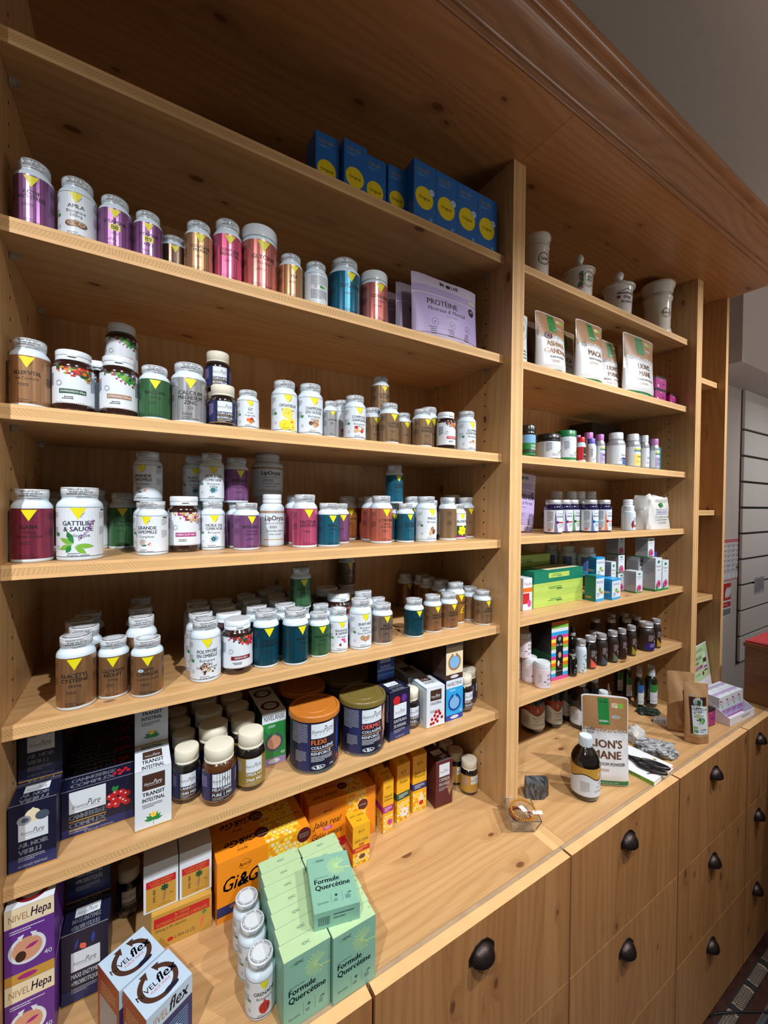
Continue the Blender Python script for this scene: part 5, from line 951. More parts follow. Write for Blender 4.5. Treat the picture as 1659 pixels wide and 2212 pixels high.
('V',-0.6627,-0.0097,0.9040,0.0240,0.0846,0.00,('w', 'white', ('GRENADE', 'Biologique'), 'pome'),'white bottle, rearmost of the three in line on left worktop','LW'),
('E',-0.0281,0.0820,0.9040,0.0251,0.0907,0.00,('goldlab', ('',), 0),'small dark bottle with gold label, front on left worktop','LW'),
('E',-0.0335,0.1332,0.9040,0.0251,0.0907,0.00,('goldlab', ('',), 0),'small dark bottle behind the front gold one on left worktop','LW'),
('E',-0.0281,0.1844,0.9040,0.0251,0.0907,0.00,('goldlab', ('',), 0),'cream capped bottle second behind the gold one on left worktop','LW'),
('E',-0.0699,0.2144,0.9040,0.0251,0.0907,0.00,('goldlab', ('',), 0),'cream capped bottle in the right back corner on left worktop','LW'),
('C',0.1855,0.0428,2.3769,0.0368,0.1334,0.00,(1, 'Corium'),"crackle glazed pot beside the divider on right bay's top shelf",'RA'),
('C',0.4118,0.0562,2.3769,0.0502,0.1645,0.00,(2, 'SALVIA'),"painted porcelain jar with flower garland on right bay's top shelf",'RA'),
('C',0.6484,0.0603,2.3769,0.0543,0.1779,0.00,(3, 'Ong:'),"white porcelain jar with large ball finial on right bay's top shelf",'RA'),
('C',0.9296,0.0625,2.3769,0.0565,0.2244,0.00,(4, 'Sucre'),"crackle glazed pot at the right end on right bay's top shelf",'RA'),
('K',0.1519,0.0426,1.8531,0.0226,0.0939,0.00,('blk', 'green', ('CHARBON', 'VÉGÉTAL'), 'flat'),"black jar with green label beside the divider on right bay's third shelf",'RC'),
('K',0.2642,0.0555,1.8531,0.0355,0.0806,0.00,('blk', 'w', ('',), 'flat'),"wide black jar with white label on right bay's third shelf",'RC'),
('K',0.3600,0.0610,1.8531,0.0310,0.1019,0.00,('wht', 'greenlid', ('',), 'flat'),"white jar with green lid on right bay's third shelf",'RC'),
('K',0.4163,0.0441,1.8531,0.0141,0.0857,0.00,('red', 'w', ('TONUS',), 'cap'),"small red labelled bottle with red lid on right bay's third shelf",'RC'),
('K',0.4742,0.0457,1.8531,0.0157,0.0865,0.00,('wht', 'blue', ('',), 'cap'),"white bottle with blue violet lid on right bay's third shelf",'RC'),
('K',0.5519,0.1036,1.8531,0.0186,0.1227,0.00,('sil', 'mauve', ('',), 'cap'),"mauve capped bottle behind the blue lidded one on right bay's third shelf",'RC'),
('K',0.4853,0.1017,1.8531,0.0117,0.1071,0.00,('sil', 'mauve', ('',), 'cap'),"mauve capped bottle behind the red lidded one on right bay's third shelf",'RC'),
('K',0.5251,0.0462,1.8531,0.0162,0.1056,0.00,('sil', 'mauve', ('BERBERINE',), 'cap'),"slim mauve capped bottle left of the silver one on right bay's third shelf",'RC'),
('K',0.6297,0.0495,1.8531,0.0295,0.1211,0.00,('sil', 'bluelab', ('Thé Vert', 'de Magnésium'), 'cap'),"silver bottle with blue bottom label on right bay's third shelf",'RC'),
('K',0.7329,0.0448,1.8531,0.0248,0.1262,0.00,('sil', 'yellow', ('SUPER BIO',), 'cap'),"white capped bottle with yellow label on right bay's third shelf",'RC'),
('K',0.8075,0.0413,1.8531,0.0163,0.1280,0.00,('sil', 'w', ('SPECIAL',), 'cap'),"white capped bottle with pale label on right bay's third shelf",'RC'),
('K',0.8552,0.0297,1.8531,0.0177,0.1177,0.00,('sil', 'mauvelab', ('& GRATTE',), 'cap'),"mauve capped bottle with lilac label, rightmost on right bay's third shelf",'RC'),
('D',0.2727,0.0400,1.6274,0.0270,0.1039,-0.30,('purple', 'MAGNÉSIUM'),"dark blue glass bottle, first from the left with purple stripe on right bay's fourth shelf",'RD'),
('D',0.3513,0.0606,1.6274,0.0270,0.1052,-0.30,('purple', 'NEURO'),"dark blue glass bottle, second from the left, dark purple stripe on right bay's fourth shelf",'RD'),
('D',0.4058,0.0695,1.6274,0.0270,0.1059,-0.30,('green', 'DRAINO'),"dark blue glass bottle, third from the left, green stripe on right bay's fourth shelf",'RD'),
('D',0.5137,0.0927,1.6274,0.0270,0.1076,-0.30,('blue', 'PROST'),"dark blue glass bottle, fourth from left, half hidden blue stripe on right bay's fourth shelf",'RD'),
('D',0.4423,0.0280,1.6274,0.0270,0.1060,-0.30,('blue', 'PROSTATOL'),"dark blue glass bottle, fifth from left, full blue stripe on right bay's fourth shelf",'RD'),
('D',0.5191,0.0280,1.6274,0.0270,0.1070,-0.30,('orange', 'VISION'),"dark blue glass bottle, sixth from left, orange stripe on right bay's fourth shelf",'RD'),
('D',0.0780,0.0750,1.6274,0.0270,0.1039,0.40,('purple', ''),"shaded dark blue bottle beside the divider, first from front on right bay's fourth shelf",'RD'),
('D',0.0780,0.1330,1.6274,0.0270,0.1039,0.40,('purple', ''),"shaded dark blue bottle beside the divider, second from front on right bay's fourth shelf",'RD'),
('D',0.0780,0.1910,1.6274,0.0270,0.1039,0.40,('purple', ''),"shaded dark blue bottle beside the divider, third from front on right bay's fourth shelf",'RD'),
('D',0.0780,0.2490,1.6274,0.0270,0.1039,0.40,('purple', ''),"shaded dark blue bottle beside the divider, fourth from front on right bay's fourth shelf",'RD'),
('F',0.4663,0.1700,1.6274,0.0260,0.1380,0.00,(0,),"white flip capped bottle in the back row, first from left on right bay's fourth shelf",'RD'),
('F',0.5505,0.1700,1.6274,0.0260,0.1400,0.00,(0,),"white flip capped bottle in the back row, second from left on right bay's fourth shelf",'RD'),
('F',0.6046,0.1700,1.6274,0.0260,0.1414,0.00,(0,),"white flip capped bottle in the back row, third from left on right bay's fourth shelf",'RD'),
('F',0.6758,0.1700,1.6274,0.0260,0.1431,0.00,(0,),"white flip capped bottle in the back row, fourth from left on right bay's fourth shelf",'RD'),
('F',0.7324,0.0587,1.6274,0.0210,0.1121,0.00,(1,),"white bottle left of the crumpled bag, taller rear one on right bay's fourth shelf",'RD'),
('F',0.6754,0.0242,1.6274,0.0210,0.0880,0.00,(1,),"short white bottle in front of the taller white one on right bay's fourth shelf",'RD'),
('F',0.5375,0.0951,1.4668,0.0300,0.1025,0.00,('prop',),"white jar with blue label above the teal box on right bay's fifth shelf",'RE'),
('F',0.5097,0.1496,1.4668,0.0300,0.1025,0.00,('prop',),"white jar with blue label, behind the foremost one on right bay's fifth shelf",'RE'),
('F',0.4958,0.2092,1.4668,0.0300,0.1025,0.00,('prop',),"white jar in shade behind the honeycomb boxes on right bay's fifth shelf",'RE'),
('P',0.2096,0.0241,1.1701,0.0231,0.0748,0.00,(0,),"white pot, foremost of the group on right bay's lowest shelf",'RF'),
('P',0.2103,0.0716,1.1701,0.0231,0.0748,0.00,(0,),"white pot, second in the front group on right bay's lowest shelf",'RF'),
('P',0.1889,0.1140,1.1701,0.0231,0.0748,0.00,(0,),"white pot half hidden by the divider on right bay's lowest shelf",'RF'),
('P',0.1966,0.0839,1.2449,0.0231,0.0748,0.00,(0,),"white pot stacked on top of two others on right bay's lowest shelf",'RF'),
('X',0.3599,0.0266,1.1701,0.0155,0.0836,0.00,(0,),"small black dropper bottle in front on right bay's lowest shelf",'RF'),
('X',0.4281,0.0728,1.1701,0.0155,0.1370,0.00,(1,),"tall black dropper bottle behind the small one on right bay's lowest shelf",'RF'),
('M',0.4111,0.0301,1.1701,0.0174,0.1062,0.00,('w', 'Bio', 'white'),"white bottle with silver cap and dark splashes on right bay's lowest shelf",'RF'),
('M',0.4700,0.0349,1.1701,0.0198,0.1066,0.00,('d', 'Micro', 'salmon'),"dark jar with silver lid and salmon corner on right bay's lowest shelf",'RF'),
('M',0.5286,0.0313,1.1701,0.0192,0.1065,0.00,('d', 'Micro', 'slate'),"dark jar with silver lid and slate corner on right bay's lowest shelf",'RF'),
('M',0.5909,0.0279,1.1701,0.0184,0.1078,0.00,('d', 'Micro', 'sage'),"dark jar with silver lid and grey green corner on right bay's lowest shelf",'RF'),
('M',0.6477,0.0264,1.1701,0.0160,0.1068,0.00,('d', 'Micro', 'brown'),"dark jar with silver lid and plain dark corner on right bay's lowest shelf",'RF'),
('M',0.7123,0.0278,1.1701,0.0166,0.1087,0.00,('d', 'Micro', 'lime'),"dark jar with silver lid and olive yellow corner on right bay's lowest shelf",'RF'),
('M',0.8221,0.0316,1.1701,0.0289,0.1044,0.00,('d', 'Micro', 'indigo'),"dark jar with silver lid and big indigo label on right bay's lowest shelf",'RF'),
('M',0.8832,0.0247,1.1701,0.0176,0.1099,0.00,('d', 'Micro', 'gold'),"dark jar with silver lid and ochre corner on right bay's lowest shelf",'RF'),
('M',0.5873,0.0922,1.1701,0.0198,0.0880,0.00,('d', '', 'brown'),"silver lidded dark jar in the rear rows, front left on right bay's lowest shelf",'RF'),
('M',0.8160,0.1600,1.1701,0.0198,0.0880,0.00,('d', '', 'brown'),"silver lidded dark jar in the rear rows, middle left on right bay's lowest shelf",'RF'),
('M',0.8708,0.1291,1.1701,0.0198,0.0880,0.00,('d', '', 'brown'),"silver lidded dark jar in the rear rows, middle right on right bay's lowest shelf",'RF'),
('M',0.7617,0.1930,1.1701,0.0198,0.0880,0.00,('d', '', 'brown'),"silver lidded dark jar in the rear rows, back left on right bay's lowest shelf",'RF'),
('M',0.8894,0.2012,1.1701,0.0198,0.0880,0.00,('d', '', 'brown'),"silver lidded dark jar in the rear rows, back middle on right bay's lowest shelf",'RF'),
('M',0.9441,0.1283,1.1701,0.0198,0.0880,0.00,('d', '', 'brown'),"silver lidded dark jar in the rear rows, back right on right bay's lowest shelf",'RF'),
('M',0.9533,0.1827,1.1701,0.0198,0.0880,0.00,('d', '', 'brown'),"silver lidded dark jar in the rear rows, farthest on right bay's lowest shelf",'RF'),
('G',0.3950,0.2023,0.9040,0.0406,0.1800,0.00,('copper', 'GLUCIDYN'),'dark bottle with copper label beside the divider on right worktop','RW'),
('G',0.4821,0.1793,0.9040,0.0303,0.1800,0.00,('copper', 'THYROIDYN'),'dark bottle with copper label, second from divider on right worktop','RW'),
('G',0.5752,0.1945,0.9040,0.0330,0.1800,0.00,('grey', 'MINERAL'),'dark bottle with pale label in the second row on right worktop','RW'),
('G',0.5623,0.1252,0.9040,0.0360,0.1800,0.00,('grey', 'SILICIUM'),'dark bottle with pale label behind the tall pouch on right worktop','RW'),
('G',0.2412,-0.0973,0.9040,0.0384,0.1664,0.00,('gold', 'FER'),'large dark bottle with gold banded label on right worktop','RW'),
('S',0.8999,0.0908,0.9040,0.0166,0.1686,0.00,('blue',),'spray bottle with blue topped label on right worktop','RW'),
('S',0.9553,0.0721,0.9040,0.0220,0.1670,0.00,('green',),'spray bottle with green topped label, rightmost on right worktop','RW'),
('S',0.9362,0.1552,0.9040,0.0166,0.1686,0.00,('green',),'spray bottle left of the blue labelled one on right worktop','RW'),
('S',0.9545,0.2028,0.9040,0.0166,0.1686,0.00,('green',),'spray bottle farthest left and most shaded on right worktop','RW'),
('Z',0.6589,0.0689,0.9040,0.0140,0.1050,0.00,(0,),'white pointed dropper bottle nearest the tall pouch on right worktop','RW'),
('Z',0.7492,0.1295,0.9040,0.0140,0.1150,0.00,(0,),'white pointed dropper bottle in the middle on right worktop','RW'),
('Z',0.6952,0.1093,0.9040,0.0140,0.1000,0.00,(0,),'white pointed dropper bottle farthest left on right worktop','RW'),
('G',0.5588,0.0385,0.9040,0.0330,0.1650,0.00,('grey', ''),'dark bottle with white ribbed cap behind pouch on right worktop','RW'),
('G',0.6322,0.1191,0.9040,0.0330,0.1800,0.00,('grey', ''),'dark bottle behind another dark one, rear on right worktop','RW'),
]
for it in ITEMS: item(it[0], it[1], it[2], it[3]+.0004, *it[4:])
# ================================================================ cartons
def carton(x, y, z, ang, w, d, h, base, label, cat='box', front=None, top=None, left=None, name='carton', side=None, group=None, rx=0, slant=0):
    o = empty(name, (x, y, z+.0004), math.radians(ang), label, cat, group)
    if rx: o.rotation_euler.x = rx
    bm_ = mat('card_'+base, PAL[base], .38, coat=.15, vary=.03); k = MB()
    if slant:
        vs = [(0, 0, 0), (w, 0, 0), (w, d, 0), (0, d, 0), (0, 0, h), (w, 0, h), (w, d, h+slant), (0, d, h+slant)]
        k.add(vs, [(3, 2, 1, 0), (2, 3, 7, 6), (1, 2, 6, 5), (3, 0, 4, 7), (0, 1, 5, 4), (4, 5, 6, 7)], bm_)
    else: k.box((0, 0, 0), (w, d, h), bm_)
    k.obj('carton', o, bevel=.0007)
    if front:
        a = Art(hash_(label), ); a.step = 9; front(a, w, h); a.build('front_print', lambda u, v, e: (u, -e, v), o)
    if top:
        a = Art(hash_(label)+1); a.step = 9; top(a, w, d); a.build('top_print', lambda u, v, e: (u, v, h+e+slant*v/d), o)
    if left:
        a = Art(hash_(label)+2); a.step = 9; left(a, d, h); a.build('side_print', lambda u, v, e: (-e, d-u, v), o)
    return o
# Strath
def strath(sz):
    def f(a, w, h):
        a.rect(0, 0, w, h, 'strath'); a.text('Strath', w*.13, h*.84, h*.075, 'cream', w*.66, 'l', bold=.035); a.greek(w*.13, h*.79, w*.5, 2, h*.022, 'lblue')
        cy = h*(.42 if sz else .40); a.ell(w*.47, cy, w*.40, w*.40, 'stry', 36); a.text('Original', w*.47, cy-h*.02, h*.05, 'ink', w*.62, bold=.02)
        if sz: a.ell(w*.80, h*.56, w*.13, w*.13, 'lblue'); a.ell(w*.80, h*.56, w*.11, w*.11, 'white'); a.greek(w*.73, h*.57, w*.13, 2, .003, 'green'); a.text('3', w*.82, h*.09, h*.05, 'white', rot=.8); a.leaf(w*.72, h*.09, w*.14, w*.05, .3, 'lblue')
    return f
for i, (x, y, w, h, q) in enumerate([(-.512, .050, .054, .125, 0), (-.4525, .036, .0553, .125, 0), (-.3955, .046, .0545, .125, 0), (-.3375, .042, .0515, .125, 0), (-.2864, .012, .0645, .139, 1), (-.2210, .012, .0665, .139, 1), (-.1538, .012, .0675, .139, 1), (-.0855, .012, .068, .139, 1)]):
    carton(x, y, ZL[0], 0, w, .055, h, 'strath', 'blue box with yellow disc on the top shelf, %s from the left%s' % (['first', 'second', 'third', 'fourth', 'fifth', 'sixth', 'seventh', 'eighth'][i], ''), front=strath(q), group='blue boxes on the top shelf')
# Essence Pure boxes
def epure(lines, base, pic_=None, logo='white', lc='ink', tc='white'):
    def f(a, w, h):
        a.rect(0, 0, w, h, base); a.rect(0, 0, w, h*.018, 'gold'); a.rect(0, h*.018, w, h*.18, {'navy': 'navy2'}.get(base, base)); lw = w*.62
        if pic_ == 'berries':
            a.rect(w*.1, h*.50, w*.5, h*.46, logo); script(a, w*.34, h*.6, w*.44, lc); y = h*.37
            for s in lines: a.text(s, w*.1, y, h*.10, tc, w*.5, 'l', bold=.035); a.rect(w*.1, y-h*.05, w*.5, h*.02, 'gold'); y -= h*.17
            a.greek(w*.1, h*.13, w*.42, 2, h*.04, 'lgrey'); a.text('30 GÉLULES VÉGÉTALES', w*.5, h*.04, h*.035, 'lgrey')
            for p, q in ((.66, .62), (.74, .68), (.83, .66), (.9, .6), (.72, .54), (.82, .52), (.66, .45), (.75, .42), (.86, .47), (.9, .42)): a.ell(w*p, h*q, w*.055, w*.055, 'red', 16); a.ell(w*p-w*.015, h*q+w*.015, w*.015, w*.015, 'white', 8)
            a.leaf(w*.7, h*.72, w*.12, w*.03, .8, 'green'); a.leaf(w*.72, h*.72, w*.1, w*.03, 1.7, 'green'); return
        ly = h*(.45 if pic_ in ('garlic', 'saffron', 'stomach') else .66)
        a.rect(w*.2, ly, lw, h*.27, logo); script(a, w*.5, ly+h*.09, w*.56, lc); y = ly-h*.10
        for s in lines: a.text(s, w*.2, y, h*.065, tc, lw, 'l', bold=.035); y -= h*.10
        a.greek(w*.2, y+h*.05, w*.55, 3, h*.025, 'lgrey' if tc == 'white' else 'ink')
        if pic_ == 'garlic': a.ell(w*.5, h*.80, w*.17, h*.10, 'cream'); a.leaf(w*.5, h*.84, h*.08, w*.05, 1.5, 'cream'); a.ell(w*.32, h*.75, w*.15, h*.07, 'silverp'); a.ell(w*.7, h*.77, w*.15, h*.07, 'slate'); a.ell(w*.34, h*.75, w*.08, h*.035, 'slate'); a.text('60 GÉLULES VÉGÉTALES', w*.5, h*.06, h*.03, 'lgrey', w*.6)
        if pic_ == 'saffron': a.ell(w*.34, h*.80, w*.17, h*.09, 'red'); a.ell(w*.7, h*.82, w*.13, h*.08, 'violet'); a.text('60 GÉLULES', w*.5, h*.05, h*.03, 'lgrey', w*.6)
        if pic_ == 'stomach': a.leaf(w*.4, h*.82, w*.2, w*.07, -1.0, 'salmon'); a.leaf(w*.28, h*.76, h*.15, w*.03, 1.3, 'royal'); a.leaf(w*.66, h*.76, h*.17, w*.04, 1.5, 'royal')
        if pic_ == 'senna':
            for i in range(7): a.leaf(w*.5, h*.12, w*.26, w*.045, .2+i*.45, 'green')
            a.flower(w*.5, h*.22, w*.10, 6, 'honey2', 'honey', .4); a.rect(w*.495, h*.04, w*.012, h*.12, 'green')
        if pic_ == 'cells':
            for p, q in ((.3, .2), (.45, .28), (.5, .18), (.38, .1), (.62, .24), (.6, .12), (.75, .3), (.25, .09), (.52, .36), (.85, .2), (.68, .36)): a.ell(w*p, h*q, w*.075, h*.042, 'red', 16); a.ell(w*p, h*q, w*.04, h*.02, 'dred', 12)
        if pic_ == 'hair':
            for i in range(6): a.leaf(w*.82, h*.2, h*.45, w*.012, 1.2+i*.12, 'tan')
            a.rect(w*.74, h*.3, w*.16, h*.012, 'gold')
    return f
def etop(lines, base, logo='white', lc='ink', tc='white', berries=False):
    def f(a, w, d):
        a.rect(0, 0, w, d, base); a.rect(0, 0, w, .0012, 'silverp'); a.rect(0, d-.0008, w, .0008, 'silverp')
        if not berries and logo: a.rect(w*.22, d*.55, w*.56, d*.38, logo); script(a, w*.5, d*.67, w*.5, lc)
        hh = d*(.18 if not berries else .26); y = d*(.32 if not berries else .55)
        for s in lines: a.text(s, w*.5 if not berries else w*.42, y, hh, tc, w*.62, bold=.03); y -= hh*1.45
        if berries: [a.ell(w*p, d*q, w*.03, d*.11, 'red', 12) for p, q in ((.72, .4), (.78, .6), (.84, .45), (.8, .3), (.88, .62), (.92, .42))]
    return f
Z6 = ZL[5]
for i, (y, zz) in enumerate([(.021, 0), (.075, 0), (.083, .1012)]):
    carton(-.9975, y, Z6+zz, 0, .056, .05, .1008, 'navy', ['dark navy box with garlic picture at the left end of lowest shelf', 'dark navy garlic box standing behind its twin, lower one', 'dark navy garlic box raised behind, touching the shelf above'][i], front=epure(('AIL NOIR', 'VIEILLI'), 'navy', 'garlic'), top=etop(('AIL NOIR', 'VIEILLI'), 'navy'))
for i in range(6):
    carton(-.9405, .060+i*.0395, Z6, 0, .1, .0385, .078+i*.0, 'navy', 'wide navy cranberry box, %s in its row from the front' % ['first', 'second', 'third', 'fourth', 'fifth', 'last'][i], front=epure(('CANNEBERGE', 'COMPLEX'), 'navy', 'berries'), top=etop(('CANNEBERGE', 'COMPLEX'), 'navy', berries=True), group='cranberry boxes on the lowest shelf')
for i, (y, zz) in enumerate([(.019, 0), (.0845, 0), (.105, .0995)]):
    carton(-.8385, y, Z6+zz, 0, .0545, .065, .0992, 'white', ['white box with yellow flower picture and brown logo patch', 'white brown-logo box directly behind the yellow flower one', 'white brown-logo box raised at the back under the shelf'][i], front=epure(('TRANSIT', 'INTESTINAL'), 'white', 'senna', 'choc', 'white', 'ink'), top=etop(('TRANSIT', 'INTESTINAL'), 'white', 'choc', 'white', 'ink'))
def arrows(a, cx, cy, r, col, bg, face='skin', w_=.25):
    a.ell(cx, cy, r*.8, r*.8, face, 28); a.ring(cx, cy, r*(1-w_), r, col, 36, 118, 422)
    for s in (1, -1):
        t = math.radians(90-s*28); rm = r*(1-w_/2); x, y = cx+rm*math.cos(t), cy+rm*math.sin(t); rx, ry = math.cos(t)*r*w_*1.05, math.sin(t)*r*w_*1.05; tx, ty = -s*math.sin(t)*r*.30, s*math.cos(t)*r*.30+r*.12
        a.poly([(x-rx, y-ry), (x+rx, y+ry), (x+tx, y+ty)] if s > 0 else [(x+rx, y+ry), (x-rx, y-ry), (x+tx, y+ty)], col)
def nivel(name, base, ringc, band, bandname=None, face='skin', low='gold', cap_='60'):
    def f(a, w, h):
        a.rect(0, 0, w, h, base); a.rect(0, h*.80, w, h*.20, band); a.text(name, w*.5, h*.85, h*.085, 'ink', w*.84, bold=.01); a.cgreek(w*.5, h*.74, w*.7, 2, h*.025, 'white'); arrows(a, w*.5, h*.42, w*.38, ringc, base, face)
        a.rect(0, 0, w, h*.13, low); a.ell(w*.5, h*.065, w*.24, h*.038, 'white' if low != 'gold' else 'magenta'); a.text('Diet Horizon', w*.5, h*.055, h*.022, 'ink' if low != 'gold' else 'white', w*.36)
        a.text('40', w*.86, h*.17, h*.06, 'white')
    return f
def niveltop(c='choc'):
    def f(a, w, d): a.rect(0, 0, w, d, 'white'); a.ring(w*.5, d*.5, min(w, d)*.27, min(w, d)*.40, c); a.text('NIVEL', w*.5, d*.45, d*.15, 'ink', w*.5)
    return f
for i, (y, zz) in enumerate([(.081, 0), (.146, 0)]):
    carton(-.6115, y, Z6, 0, .0505, .062, .112, 'dgreen', ['green and white box with couple in round picture, price tagged', 'green and white box behind the price tagged one'][i], front=nivel('NIVELANXI', 'green', 'slate', 'white', face='skin', low='greylilac'), top=niveltop('choc'))
carton(-.3335, .0229, Z6, 4, .060, .05, .116, 'navy', 'navy box with red and violet saffron picture', front=epure(('SAFRAN', '2% SAFRANAL'), 'navy', 'saffron'), top=etop(('SAFRAN', '2% SAFRANAL'), 'navy'), left=lambda a, w, h: (a.rect(0, 0, w, h, 'navy'), a.greek(w*.1, h*.9, w*.8, 14, .005, 'lgrey')))
carton(-.330, .079, Z6, 2, .056, .05, .1165, 'navy', 'navy saffron box behind the front one', front=epure(('SAFRAN', ''), 'navy'), top=etop(('SAFRAN',), 'navy'))
carton(-.331, .085, Z6+.1172, 2, .050, .045, .089, 'navy', 'blue shimmering box stacked behind the saffron box', front=lambda a, w, h: (a.rect(0, 0, w, h, 'royal'), a.rect(0, h*.6, w, h*.4, 'navy'), a.rect(w*.15, h*.5, w*.62, h*.42, 'lgrey'), script(a, w*.46, h*.65, w*.55), a.text('SAFRAN', w*.46, h*.34, h*.09, 'white', w*.6), a.rect(0, h*.28, w, h*.04, 'lblue'), a.rect(0, h*.16, w, h*.025, 'cyan')))
chl = lambda a, w, h: (a.rect(0, 0, w, h, 'lblue'), a.rect(0, 0, w, h*.96, 'white'), a.greek(w*.1, h*.85, w*.7, 22, .0035, 'grey'))
for i, (x, y, an) in enumerate([(-.2245, .0255, -3), (-.228, .1, -3), (-.232, .175, 0)]):
    carton(x, y, Z6, an, .0545, .07, .0995, 'white', ['white box with red blood cells picture in front', 'white red cells box, second in line', 'white red cells box, third in line'][i], front=epure(('CHOLESTÉROL', ''), 'white', 'cells', 'choc', 'white', 'navy2'), top=etop(('CHOLESTÉROL',), 'white', 'choc', 'white', 'ink'), left=chl)
carton(-.1615, .0269, Z6, 0, .0562, .058, .104, 'royal', 'blue box with portrait inside round arrows', front=nivel('NIVELTENS', 'cyan', 'royal', 'white', face='lblue', low='royal'), left=lambda a, w, h: a.rect(0, 0, w, h, 'navy'))
brs = lambda a, w, h: (a.rect(0, 0, w, h, 'dbrown'), a.greek(w*.1, h*.9, w*.8, 18, .0042, 'brown'))
carton(-.1620, .0275, Z6+.1048, 0, .0562, .060, .104, 'choc', 'cream and brown box with two heads, stacked on blue box', front=nivel('NIVELGEL', 'cream', 'lbrown', 'silverp', face='lblue', low='choc'), left=brs)
for i, (x, y, zz) in enumerate([(-.163, .0925, 0), (-.163, .0935, .1045), (-.163, .155, 0), (-.163, .156, .1045)]):
    carton(x, y, Z6+zz, 0, .0562, .058, .104, 'dbrown', 'dark brown box behind the blue portrait box, %s' % ['near lower', 'near upper', 'far lower', 'far upper'][i], left=brs)
# ---- left worktop
def hepa(a, w, h):
    a.rect(0, 0, w, h, 'violet'); a.rect(0, h*.76, w, h*.24, 'cream'); a.text('NIVEL', w*.08, h*.83, h*.09, 'lbrown', w*.42, 'l'); a.text('Hepa', w*.52, h*.83, h*.12, 'violet', w*.42, 'l', shear=.2, bold=.02); a.greek(w*.1, h*.7, w*.7, 2, h*.03, 'white')
    arrows(a, w*.45, h*.42, w*.38, 'white', 'violet', 'skin', .2); a.ell(w*.32, h*.34, w*.11, h*.07, 'dbrown'); a.leaf(w*.4, h*.42, w*.3, w*.05, .3, 'magenta'); a.rect(0, 0, w, h*.13, 'gold'); a.ell(w*.45, h*.065, w*.2, h*.035, 'magenta'); a.text('40', w*.87, h*.24, h*.06, 'white')
for i, (y, zz) in enumerate([(-.004, 0), (-.004, .1108), (.050, 0), (.051, .1108)]):
    carton(-.9975, y, WZ+zz, 0, .056, .052, .1104, 'violet', 'purple box with abdomen picture, %s, left end of worktop' % ['lower front', 'upper front', 'lower rear', 'upper rear'][i], front=hepa, top=niveltop('dred'))
for i, (y, zz) in enumerate([(.036, 0), (.0885, 0), (.098, .1162)]):
    carton(-.9385, y, WZ+zz, -2, .062, .05, .1156, 'navy', ['black blue box with stomach picture beside the purple ones', 'black blue box behind the stomach picture one', 'black blue box raised at the back, in deep shade'][i], front=epure(('MAXI ENZYMES', '+PROBIOTIQUES'), 'navy', 'stomach'), top=etop(('MAXI ENZYMES', '+PROBIOTIQUES'), 'navy'))
def gins(a, w, h):
    a.rect(0, 0, w, h, 'gold'); a.rect(w*.04, h*.62, w*.92, h*.28, 'red'); a.text('IL HWA', w*.5, h*.79, h*.08, 'gold', w*.3); a.text('KOREAN GINSENG CAPSULES', w*.5, h*.66, h*.09, 'gold', w*.84); a.text('500mg x 50 capsules', w*.06, h*.50, h*.075, 'ink', w*.5, 'l')
    a.ell(w*.3, h*.17, w*.05, h*.06, 'red'); a.text('IL HWA CO.,LTD.', w*.37, h*.13, h*.10, 'ink', w*.35, 'l'); a.leaf(w*.86, h*.5, h*.4, w*.02, -1.8, 'salmon'); [a.leaf(w*.87, h*.55, w*.05, w*.01, i*.9, 'green') for i in range(6)]
def gins2(a, w, h):
    a.rect(0, 0, w, h, 'white'); a.rect(w*.07, h*.03, w*.86, h*.62, 'gold'); a.rect(w*.07, h*.50, w*.86, h*.15, 'red'); a.text('IL HWA KOREAN', w*.5, h*.585, h*.04, 'gold', w*.7); a.text('GINSENG EXTRACT', w*.5, h*.525, h*.04, 'gold', w*.6); a.leaf(w*.62, h*.40, h*.3, w*.04, -1.7, 'lbrown'); [a.leaf(w*.6, h*.42, w*.13, w*.03, i*.8, 'dgreen') for i in range(8)]
    for i, s in enumerate('高麗人蔘茶'): a.text(s, w*.3, h*(.40-i*.055), h*.04, 'ink')
    a.text('50 g', w*.8, h*.25, h*.03, 'ink'); a.text('IL HWA CO.', w*.6, h*.07, h*.03, 'ink', w*.5)
carton(-.8135, .0569, WZ, -2.6, .1, .07, .064, 'gold', 'wide gold and red ginseng capsules box under two upright ones', front=gins)
carton(-.8255, .068, WZ+.0648, -1, .056, .055, .088, 'white', 'white box with gold ginseng panel, left of the pair', front=gins2)
carton(-.7675, .066, WZ+.0648, -1, .0555, .055, .088, 'white', 'white box with gold ginseng panel, right of the pair', front=gins2)
PAL['steel'] = (182, 204, 224)
def nflt(a, w, d):
    a.rect(0, 0, w, d, 'steel'); arrows(a, w*.5, d*.5, w*.40, 'choc', 'steel', 'steel', .26); a.text('NIVEL', w*.06, d*.46, d*.13, 'lbrown', w*.42, 'l', bold=.01); a.text('flex', w*.50, d*.46, d*.22, 'navy', w*.42, 'l', shear=.2, bold=.03); a.text('FORCE TRIPLE', w*.5, d*.36, d*.06, 'red', w*.4); a.ell(w*.62, d*.16, w*.16, d*.06, 'navy')
def nflf(a, w, h): a.rect(0, 0, w, h, 'navy2'); a.rect(0, h*.72, w, h*.28, 'steel'); a.text('NIVEL', w*.06, h*.78, h*.12, 'lbrown', w*.4, 'l'); a.text('flex', w*.48, h*.78, h*.18, 'navy', w*.44, 'l', shear=.2, bold=.03); [a.rect(w*.1, h*(.2+.04*i), w*.8, h*.012, 'lblue') for i in range(11)]; arrows(a, w*.5, h*.3, w*.3, 'white', 'navy2', 'skin')
nfll = lambda a, w, h: (a.rect(0, 0, w, h, 'copperb'), a.rect(w*.1, h*.1, w*.8, h*.5, 'silverp'), a.greek(w*.15, h*.8, w*.7, 4, .005, 'tan'))
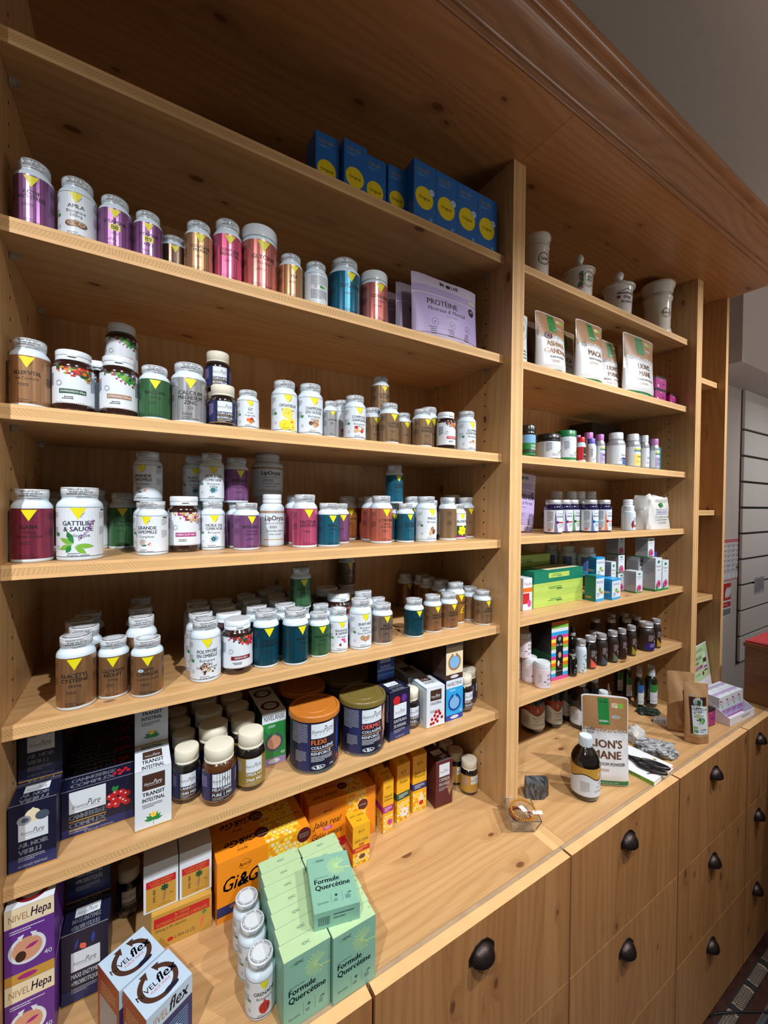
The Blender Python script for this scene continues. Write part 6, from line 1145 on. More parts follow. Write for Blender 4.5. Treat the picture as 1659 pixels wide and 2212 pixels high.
carton(-.858, -.0802, WZ, 26.2, .067, .0655, .1, 'steel', 'pale blue arrow box, rear of the angled pair in front', front=nflf, top=nflt, left=nfll)
carton(-.825, -.1385, WZ, 26.2, .067, .0640, .1, 'steel', 'pale blue arrow box, nearest the viewer at bottom left', front=nflf, top=nflt, left=nfll)
def apicol(a, x, y, s, col='dbrown', flip=False):
    a.text('Apicol', x, y, s*.5, col, s*1.9, shear=.25, bold=.01, flip=flip); a.ring(x, y+s*.2, s*.78, s*.82, col, 6, 30, 390)
def gige(a, w, h):
    a.rect(0, 0, w, h, 'orange'); a.comb(w*.52, 0, w*.47, h, .0052); apicol(a, w*.28, h*.80, .013); a.text('Gi&Ge', w*.28, h*.48, h*.22, 'dbrown', w*.44, shear=.35, bold=.02); a.text('&', w*.27, h*.49, h*.18, 'navy2', bold=.02)
    a.rect(0, h*.10, w*.52, h*.16, 'navy2'); a.text('GELÉE ROYALE', w*.26, h*.19, h*.045, 'orange', w*.3); a.text('GINSENG', w*.26, h*.13, h*.045, 'orange', w*.2); a.ell(w*.93, h*.88, .0155, .0155, 'maroon', 28); a.text('ÉNERGIE', w*.93, h*.885, .004, 'cream', .022, bold=.03); a.text('FAMILLE', w*.93, h*.84, .004, 'cream', .022, bold=.03)
def gigetop(a, w, d): a.rect(0, 0, w, d, 'orange'); a.comb(w*.50, 0, w*.40, d, .0052); apicol(a, w*.27, d*.30, .011, flip=True); a.text('Gi&Ge', w*.27, d*.82, d*.32, 'dbrown', w*.36, shear=.35, bold=.02, flip=True); a.ell(w*.5, d*.70, .014, .014, 'maroon', 24); a.text('ÉNERGIE', w*.5, d*.62, .0036, 'cream', .02, flip=True); a.text('FAMILLE', w*.5, d*.76, .0036, 'cream', .02, flip=True)
for i in range(4): carton(-.705, .048+i*.052, WZ, 0, .187, .051, .118, 'orange', 'orange honeycomb box with purple disc, %s of four' % ['front', 'second', 'third', 'rear'][i], front=gige, top=gigetop, left=lambda a, w, h: a.rect(0, 0, w, h, 'orange'), group='orange honeycomb boxes on the left worktop')
def jalea(a, w, h):
    a.rect(0, 0, w, h, 'orange'); a.comb(w*.54, 0, w*.32, h, .0052); apicol(a, w*.27, h*.78, .012); a.text('Jalea real', w*.26, h*.52, h*.12, 'dbrown', w*.42, shear=.35, bold=.01); a.rect(w*.2, h*.43, w*.13, h*.07, 'pinkf'); a.text('1000', w*.265, h*.445, h*.045, 'white', w*.11); a.text('Gelée royale', w*.26, h*.30, h*.11, 'dbrown', w*.44, shear=.35, bold=.01)
    a.rect(0, 0, w*.54, h*.18, 'red'); a.ell(w*.8, h*.68, .013, .013, 'maroon', 24); a.text('10-HDA', w*.8, h*.66, .004, 'cream', .018, bold=.02)
def jaleatop(a, w, d): a.rect(0, 0, w, d, 'orange'); a.comb(w*.52, 0, w*.34, d, .0052); a.text('Jalea real', w*.27, d*.42, d*.22, 'dbrown', w*.38, shear=.35, flip=True); a.text('Gelée royale', w*.27, d*.85, d*.2, 'dbrown', w*.4, shear=.35, flip=True); a.ell(w*.55, d*.6, .012, .012, 'maroon', 24); a.text('10-HDA', w*.55, d*.6, .0035, 'cream', .017, flip=True); a.rect(w*.66, d*.65, .01, .012, 'white')
for i in range(3): carton(-.500+.001*i, .100+i*.057, WZ, -4 if i == 0 else -2, .168, .055, .118, 'orange', 'orange royal jelly box with red base band, %s of three' % ['front', 'middle', 'rear'][i], front=jalea, top=jaleatop, left=lambda a, w, h: (a.rect(0, 0, w, h, 'orange'), a.rect(0, 0, w, h*.2, 'red')))
def gelee(a, w, h): a.rect(0, 0, w, h, 'honey'); a.comb(0, 0, w, h*.32, .0042); apicol(a, w*.5, h*.82, .0085); a.text('Gelée royale', w*.5, h*.58, h*.09, 'dbrown', w*.8, shear=.35); a.text('500', w*.5, h*.47, h*.07, 'red', w*.3, bold=.04); a.rect(0, h*.33, w, h*.12, 'red'); a.greek(w*.15, h*.4, w*.7, 2, .003, 'honey2'); a.ell(w*.55, h*.2, w*.18, h*.06, 'brown'); a.text('TOUT GIL', w*.5, h*.03, h*.05, 'dbrown', w*.6)
carton(-.4255, .0266, WZ, -3, .042, .042, .09, 'honey', 'small yellow royal jelly box with red band, standing forward', front=gelee, top=lambda a, w, d: (a.rect(0, 0, w, d, 'honey'), a.text('Gelée royale', w*.5, d*.75, d*.16, 'dbrown', w*.8, shear=.35, flip=True), apicol(a, w*.5, d*.35, .007, flip=True)), left=lambda a, w, h: (a.rect(0, 0, w, h, 'orange'), a.rect(0, h*.33, w, h*.12, 'red'), a.greek(w*.1, h*.8, w*.8, 10, .003, 'dbrown')))
def prop(t, t2, band, pic_):
    def f(a, w, h):
        a.rect(0, 0, w, h, 'honey'); a.comb(0, 0, w, h*.36, .0044); apicol(a, w*.5, h*.84, w*.23); a.text(t, w*.5, h*.66, h*.055, 'dbrown', w*.78, shear=.35, bold=.01); a.text(t2, w*.5, h*.60, h*.05, 'dbrown', w*.8, shear=.35, bold=.01); a.rect(0, h*.38, w, h*.12, band); a.greek(w*.15, h*.46, w*.7, 3, .0035, 'white')
        if pic_ == 'ech': a.flower(w*.65, h*.18, w*.3, 9, 'pinkf', 'brown')
        if pic_ == 'pol': a.flower(w*.6, h*.14, w*.34, 9, 'white', 'honey')
        if pic_ == 'drop': a.leaf(w*.62, h*.08, h*.24, w*.2, 1.57, 'cream'); a.ell(w*.62, h*.13, w*.16, h*.045, 'red')
        a.text('TOUT GIL', w*.5, h*.02, h*.03, 'dbrown', w*.5)
    return f
sd = lambda band: (lambda a, w, h: (a.rect(0, 0, w, h, 'orange'), a.comb(0, 0, w, h*.36, .0044), a.rect(0, h*.38, w, h*.12, band), a.greek(w*.15, h*.8, w*.7, 12, .0036, 'brown')))
tp = lambda a, w, d: (a.rect(0, 0, w, d, 'honey'), a.text('Propolis', w*.5, d*.55, d*.22, 'dbrown', w*.8, shear=.35), apicol(a, w*.5, d*.2, w*.14))
carton(-.3195, .0721, WZ, 0, .030, .029, .130, 'honey', 'slim yellow honeycomb carton with magenta band and pink flower', front=prop('Propolis', 'Echinacea', 'magenta', 'ech'), left=sd('magenta'), top=tp, slant=.011)
carton(-.3215, .106, WZ, 0, .030, .029, .130, 'honey', 'slim yellow honeycomb carton behind the magenta banded one', front=prop('Propolis', 'Echinacea', 'magenta', 'ech'), left=sd('magenta'), top=tp, slant=.011)
carton(-.272, .083, WZ, 3, .041, .034, .146, 'honey', 'taller yellow carton with green band and bees', front=prop('Polen', '', 'dgreen', 'pol'), left=sd('dgreen'), top=tp, slant=.013)
carton(-.2175, .091, WZ, -2, .044, .034, .148, 'honey', 'taller yellow carton with blue band and honey drop', front=prop('Extract de', 'Propolis', 'navy2', 'drop'), left=sd('navy2'), top=tp, slant=.013)
carton(-.219, .129, WZ, -2, .044, .034, .148, 'honey', 'yellow carton behind the blue banded one', front=prop('Extract de', 'Propolis', 'navy2', 'drop'), top=tp, slant=.013)
cs = lambda a, w, h: (a.rect(0, 0, w, h, 'maroon'), a.greek(w*.1, h*.9, w*.8, 18, .0045, 'brown'))
def chv(a, w, h): epure(('CHEVEUX', 'PEAU ONGLES'), 'maroon', 'hair')(a, w, h)
carton(-.157, .0705, WZ, -4, .054, .052, .124, 'maroon', 'dark wine coloured box with price tag on top', front=chv, top=lambda a, w, d: (etop(('CHEVEUX', 'ONGLES'), 'dbrown')(a, w, d), a.poly([(w*.5, d*.15), (w*.85, d*.3), (w*.8, d*.5), (w*.45, d*.35)], 'lgrey')), left=cs)
carton(-.164, .128, WZ, 0, .054, .052, .124, 'maroon', 'dark wine coloured box behind the tagged one', front=chv, top=etop(('CHEVEUX',), 'dbrown'), left=cs)
# HDNC
def hd(a, w, h):
    a.rect(0, 0, w, h, 'mint'); a.text('≡', w*.16, h*.885, h*.03, 'petrol'); a.text('HDNC', w*.21, h*.885, h*.045, 'petrol', w*.2, 'l', bold=.01)
    for i in range(19):
        t = .35+i*(2*math.pi-1.1)/19+.2; L = w*(.24 if i % 2 else .215); c, s = math.cos(t), math.sin(t); x, y = w*.68, h*.74
        a.poly([(x-s*w*.004, y+c*w*.004), (x+c*L-s*w*.011, y+s*L+c*w*.011), (x+c*(L+w*.01), y+s*(L+w*.01)), (x+c*L+s*w*.011, y+s*L-c*w*.011), (x+s*w*.004, y-c*w*.004)], 'palm')
    a.poly([(w*.69, h*.73), (w*.8, h*.685), (w, h*.67), (w, h*.65), (w*.8, h*.665), (w*.67, h*.72)], 'palm')
    a.text('VOIES RESPIRATOIRES', w*.1, h*.575, h*.017, 'petrol', w*.34, 'l'); a.text('Formule', w*.1, h*.475, h*.085, 'petrol', w*.66, 'l', bold=.045); a.text('Quercétine', w*.1, h*.365, h*.085, 'petrol', w*.82, 'l', bold=.045)
    a.text('Quercétine', w*.1, h*.13, h*.033, 'petrol', w*.24, 'l'); a.rect(w*.41, h*.1, w*.004, h*.17, 'petrol'); a.rect(w*.66, h*.1, w*.004, h*.17, 'petrol'); a.flower(w*.53, h*.22, w*.035, 5, 'petrol', 'petrol', .45); a.cgreek(w*.53, h*.15, w*.16, 2, .0026, 'petrol'); a.text('x30', w*.82, h*.2, h*.03, 'petrol', bold=.03); a.cgreek(w*.82, h*.17, w*.2, 3, .0026, 'petrol')
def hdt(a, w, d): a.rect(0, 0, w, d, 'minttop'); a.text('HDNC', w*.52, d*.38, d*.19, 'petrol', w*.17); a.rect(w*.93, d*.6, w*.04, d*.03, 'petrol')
hl = lambda a, w, h: a.rect(0, 0, w, h, 'mint')
for i in range(7):
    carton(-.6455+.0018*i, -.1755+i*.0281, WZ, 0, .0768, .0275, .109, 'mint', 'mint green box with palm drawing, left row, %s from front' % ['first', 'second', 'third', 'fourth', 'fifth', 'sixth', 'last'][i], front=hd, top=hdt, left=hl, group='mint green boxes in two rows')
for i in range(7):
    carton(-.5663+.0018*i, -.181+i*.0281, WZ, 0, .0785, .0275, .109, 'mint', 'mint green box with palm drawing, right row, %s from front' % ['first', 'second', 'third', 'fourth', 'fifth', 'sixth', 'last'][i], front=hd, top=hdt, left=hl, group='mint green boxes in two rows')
# the one lying flat on top: built standing, tipped backwards
o = carton(-.5885, -.1545, WZ+.1093, -14, .0768, .0275, .109, 'mint', 'mint green box lying on top of the right row', front=hd)
o.rotation_euler = (math.radians(-90), 0, math.radians(-14)); o.location = (-.5885, -.1545, WZ+.1098+.0275)
a = Art(5); a.step = 9; a.rect(0, 0, .0768, .0275, 'mint'); [a.rect(.006+.0012*i, .006, .0007 if i % 3 else .0003, .014, 'petrol') for i in range(17)]; a.greek(.032, .019, .035, 2, .006, 'petrol', .3)
a.build('base_print', lambda u, v, e: (u, .0275-v, -e-.0003), o)
# ================================================================ pouches
def pouch(x, y, z, ang, w, h, t, m, label, art=None, lean=0, back=None, taper=.03, cat='pouch', name='stand_up_pouch', seed=1, wr=.0015, roll=0):
    o = empty(name, (x, y, z+.0006+t*.5*math.sin(math.radians(abs(lean)))+w*math.sin(math.radians(abs(roll)))), 0, label, cat); o.rotation_euler = (math.radians(lean), math.radians(roll), math.radians(ang)); R = random.Random(seed); ph = [R.uniform(0, 6.28) for _ in range(8)]
    def dep(U, Vv): return t/2*(math.sin(math.pi*min(max(U, 0), 1))**.6)*(1-Vv**1.7*.97)*(1 if Vv > .12 else (.55+Vv/.12*.45)) + wr*math.sin(9*U+ph[0]+4*Vv)*math.sin(6*Vv+ph[1])*math.sin(math.pi*U)
    def side(U, Vv):
        k = 1-taper*math.sin(math.pi*Vv)-.035*(Vv > .93)*(abs(U-.5)*2)**8*0
        xx = w/2+(U-.5)*w*k; return xx
    def top(U): return h*(1-.02*(abs(U-.5)*2)**10)
    def S(u_, v_, e): U, V_ = u_/w, v_/h; return (side(U, V_), -max(dep(U, V_), .0002)-e, V_*top(U))
    n, q = 24, 28; k = MB(); vs = []
    for j in range(q+1):
        for i in range(n+1): vs.append(S(w*i/n, h*j/q, 0))
    for j in range(q+1):
        for i in range(n+1):
            p = S(w*i/n, h*j/q, 0); vs.append((p[0], -p[1]+.0006, p[2]))
    N = (n+1)*(q+1); fs = []
    for j in range(q):
        for i in range(n):
            A = j*(n+1)+i; fs.append((A, A+1, A+n+2, A+n+1)); fs.append((N+A+1, N+A, N+A+n+1, N+A+n+2))
    for i in range(n): fs.append((i+1, i, N+i, N+i+1)); A = q*(n+1)+i; fs.append((A, A+1, N+A+1, N+A))
    for j in range(q): A = j*(n+1); fs.append((A, A+n+1, N+A+n+1, N+A)); A += n; fs.append((A+n+1, A, N+A, N+A+n+1))
    k.add(vs, fs, m); k.obj('bag', o, smooth=50)
    if art: a = Art(hash_(label)); a.step = .006; a.gridv = True; art(a, w, h); a.cut = .007; a.vcut = .012; a.build('print', lambda u_, v_, e: S(u_, v_, e+.0005), o)
    return o
WHP = mat('white_pouch', (226, 228, 230), .32, coat=.25, vary=.02, bump=(25, .25)); KR = mat('kraft_paper', (182, 142, 100), .75, vary=.08, bump=(60, .5)); LIL = mat('lilac_pouch', (206, 196, 222), .3, coat=.3, vary=.02, bump=(25, .2))
PAL['corkd'] = (112, 78, 48); PAL['corkl'] = (160, 120, 80); PAL['grn2'] = (28, 120, 56)
def cork(lines, tc='brown', pic_=None, sub='RAW POWDER', foot=False):
    def f(a, w, h):
        a.rect(w*.02, h*.60, w*.96, h*.385, 'corkl'); a.step = 9; R = a.rnd
        for i in range(1500):
            x, y = R.uniform(.03, .96)*w, h*(1-.04-R.random()**1.15*.62)
            if y < h*.6 and R.random() > (y/h-.28)/.32: continue
            s = w*.008; a.L = 4; c = R.choice(('corkd', 'brown', 'tan', 'corkl', 'cream')) if y > h*.6 else R.choice(('lbrown', 'corkd', 'grey'))
            a.p.append(([(x, y), (x+s*R.uniform(.5, 1.6), y+s*R.uniform(-.6, .6)), (x+s*R.uniform(0, 1), y+s*R.uniform(.4, 1.2))], [(0, 1, 2)], c, 4))
        for i in range(220):
            x, y = R.uniform(.03, .95)*w, h*R.uniform(.575, .63); s = w*.02; a.p.append(([(x, y-s*.6), (x+s, y), (x+s*.5, y+s*.5)], [(0, 1, 2)], 'white', 5))
        a.L = 8; a.step = .006; a.rect(w*.34, h*.68, w*.24, h*.29, 'grn2'); a.step = 9; a.text('purasana', w*.46, h*.71, h*.028, 'white', w*.2, bold=.02); a.ell(w*.46, h*.925, w*.09, h*.008, 'blk')
        a.rect(w*.64, h*.87, w*.12, h*.05, 'cream'); a.rect(w*.77, h*.87, w*.12, h*.05, 'lgreen'); a.greek(w*.65, h*.905, w*.1, 3, .004, 'brown'); a.ell(w*.72, h*.77, w*.10, h*.02, 'lgrey'); a.text('€24.90', w*.72, h*.764, h*.016, 'ink')
        a.text('SUPER', w*.10, h*.60, h*.026, 'ink', w*.16, 'l', bold=.03); a.text('FOOD', w*.10, h*.565, h*.026, 'ink', w*.14, 'l', bold=.03); y = h*.43
        for s in lines: a.text(s, w*.5, y, h*.085, tc, w*.84, bold=.05); y -= h*.12
        a.text(sub, w*.5, y+h*.045, h*.034, 'ink', w*.8, bold=.02); a.cgreek(w*.5, y, w*.6, 2, .004, 'lbrown')
        if pic_: a.ell(w*.28, h*.60, w*.13, h*.055, 'maroon'); a.ring(w*.28, h*.60, w*.05, w*.06, 'white', 10); a.leaf(w*.6, h*.66, w*.2, w*.03, .8, 'lbrown')
        a.step = .006; a.rect(w*.02, h*.01, w*.96, h*.05, 'grn2'); a.step = 9; a.text('fair, healthy & sustainable', w*.5, h*.025, h*.018, 'white', w*.6)
    return f
ZB_ = ZR[1]
pouch(.060, .060, ZB_, 0, .105, .165, .04, WHP, 'pale pouch with green plant drawing cut off by the divider', art=lambda a, w, h: (a.ell(w*.6, h*.75, w*.22, h*.14, 'green'), a.ring(w*.55, h*.75, w*.4, w*.41, 'green'), a.rect(w*.57, h*.45, w*.02, h*.2, 'dgreen'), a.text('Racines', w*.5, h*.4, h*.06, 'grey', w*.7, shear=.3), a.greek(w*.15, h*.3, w*.7, 4, .01, 'green')))
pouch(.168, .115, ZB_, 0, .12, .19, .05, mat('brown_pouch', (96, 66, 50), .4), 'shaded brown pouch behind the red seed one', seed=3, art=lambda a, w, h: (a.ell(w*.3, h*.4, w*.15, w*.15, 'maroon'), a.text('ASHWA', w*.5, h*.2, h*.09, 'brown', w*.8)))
pouch(.192, .048, ZB_, 0, .138, .190, .062, WHP, 'cork topped white pouch with red seed picture', cork(('ASHWA', 'GANDHA'), 'lbrown', True), lean=-2, seed=4)
pouch(.345, .115, ZB_, 0, .13, .20, .05, WHP, 'cork topped pouch in shade behind the maca one', cork(('MACA',), 'brown'), seed=5)
pouch(.378, .042, ZB_, 0, .145, .207, .066, WHP, 'cork topped white pouch, tall, with large brown lettering', cork(('MACA',), 'brown'), lean=-1, seed=6)
pouch(.553, .075, ZB_, 0, .125, .190, .055, WHP, 'cork topped pouch partly hidden left of the widest one', cork(("LION'S", 'MANE'), 'brown', sub='MUSHROOM POWDER'), seed=7)
pouch(.640, .034, ZB_, 0, .205, .222, .06, WHP, 'widest cork topped pouch on the second right shelf', cork(("LION'S", 'MANE'), 'brown', sub='MUSHROOM POWDER'), lean=-1, seed=8)
def purp(a, w, h): a.rect(0, 0, w, h, 'magenta'); a.rect(0, h*.86, w, h*.14, 'blk'); a.rect(0, 0, w, h*.05, 'blk'); a.greek(w*.4, h*.75, w*.45, 1, .003, 'white'); a.ell(w*.22, h*.25, w*.06, w*.06, 'white'); a.text('PEAU', w*.75, h*.35, h*.13, 'violet', bold=.03)
for i, (x, y, z, an, w) in enumerate([(.838, .02, 0, 0, .076), (.842, .021, .0482, 0, .076), (.955, .024, 0, 6, .072)]): carton(x, y, ZB_+z, an, w, .05, .0475, 'magenta', ['small magenta box under another, beside the widest pouch', 'small magenta box stacked on its twin', 'small magenta box alone at the right end of its shelf'][i], front=purp, left=lambda a, w, h: (a.rect(0, 0, w, h, 'magenta'), a.rect(0, h*.86, w, h*.14, 'blk')))
Z2 = ZL[1]
def inol(a, w, h):
    a.rect(w*.01, h*.73, w*.98, h*.1, 'lilac'); a.rect(w*.01, h*.12, w*.98, h*.58, 'lilac'); a.step = 9; a.text('IN', w*.44, h*.90, h*.055, 'blk', bold=.04); a.ell(w*.535, h*.92, w*.033, h*.028, 'blk'); a.text('LAB', w*.585, h*.90, h*.055, 'blk', al='l'); a.text('PROTÉINE', w*.18, h*.55, h*.085, 'ink', w*.66, 'l', bold=.03)
    a.text('Minéraux & Morosil', w*.18, h*.46, h*.06, 'ink', w*.70, 'l', shear=.3, bold=.01); a.text('SVELTIFORM', w*.52, h*.40, h*.025, 'violet'); 
    for i in range(3): a.ring(w*(.27+.25*i), h*.29, w*.042, w*.046, 'ink'); a.greek(w*(.25+.25*i), h*.29, w*.04, 2, .004, 'ink'); a.cgreek(w*(.27+.25*i), h*.2, w*.17, 4, .005, 'ink')
    a.ell(w*.88, h*.62, w*.05, h*.065, 'blk'); a.ell(w*.88, h*.63, w*.02, h*.03, 'lilac'); a.rect(w*.86, h*.76, w*.1, h*.045, 'cream'); a.text('€ 39,95', w*.91, h*.77, h*.02, 'ink'); a.rect(w*.65, h*.01, w*.3, h*.07, 'greylilac')
pouch(-.262, .050, Z2, 0, .212, .172, .055, LIL, 'large lilac protein pouch at the right end of second shelf', inol, lean=-2, taper=.01, seed=9)
pouch(-.268, .115, Z2, 0, .2, .172, .05, LIL, 'lilac pouch just behind the front protein pouch', inol, taper=.01, seed=10)
pouch(-.276, .17, Z2, 0, .2, .172, .05, LIL, 'lilac pouch farthest back behind two others', inol, taper=.01, seed=11)
pouch(.125, .118, ZR[3], 0, .15, .185, .03, LIL, 'lilac pouch leaning beside the divider above dark bottles', inol, taper=.01, seed=12, roll=4)
# tall pouch on worktop
pouch(.287, -.058, WZ, -42.5, .128, .250, .045, WHP, 'tall cork topped mushroom powder pouch on the right worktop', cork(("LION'S", 'MANE'), 'brown', sub='MUSHROOM POWDER'), lean=-4, seed=13)
def baob(a, w, h):
    a.rect(w*.16, h*.17, w*.72, h*.60, 'dbrown'); a.rect(w*.24, h*.17, w*.64, h*.46, 'white'); a.step = 9; a.ell(w*.5, h*.69, w*.2, h*.075, 'lgrey'); a.ell(w*.5, h*.68, w*.12, h*.045, 'dgreen'); a.text('BAOBAB', w*.55, h*.55, h*.06, 'blk', w*.55); a.rect(w*.32, h*.53, w*.46, h*.006, 'grn2')
    a.ell(w*.6, h*.40, w*.14, h*.05, 'green'); a.ell(w*.62, h*.38, w*.08, h*.04, 'lgreen'); a.leaf(w*.45, h*.42, h*.1, w*.09, 1.4, 'palm'); a.leaf(w*.35, h*.40, w*.4, w*.02, .1, 'dgreen'); a.rect(w*.27, h*.2, w*.16, h*.045, 'green'); a.rect(w*.27, h*.255, w*.16, h*.045, 'lgreen'); a.greek(w*.5, h*.24, w*.3, 2, .007, 'ink'); a.ell(w*.28, h*.80, w*.08, h*.015, 'lgrey'); a.rect(w*.1, h*.11, w*.8, h*.004, 'brown')
pouch(.782, -.118, WZ, -38.8, .078, .200, .045, KR, 'kraft paper bag with green fruit label in front', baob, lean=-3, seed=14, name='paper_bag', cat='bag', wr=.003)
pouch(.815, -.049, WZ, -46, .086, .212, .04, KR, 'plain kraft paper bag behind the green fruit one', lambda a, w, h: a.rect(w*.55, h*.1, w*.4, h*.6, 'dbrown'), lean=-2, seed=15, name='paper_bag', cat='bag', wr=.003)
carton(.945, -.118, WZ, -7, .062, .045, .062, 'magenta', 'dark magenta box between the paper bag and display tray', front=purp, top=lambda a, w, d: a.rect(0, 0, w, d, 'blk'))
# ---- right shelves boxes
carton(.895, .052, ZR[2], 0, .062, .05, .096, 'teal', 'teal and green box behind the last mauve bottle', front=lambda a, w, h: (a.rect(0, 0, w, h, 'teal'), a.rect(0, 0, w*.3, h, 'palm'), [a.leaf(w*.6, h*.7, w*.25, w*.05, .5*i, 'white') for i in range(5)], a.text('Huile', w*.6, h*.4, h*.1, 'ink'), a.text('Fiole', w*.6, h*.25, h*.1, 'ink')))
carton(.885, .115, ZR[2], 0, .11, .09, .15, 'slate', 'dark slate box standing behind the white capped bottles', front=lambda a, w, h: (a.rect(0, 0, w, h, 'slate'), a.greek(w*.1, h*.9, w*.8, 4, .01, 'lblue')))
carton(.71, .19, ZR[2], 0, .20, .1, .195, 'blk', 'black box deep at the back of the third right shelf')
BAGM = mat('white_plastic_bag', (214, 216, 214), .35, coat=.3, vary=.05, bump=(45, .8))
def bag():
    o = empty('plastic_bag', (.803, .014, ZR[3]+.0005), 0, 'crumpled white carrier bag with green leaf and blue lettering', 'bag'); k = MB(); n, q = 30, 18; vs = []; R = random.Random(5); w, d, h = .172, .09, .126
    for j in range(q+1):
        v = j/q
        for i in range(n):
            t = 2*math.pi*i/n; c, s = math.cos(t), math.sin(t); e = .45; rx = abs(c)**e*(1 if c > 0 else -1); ry = abs(s)**e*(1 if s > 0 else -1); sh = 1-.12*v-.25*max(0, v-.8)*4*(.5+.5*math.sin(3*t+1)); jt = 1+.035*math.sin(5*t+7*v)+.03*math.sin(11*t-5*v)+R.uniform(-.012, .012)
            vs.append((w/2+rx*w/2*sh*jt, d/2+ry*d/2*sh*jt, h*v*(1+.05*math.sin(2*t+.5)*v+.03*math.sin(7*t)*v)))
    fs = [(j*n+i, j*n+(i+1) % n, (j+1)*n+(i+1) % n, (j+1)*n+i) for j in range(q) for i in range(n)]; fs.append(tuple(range(n))[::-1]); vs.append((w/2, d/2, h*.82)); T = len(vs)-1
    fs += [(q*n+i, q*n+(i+1) % n, T) for i in range(n)]; k.add(vs, fs, BAGM); k.obj('bag', o, smooth=55)
    a = Art(4); a.step = .02; a.leaf(w*.38, h*.78, w*.2, w*.05, -.3, 'green'); a.rect(w*.25, h*.46, w*.5, .0012, 'blue'); a.rect(w*.25, h*.60, w*.5, .0012, 'blue'); a.text('Oxalina Santé', w*.5, h*.50, h*.075, 'royal', w*.44, shear=.3); a.text('16 rue Claudine Germaine', w*.5, h*.36, h*.05, 'slate', w*.6); a.text('59130 WASQUEHAL', w*.5, h*.27, h*.05, 'slate', w*.5); a.text('Tél. 03.20.79.82', w*.5, h*.18, h*.05, 'slate', w*.5); a.text('HERBORISTERIE', w*.5, h*.84, h*.07, 'grey', w*.6)
    a.build('print', lambda u_, v_, e: (u_, d/2-d/2*(1-.12*v_/h)*1.065-e, v_), o)
bag()
carton(.985, .06, ZR[3], 0, .05, .04, .108, 'white', 'white box with red pepper picture at the end of shelf', front=lambda a, w, h: (a.rect(0, 0, w, h, 'white'), a.rect(0, 0, w, h*.06, 'green'), [a.leaf(w*.4, h*.3, h*.2, w*.08, .8+.4*i, 'red') for i in range(4)], a.leaf(w*.3, h*.25, w*.4, w*.1, .3, 'green'), a.rect(w*.35, h*.82, w*.3, h*.08, 'green'), a.greek(w*.2, h*.75, w*.6, 2, .005, 'ink')))
Z5 = ZR[4]
carton(.1605, .058, Z5, 0, .040, .04, .097, 'white', 'small white box with red and orange label by the divider', front=lambda a, w, h: (a.rect(0, 0, w, h, 'white'), a.text('Propolia', w*.5, h*.78, h*.09, 'magenta', w*.8, shear=.2), a.rect(0, h*.56, w, h*.14, 'org'), a.rect(0, h*.2, w*.7, h*.33, 'red'), a.ell(w*.7, h*.2, w*.2, h*.12, 'pinkf')))
PAL['limeb'] = (178, 206, 96); PAL['boxg'] = (10, 120, 92)
def hexa(a, w, h): 
    a.rect(0, 0, w, h, 'limeb'); n = int(w/.0085)
    for i in range(n):
        for y in (h*.82, h*.2): a.ring(.006+i*.0085, y, .0034, .0038, 'lgreen', 6, 30, 390)
    a.cgreek(w*.5, h*.55, w*.5, 2, .005, 'green'); a.text('PROPOLIS', w*.5, h*.3, h*.12, 'navy', w*.25, bold=.03)
def grnb(a, w, h): a.rect(0, 0, w, h, 'boxg'); a.rect(w*.28, h*.35, w*.42, h*.42, 'limeb'); a.cgreek(w*.5, h*.62, w*.34, 2, .005, 'green'); a.text('PROPOLIS', w*.5, h*.4, h*.1, 'navy', w*.2)
hls = lambda a, w, h: (a.rect(0, 0, w, h, 'limeb'), a.text('GELLE', w*.7, h*.3, h*.3, 'blk'))
for i in range(3): carton(.209+.0005*i, .0586, Z5+.0376*i, .9, .256, .088, .037, 'limeb' if i < 2 else 'boxg', ['lime honeycomb carton at the bottom of the front stack', 'lime honeycomb carton in the middle of the front stack', 'dark green carton with lime patch on top of the stack'][i], front=hexa if i < 2 else grnb, left=hls if i < 2 else (lambda a, w, h: (a.rect(0, 0, w, h, 'boxg'), a.text('BIOPROPOLIS', w*.5, h*.2, h*.2, 'white', w*.8))), top=(lambda a, w, d: (a.rect(0, 0, w, d, 'boxg'), a.rect(w*.3, d*.1, w*.66, d*.75, 'cream'), a.greek(w*.35, d*.6, w*.5, 3, .008, 'green'))) if i == 2 else None)
for i in range(4): carton(.20, .152+.001*i, Z5+.0376*i, 0, .215, .1, .037, 'limeb', 'lime honeycomb carton of the rear stack, %s' % ['lowest', 'second', 'third', 'topmost'][i], front=hexa)
def tealf(a, w, h): a.rect(0, 0, w, h, 'white'); a.rect(0, 0, w, h*.1, 'cyan'); a.rect(0, h*.9, w, h*.1, 'cyan'); a.text('PROPOLIS', w*.5, h*.7, h*.09, 'royal', w*.8); a.ell(w*.5, h*.45, w*.15, h*.09, 'lgreen'); a.rect(w*.55, h*.28, w*.3, h*.1, 'gold'); a.greek(w*.15, h*.3, w*.3, 3, .005, 'blue')
carton(.4680, .017, Z5, 0, .046, .04, .085, 'teal', 'teal sided box with white front beside the green stack', front=tealf, left=lambda a, w, h: (a.rect(0, 0, w, h, 'teal'), a.greek(w*.1, h*.8, w*.8, 6, .005, 'boxg'), a.rect(w*.1, h*.1, w*.5, h*.08, 'gold')))
for i, (x, y, z, w) in enumerate([(.538, .003, 0, .062), (.515, .045, .0705, .05), (.516, .046, 0, .05)]): carton(x, y, Z5+z, 5 if i == 0 else 0, w, .04, .070, 'cyan', ['bright blue box at the shelf edge in front', 'bright blue box on top, set back', 'bright blue box below another, set back'][i], front=tealf, left=lambda a, w, h: (a.rect(0, 0, w, h, 'cyan'), a.greek(w*.1, h*.8, w*.8, 6, .006, 'royal'), a.rect(w*.2, h*.3, w*.6, h*.1, 'cream')))
